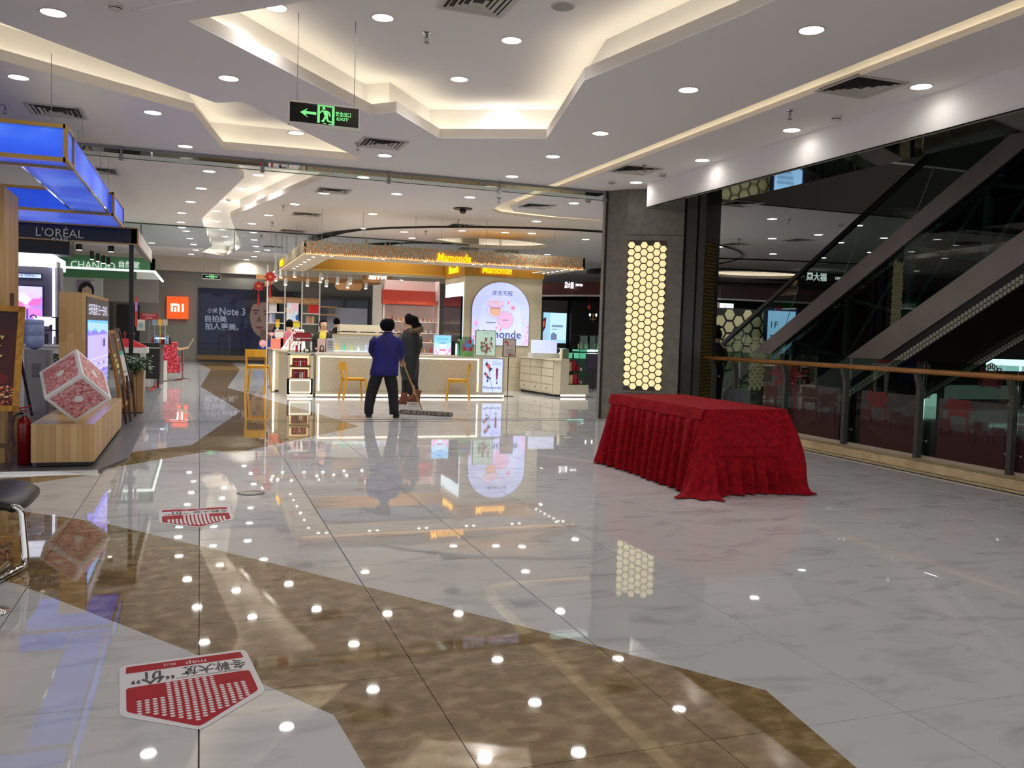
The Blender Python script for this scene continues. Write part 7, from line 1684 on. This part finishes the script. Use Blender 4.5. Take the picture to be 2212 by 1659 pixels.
for j in range(4): MB().box(q[0]+.08,q[0]+.08+[.52,.5,.42,.36][j],19.57,19.58,q[3]-.68-.14*j,q[3]-.64-.14*j).build('text_line', M('slate_light', (96,130,170), .6), s1)
# lit stalls further right seen under the handrail
for k, (px0,py0,px1,py1,Y,c,e,lb,nm) in enumerate([(1554,655,1584,670,25,(235,240,250),1.6,'small white glowing shop sign in the gap right of the stone column','shop_sign'),(1564,690,1582,745,24,(150,206,226),1.0,'narrow pale blue lit banner in the gap right of the stone column','lit_banner'),(1530,652,1553,682,23,(150,140,120),.0,'beige notice board in the gap right of the stone column','notice_board'),
     (1730,745,1750,770,24,(170,70,110),.7,'pink lit poster above the wooden handrail, left of the lilac one','lit_poster'),(1752,745,1766,768,24,(150,150,230),.9,'lilac lit poster above the wooden handrail','lit_poster'),(1778,752,1812,772,25,(120,130,170),.6,'dim bluish lit display above the wooden handrail','lit_display'),(1843,748,1870,770,25,(130,130,150),.6,'greyish lit display right of the bluish one above the handrail','lit_display'),
     (2130,775,2230,800,22,(200,240,240),1.3,'bright pale cyan counter front right of the escalator, above the handrail','lit_counter'),(1995,850,2022,905,17,(190,226,216),.9,'narrow pale green lit showcase seen through the railing glass','lit_showcase'),(2040,830,2200,860,17.5,(120,130,124),.35,'dim grey-green lit counter front behind the knot ornament','lit_counter')]):
    q = RY(px0,py0,px1,py1,Y); t_ = thing(nm, lb, nm.split('_')[1], ((q[0]+q[1])/2,Y,q[2]))
    MB().box(q[0]-.02,q[1]+.02,Y,Y+.08,q[2]-.02,q[3]+.02).build('frame', black, t_)
    MB().box(q[0],q[1],Y-.01,Y,q[2],q[3]).build('lit_face', M('face%d' % k, c, .6, emit=e), t_)
    if q[2] > .3 and nm != 'shop_sign': MB().box((q[0]+q[1])/2-.04,(q[0]+q[1])/2+.04,Y+.02,Y+.06,0,q[2]-.02).build('stand', black, t_)
    if k == 0: text('八喜母婴', (q[0]+.05,Y-.02,q[2]+.04), XR, ZU, q[1]-q[0]-.1, (q[3]-q[2])*.6, M('slate_dark'), t_)
struct('wall_dark_screen', MB().box(22,30,24.0,24.1,0,4.1), M('dark_mall'))
# grey chair behind the table
gcx = PY(1573,850,9.9).x
gch = thing('armchair', 'dark grey moulded chair behind the velvet table by the railing', 'chair', (gcx,9.9,0))
gz_ = PY(1573,838,9.9).z
MB().loft([(gcx,9.9,.42,.20,.20),(gcx,9.9,.46,.22,.22)],16,None,.6).add([(gcx+u*(.235-.03*abs(v)),9.72+.05*(1-u*u)-.02*v+t_,.46+(gz_-.46)*v) for t_ in (0,.025) for v in (0,.5,.92,1.0) for u in ((-1,-.5,0,.5,1) if v < .95 else (-.8,-.4,0,.4,.8))],
   [(j*5+i+1,j*5+i,j*5+i+5,j*5+i+6) for j in range(3) for i in range(4)]+[(20+j*5+i,20+j*5+i+1,20+j*5+i+6,20+j*5+i+5) for j in range(3) for i in range(4)]+[(15+i,35+i,36+i,16+i) for i in range(4)]+[(j*5,20+j*5,25+j*5,5+j*5) for j in range(3)]+[(j*5+4,j*5+9,29+j*5,24+j*5) for j in range(3)]).build('shell', M('grey_shell', (58,60,62), .5), gch)
for sx in (-.17,.17):
    for sy in (-.16,.16): MB().tube([(gcx+sx*.8,9.9+sy*.8,.43),(gcx+sx*1.1,9.9+sy*1.1,0)], .012, 6).build('leg', dgrey, gch)
# ================================================================ PEOPLE
skinm = M('skin', (206,158,128), .55); hairm = M('hair_black', (9,8,8), .85, spec=.15); 
RV = Vector((cos(YAW),-sin(YAW),0)); FV = Vector((sin(YAW),cos(YAW),0))
class Fig:
    def __init__(s, lab, base, name='person', s_=1.0):
        s.b = Vector((base.x,base.y,0)); s.root = thing(name, lab, 'person', s.b); s.k = s_
    def P(s, a, b, z): return s.b+RV*a*s.k+FV*b*s.k+ZU*z*s.k
    def body(s, J, E_, Rr, mat=skinm, name='body', sub=1):
        pts = [tuple(s.P(*j)-s.b) for j in J]; me = skin(pts, E_, [(r*s.k if not isinstance(r,tuple) else (r[0]*s.k,r[1]*s.k)) for r in Rr], sub)
        return meshobj(name, me, mat, s.root)
    def loft(s, rings, mat, name, n=20, parent=None, sq=1.0, smooth=True):     # (a,b,z,ra,rb)
        mb = MB(); v = []
        for a, b, z, ra, rb in rings:
            for k in range(n):
                t = 2*pi*k/n; v.append(s.P(a+ra*cos(t), b+rb*sin(t), z))
        mb.add(v, [(i*n+k,i*n+(k+1)%n,(i+1)*n+(k+1)%n,(i+1)*n+k) for i in range(len(rings)-1) for k in range(n)]+[tuple(range(n))[::-1],tuple(range((len(rings)-1)*n,len(rings)*n))])
        return mb.build(name, mat, parent or s.root, smooth=smooth)
    def tube(s, pts, r, mat, name, n=12):
        return MB().tube([s.P(*p) for p in pts], [x*s.k for x in r], n).build(name, mat, s.root, smooth=True)
    def ell(s, c, ra, rb, rz, mat, name, n=16, m=10, sm=True):
        return s.loft([(c[0],c[1],c[2]-rz*cos(pi*i/m),max(ra*sin(pi*i/m),.001),max(rb*sin(pi*i/m),.001)) for i in range(m+1)], mat, name, n, smooth=sm)
    def hand(s, w, d, up, mat=skinm):      # five curled fingers round a rod at w
        mb = MB(); W = s.P(*w); 
        for i in range(4):
            c = W+ZU*(.028-.019*i); mb.tube([c+RV*.034*cos(t)+FV*.030*sin(t) for t in [pi*.9-k*pi*1.3/5 for k in range(6)]], [.0095,.0095,.009,.009,.008,.006], 7)
        mb.tube([W-RV*.03+ZU*.02, W-RV*.01-FV*.032+ZU*.035, W+RV*.02-FV*.03+ZU*.045], [.012,.010,.008], 7)
        mb.ell(W-RV*.036-FV*.0, .02,.03,.042,10,6)
        return mb.build('hand', mat, s.root, smooth=True)
# cleaner
c = Fig('cleaner in royal blue jacket and black trousers seen from behind, pushing a dust mop', G(826,902))
J = [(0,0,.86),(.02,0,1.1),(.04,0,1.32),(.065,.01,1.43),(.06,.03,1.52),(.06,.03,1.60),(-.13,0,1.33),(-.22,.06,1.1),(-.10,.26,.96),(.20,0,1.34),(.285,.10,1.15),(.235,.30,1.0),(-.10,0,.80),(-.18,.02,.42),(-.235,0,.09),(-.235,.1,.04),(.12,0,.80),(.16,.06,.44),(.19,.02,.10),(.25,.10,.04)]
E_ = [(0,1),(1,2),(2,3),(3,4),(4,5),(2,6),(6,7),(7,8),(2,9),(9,10),(10,11),(0,12),(12,13),(13,14),(14,15),(0,16),(16,17),(17,18),(18,19)]
c.body(J, E_, [.11,.10,.09,.05,.085,.08,.04,.035,.03,.04,.035,.03,.08,.055,.04,.03,.08,.055,.04,.03])
bj = noise_mat('royal_blue_cloth', (18,18,108), (12,12,82), (7,7,5), 4, .75, bump=.35)
c.loft([(.01,0,.72,.245,.165),(.015,0,.80,.238,.16),(.035,0,.95,.225,.145),(.045,0,1.10,.222,.14),(.05,0,1.22,.225,.138),(.05,0,1.31,.215,.125),(.055,0,1.37,.165,.105),(.06,.0,1.41,.095,.08),(.062,.0,1.455,.075,.07),(.062,.0,1.46,.06,.06)], bj, 'jacket', 26)
c.tube([(.19,0,1.34),(.25,.02,1.27),(.29,.08,1.14),(.275,.2,1.06),(.235,.285,1.01)], [.075,.075,.066,.06,.052], bj, 'sleeve')
c.tube([(-.12,0,1.34),(-.18,.02,1.27),(-.21,.06,1.13),(-.17,.18,1.03),(-.08,.27,.98)], [.075,.075,.066,.06,.052], bj, 'sleeve')
tm_ = noise_mat('black_trousers_cloth', (17,17,20), (10,10,12), (9,9,4), 3, .8, bump=.3)
c.loft([(-.235,.01,.055,.075,.09),(-.235,.01,.16,.08,.085),(-.205,.02,.38,.095,.10),(-.145,.01,.60,.11,.115),(-.085,0,.78,.105,.115),(-.06,0,.86,.10,.11)], tm_, 'trouser_leg')
c.loft([(.195,.03,.06,.08,.10),(.19,.03,.17,.082,.09),(.165,.05,.42,.092,.105),(.13,.03,.62,.11,.12),(.10,0,.78,.105,.115),(.08,0,.86,.10,.11)], tm_, 'trouser_leg')
c.loft([(.015,0,.70,.215,.14),(.015,0,.78,.215,.142),(.02,0,.9,.20,.135)], tm_, 'trouser_seat')
for a_, b_ in ((-.235,.03),(.225,.08)): c.loft([(a_,b_,0.0,.05,.12),(a_,b_,.03,.055,.125),(a_,b_-.01,.07,.05,.09),(a_,b_-.03,.09,.035,.05)], M('shoe_black', (12,12,13), .35), 'shoe')
c.loft([(.055,-.01,1.475,.07,.075),(.05,-.015,1.50,.10,.10),(.05,-.01,1.55,.125,.12),(.05,0,1.60,.127,.122),(.055,.0,1.645,.11,.11),(.06,0,1.675,.075,.075),(.06,0,1.688,.02,.02)], hairm, 'hair', 22)
c.ell((.165,.03,1.535), .018,.02,.03, skinm, 'ear', 10, 6)
c.hand((.265,.32,.985), 0, 0); c.hand((.295,.335,.90), 0, 0)
mp = thing('dust_mop', 'wide grey string dust mop with a long wooden handle held by the cleaner', 'mop', G(912,893))
h0 = c.P(.22,.31,1.10); h1 = Vector((G(911,893).x,G(911,893).y,.07))
MB().tube([h0,h1], .014, 10).build('handle', M('mop_handle_wood', (176,130,66), .45), mp, smooth=True)
e0 = G(866,893); e1 = G(974,899)
mb = MB(); mr = random.Random(9); D = (e1-e0); Ln = D.length; D.normalize(); S_ = Vector((-D.y,D.x,0))
for k in range(420):
    t = mr.random(); p = e0+D*Ln*t+S_*(.06*(mr.random()-.5)); a_ = (mr.random()-.5)*2.6; sd = mr.choice((-1,1)); L_ = .05+.07*mr.random()
    q = p+S_*sd*L_*cos(a_)+D*L_*sin(a_)*.8; mb.tube([(p.x,p.y,.045+.02*mr.random()),((p.x+q.x)/2,(p.y+q.y)/2,.05+.015*mr.random()),(q.x,q.y,.01)], .009, 4)
mb.build('mop_strings', noise_mat('mop_grey', (134,128,118), (92,88,80), (30,30,30), 3, .9), mp, kind='stuff')
MB().obox((e0+e1)/2+ZU*.045, D*Ln*.46, S_*.04, ZU*.008).build('mop_frame', M('mop_frame_metal', (90,90,88), .5), mp)
# woman in dark parka
w = Fig('woman in a long black parka with fur-trimmed hood and brown ankle boots behind the cleaner', G(873,873))
J = [(.08,0,.95),(.08,0,1.2),(.09,0,1.44),(.05,0,1.56),(.035,0,1.67),(.04,0,1.76),(-.06,-.02,1.42),(-.09,-.02,1.15),(-.04,-.2,1.05),(.2,.02,1.42),(.24,.02,1.15),(.2,.1,.98),(.04,0,.85),(.0,0,.45),(-.01,0,.1),(-.08,-.02,.04),(.14,0,.85),(.17,.08,.5),(.22,.12,.14),(.2,.1,.05)]
w.body(J, E_, [.10,.10,.09,.05,.08,.08,.04,.033,.028,.04,.033,.028,.07,.05,.04,.035,.07,.05,.04,.035])
pk = noise_mat('black_parka_cloth', (22,24,27), (13,14,16), (6,6,10), 3, .6, bump=.4)
w.loft([(.07,0,.50,.13,.13),(.075,0,.60,.16,.15),(.07,0,.78,.18,.16),(.08,0,.95,.18,.16),(.08,0,1.12,.17,.15),(.08,0,1.30,.175,.15),(.09,0,1.42,.165,.13),(.10,0,1.50,.12,.10),(.10,0,1.54,.08,.08)], pk, 'parka', 24)
w.tube([(-.05,-.02,1.42),(-.09,-.04,1.25),(-.10,-.06,1.12),(-.07,-.16,1.05)], [.065,.062,.058,.05], pk, 'sleeve')
w.tube([(.21,.02,1.42),(.25,.03,1.2),(.24,.05,1.02)], [.065,.06,.05], pk, 'sleeve')
fm_ = MB(); fr3 = random.Random(6)
for k in range(900):
    t = fr3.random()*2*pi; ra, rb = .15, .12; cpt = w.P(.16+ra*cos(t), .02+rb*sin(t), 1.48+.05*cos(t)); d = Vector((fr3.random()-.5,fr3.random()-.5,fr3.random()-.5)).normalized(); s_ = d.orthogonal().normalized()*.008
    fm_.add([cpt+d*.018-s_,cpt+d*.018+s_,cpt+d*(.06+.03*fr3.random())], [(0,1,2)])
fm_.tube([w.P(.16+.15*cos(t),.02+.12*sin(t),1.48+.05*cos(t)) for t in [2*pi*k/16 for k in range(17)]], .045, 8)
fm_.build('fur_trim', noise_mat('fur_brown', (112,92,66), (70,56,40), (40,40,40), 3, .95), w.root, kind='stuff', label='brown fur hood trim')
w.ell((.055,.01,1.715), .095,.115,.125, hairm, 'hair')
w.tube([(.12,.06,1.76),(.18,.10,1.74),(.21,.11,1.62),(.17,.09,1.54),(.14,.06,1.50)], [.05,.06,.055,.04,.02], hairm, 'ponytail')
w.ell((-.028,-.0,1.665), .05,.06,.085, skinm, 'face')
w.ell((-.077,-.01,1.66), .016,.014,.02, skinm, 'nose', 8, 6)
w.tube([(.03,0,.78),(.0,0,.5),(-.0,0,.2)], [.085,.065,.055], tm_, 'trouser_leg')
w.tube([(.14,0,.78),(.17,.08,.55),(.22,.12,.3)], [.085,.065,.055], tm_, 'trouser_leg')
bm_ = M('brown_suede', (104,56,34), .8)
def boot(F, a, b, z, tilt):
    F.loft([(a-.06,b,z,.13,.05),(a-.06,b,z+.035,.13,.055),(a-.01,b,z+.085,.085,.055),(a+.01,b,z+.16,.07,.06),(a+.015+tilt,b,z+.24,.075,.065)], bm_, 'boot')
boot(w, -.015, 0, .0, 0); boot(w, .235, .12, .04, .02)
# second woman close behind
w2 = Fig('second woman in dark clothes with a ponytail, mostly hidden behind the parka wearer', G(895,866)+Vector((0,.2,0)))
J2 = [(.0,0,.92),(0,0,1.18),(0,0,1.40),(-.01,0,1.5),(-.02,0,1.6),(-.02,0,1.68),(-.13,0,1.38),(-.15,.05,1.12),(-.1,.2,1.05),(.13,0,1.38),(.15,.05,1.12),(.1,.2,1.05),(-.06,0,.85),(-.06,.05,.45),(-.04,.02,.1),(-.1,.02,.04),(.06,0,.85),(.05,.02,.45),(.05,0,.1),(0,0,.04)]
w2.body(J2, E_, [.12,.13,.12,.05,.08,.08,.05,.04,.03,.05,.04,.03,.07,.05,.04,.035,.07,.05,.04,.035])
w2.loft([(-.02,0,.70,.15,.13),(-.02,0,.9,.15,.13),(0,0,1.15,.14,.12),(0,0,1.32,.15,.12),(0,0,1.42,.11,.09),(0,0,1.47,.06,.06)], pk, 'jacket')
w2.tube([(.12,0,1.38),(.14,.04,1.15),(.1,.16,1.05)], [.06,.052,.045], pk, 'sleeve'); w2.tube([(-.12,0,1.38),(-.14,.04,1.15),(-.1,.16,1.05)], [.06,.052,.045], pk, 'sleeve')
w2.loft([(0,0,.12,.12,.09),(0,0,.45,.12,.1),(0,0,.8,.14,.12)], tm_, 'trousers')
w2.ell((-.02,.0,1.62), .095,.11,.12, hairm, 'hair'); w2.tube([(.05,.02,1.68),(.12,.03,1.62),(.13,.03,1.5),(.1,.02,1.42)], [.04,.045,.04,.02], hairm, 'ponytail'); w2.ell((-.1,0,1.57), .03,.05,.06, skinm, 'face')
boot(w2, .0, .03, 0, 0); boot(w2, .06, -.06, .0, 0)
# saleswoman
p0 = PY(698,765,20.2); s = Fig('saleswoman in black blazer and yellow top with hair pulled back behind the counter', Vector((p0.x,20.2,0)))
Js = [(0,0,.9),(0,0,1.15),(0,0,1.36),(0,0,1.46),(.0,-.01,1.56),(.0,-.01,1.63),(-.15,0,1.33),(-.19,-.02,1.08),(-.12,-.18,1.0),(.15,0,1.33),(.19,-.02,1.08),(.12,-.18,1.0),(-.08,0,.85),(-.08,0,.45),(-.08,0,.08),(-.08,-.1,.04),(.08,0,.85),(.08,0,.45),(.08,0,.08),(.08,-.1,.04)]
s.body(Js, E_, [.12,.13,.11,.05,.08,.078,.05,.04,.03,.05,.04,.03,.07,.05,.04,.035,.07,.05,.04,.035])
yl = M('yellow_knit', (206,190,60), .8)
s.loft([(0,-.02,.92,.12,.11),(0,-.02,1.2,.125,.115),(0,-.02,1.32,.11,.09),(0,-.01,1.40,.07,.065),(0,-.0,1.47,.056,.055)], yl, 'yellow_top')
bz = M('black_blazer_cloth', (15,15,18), .7)
def half(sg):
    s.loft([(sg*.11,.0,.80,.09,.13),(sg*.115,.0,1.1,.085,.13),(sg*.12,0,1.25,.085,.125),(sg*.13,0,1.35,.075,.09),(sg*.08,.02,1.41,.045,.07)], bz, 'blazer_half')
half(-1); half(1); s.loft([(0,.05,.8,.16,.09),(0,.05,1.3,.17,.085),(0,.05,1.41,.08,.05)], bz, 'blazer_back')
s.tube([(-.16,0,1.35),(-.20,0,1.22),(-.21,-.02,1.08),(-.14,-.15,1.0)], [.062,.058,.052,.045], bz, 'sleeve'); s.tube([(.16,0,1.35),(.20,0,1.22),(.21,-.02,1.08),(.14,-.15,1.0)], [.062,.058,.052,.045], bz, 'sleeve')
s.loft([(0,0,.1,.12,.09),(0,0,.8,.15,.12)], tm_, 'trousers')
s.loft([(.01,-.03,1.47,.03,.03),(.012,-.035,1.50,.055,.055),(.01,-.03,1.55,.072,.07),(.005,-.025,1.60,.075,.075),(0,-.02,1.645,.065,.065),(0,-.01,1.665,.03,.03)], M('pale_skin', (222,176,150), .5), 'head')
s.loft([(-.035,.035,1.50,.05,.05),(-.03,.03,1.56,.08,.078),(-.02,.02,1.61,.086,.083),(-.008,-.012,1.635,.084,.088),(-.004,-.015,1.665,.073,.078),(-.0,-.01,1.69,.045,.05)], hairm, 'hair')
dkf = M('face_dark', (50,32,28), .6)
s.ell((.0,-.095,1.595), .010,.004,.0045, dkf, 'eye', 8, 5); s.ell((.045,-.085,1.595), .010,.004,.0045, dkf, 'eye', 8, 5)
s.ell((.028,-.105,1.565), .010,.014,.016, M('pale_skin'), 'nose', 8, 6); s.ell((.022,-.098,1.53), .013,.005,.005, M('lips', (176,84,80), .5), 'mouth', 8, 5)
s.ell((0,-.096,1.612), .018,.005,.004, dkf, 'eyebrow', 8, 4); s.ell((.047,-.084,1.612), .016,.005,.004, dkf, 'eyebrow', 8, 4); s.ell((-.072,-.01,1.58), .01,.016,.025, M('pale_skin'), 'ear', 8, 6)
# hidden assistants: only heads and shoulders show
def bust(lab, px, py, Y, top, z0=0, hairr=.11):
    p = PY(px,py,Y); F = Fig(lab, Vector((p.x,Y,0))); h = p.z; 
    J = [(0,0,h-.75),(0,0,h-.45),(0,0,h-.26),(0,0,h-.15),(0,0,h-.06),(0,0,h+.02),(-.14,0,h-.28),(-.17,-.03,h-.52),(-.1,-.2,h-.6),(.14,0,h-.28),(.17,-.03,h-.52),(.1,-.2,h-.6),(-.07,0,h-.85),(-.07,0,.45),(-.07,0,.08),(-.07,-.1,.04),(.07,0,h-.85),(.07,0,.45),(.07,0,.08),(.07,-.1,.04)]
    F.body(J, E_, [.12,.13,.11,.05,.08,.08,.05,.04,.03,.05,.04,.03,.07,.05,.04,.035,.07,.05,.04,.035])
    F.loft([(0,0,h-.85,.17,.12),(0,0,h-.5,.16,.12),(0,0,h-.3,.17,.11),(0,0,h-.22,.12,.08),(0,0,h-.16,.06,.06)], top, 'jacket'); F.loft([(0,0,.08,.12,.1),(0,0,h-.8,.16,.12)], tm_, 'trousers')
    F.tube([(.15,0,h-.28),(.19,-.02,h-.5),(.12,-.16,h-.6)], [.06,.052,.045], top, 'sleeve'); F.tube([(-.15,0,h-.28),(-.19,-.02,h-.5),(-.12,-.16,h-.6)], [.06,.052,.045], top, 'sleeve')
    F.ell((0,.02,h-.0), hairr*.92,hairr,hairr*1.1, hairm, 'hair'); return F
bust('assistant with black hair seen between gift boxes behind the sloping lipstick rack', 625,700,22.8, M('pink_uniform', (190,110,130), .8))
bust('person whose dark hair shows above the back cabinet', 727,695,26.2, bz)
F = bust('person with hair bun and black top seen from behind right of the stone column', 1549,722,14.9, bz, hairr=.115)
F.ell((.03,.02,PY(1549,722,14.9).z+.14), .05,.05,.045, hairm, 'hair_bun')
bpy.data.scenes.remove(_tmp)
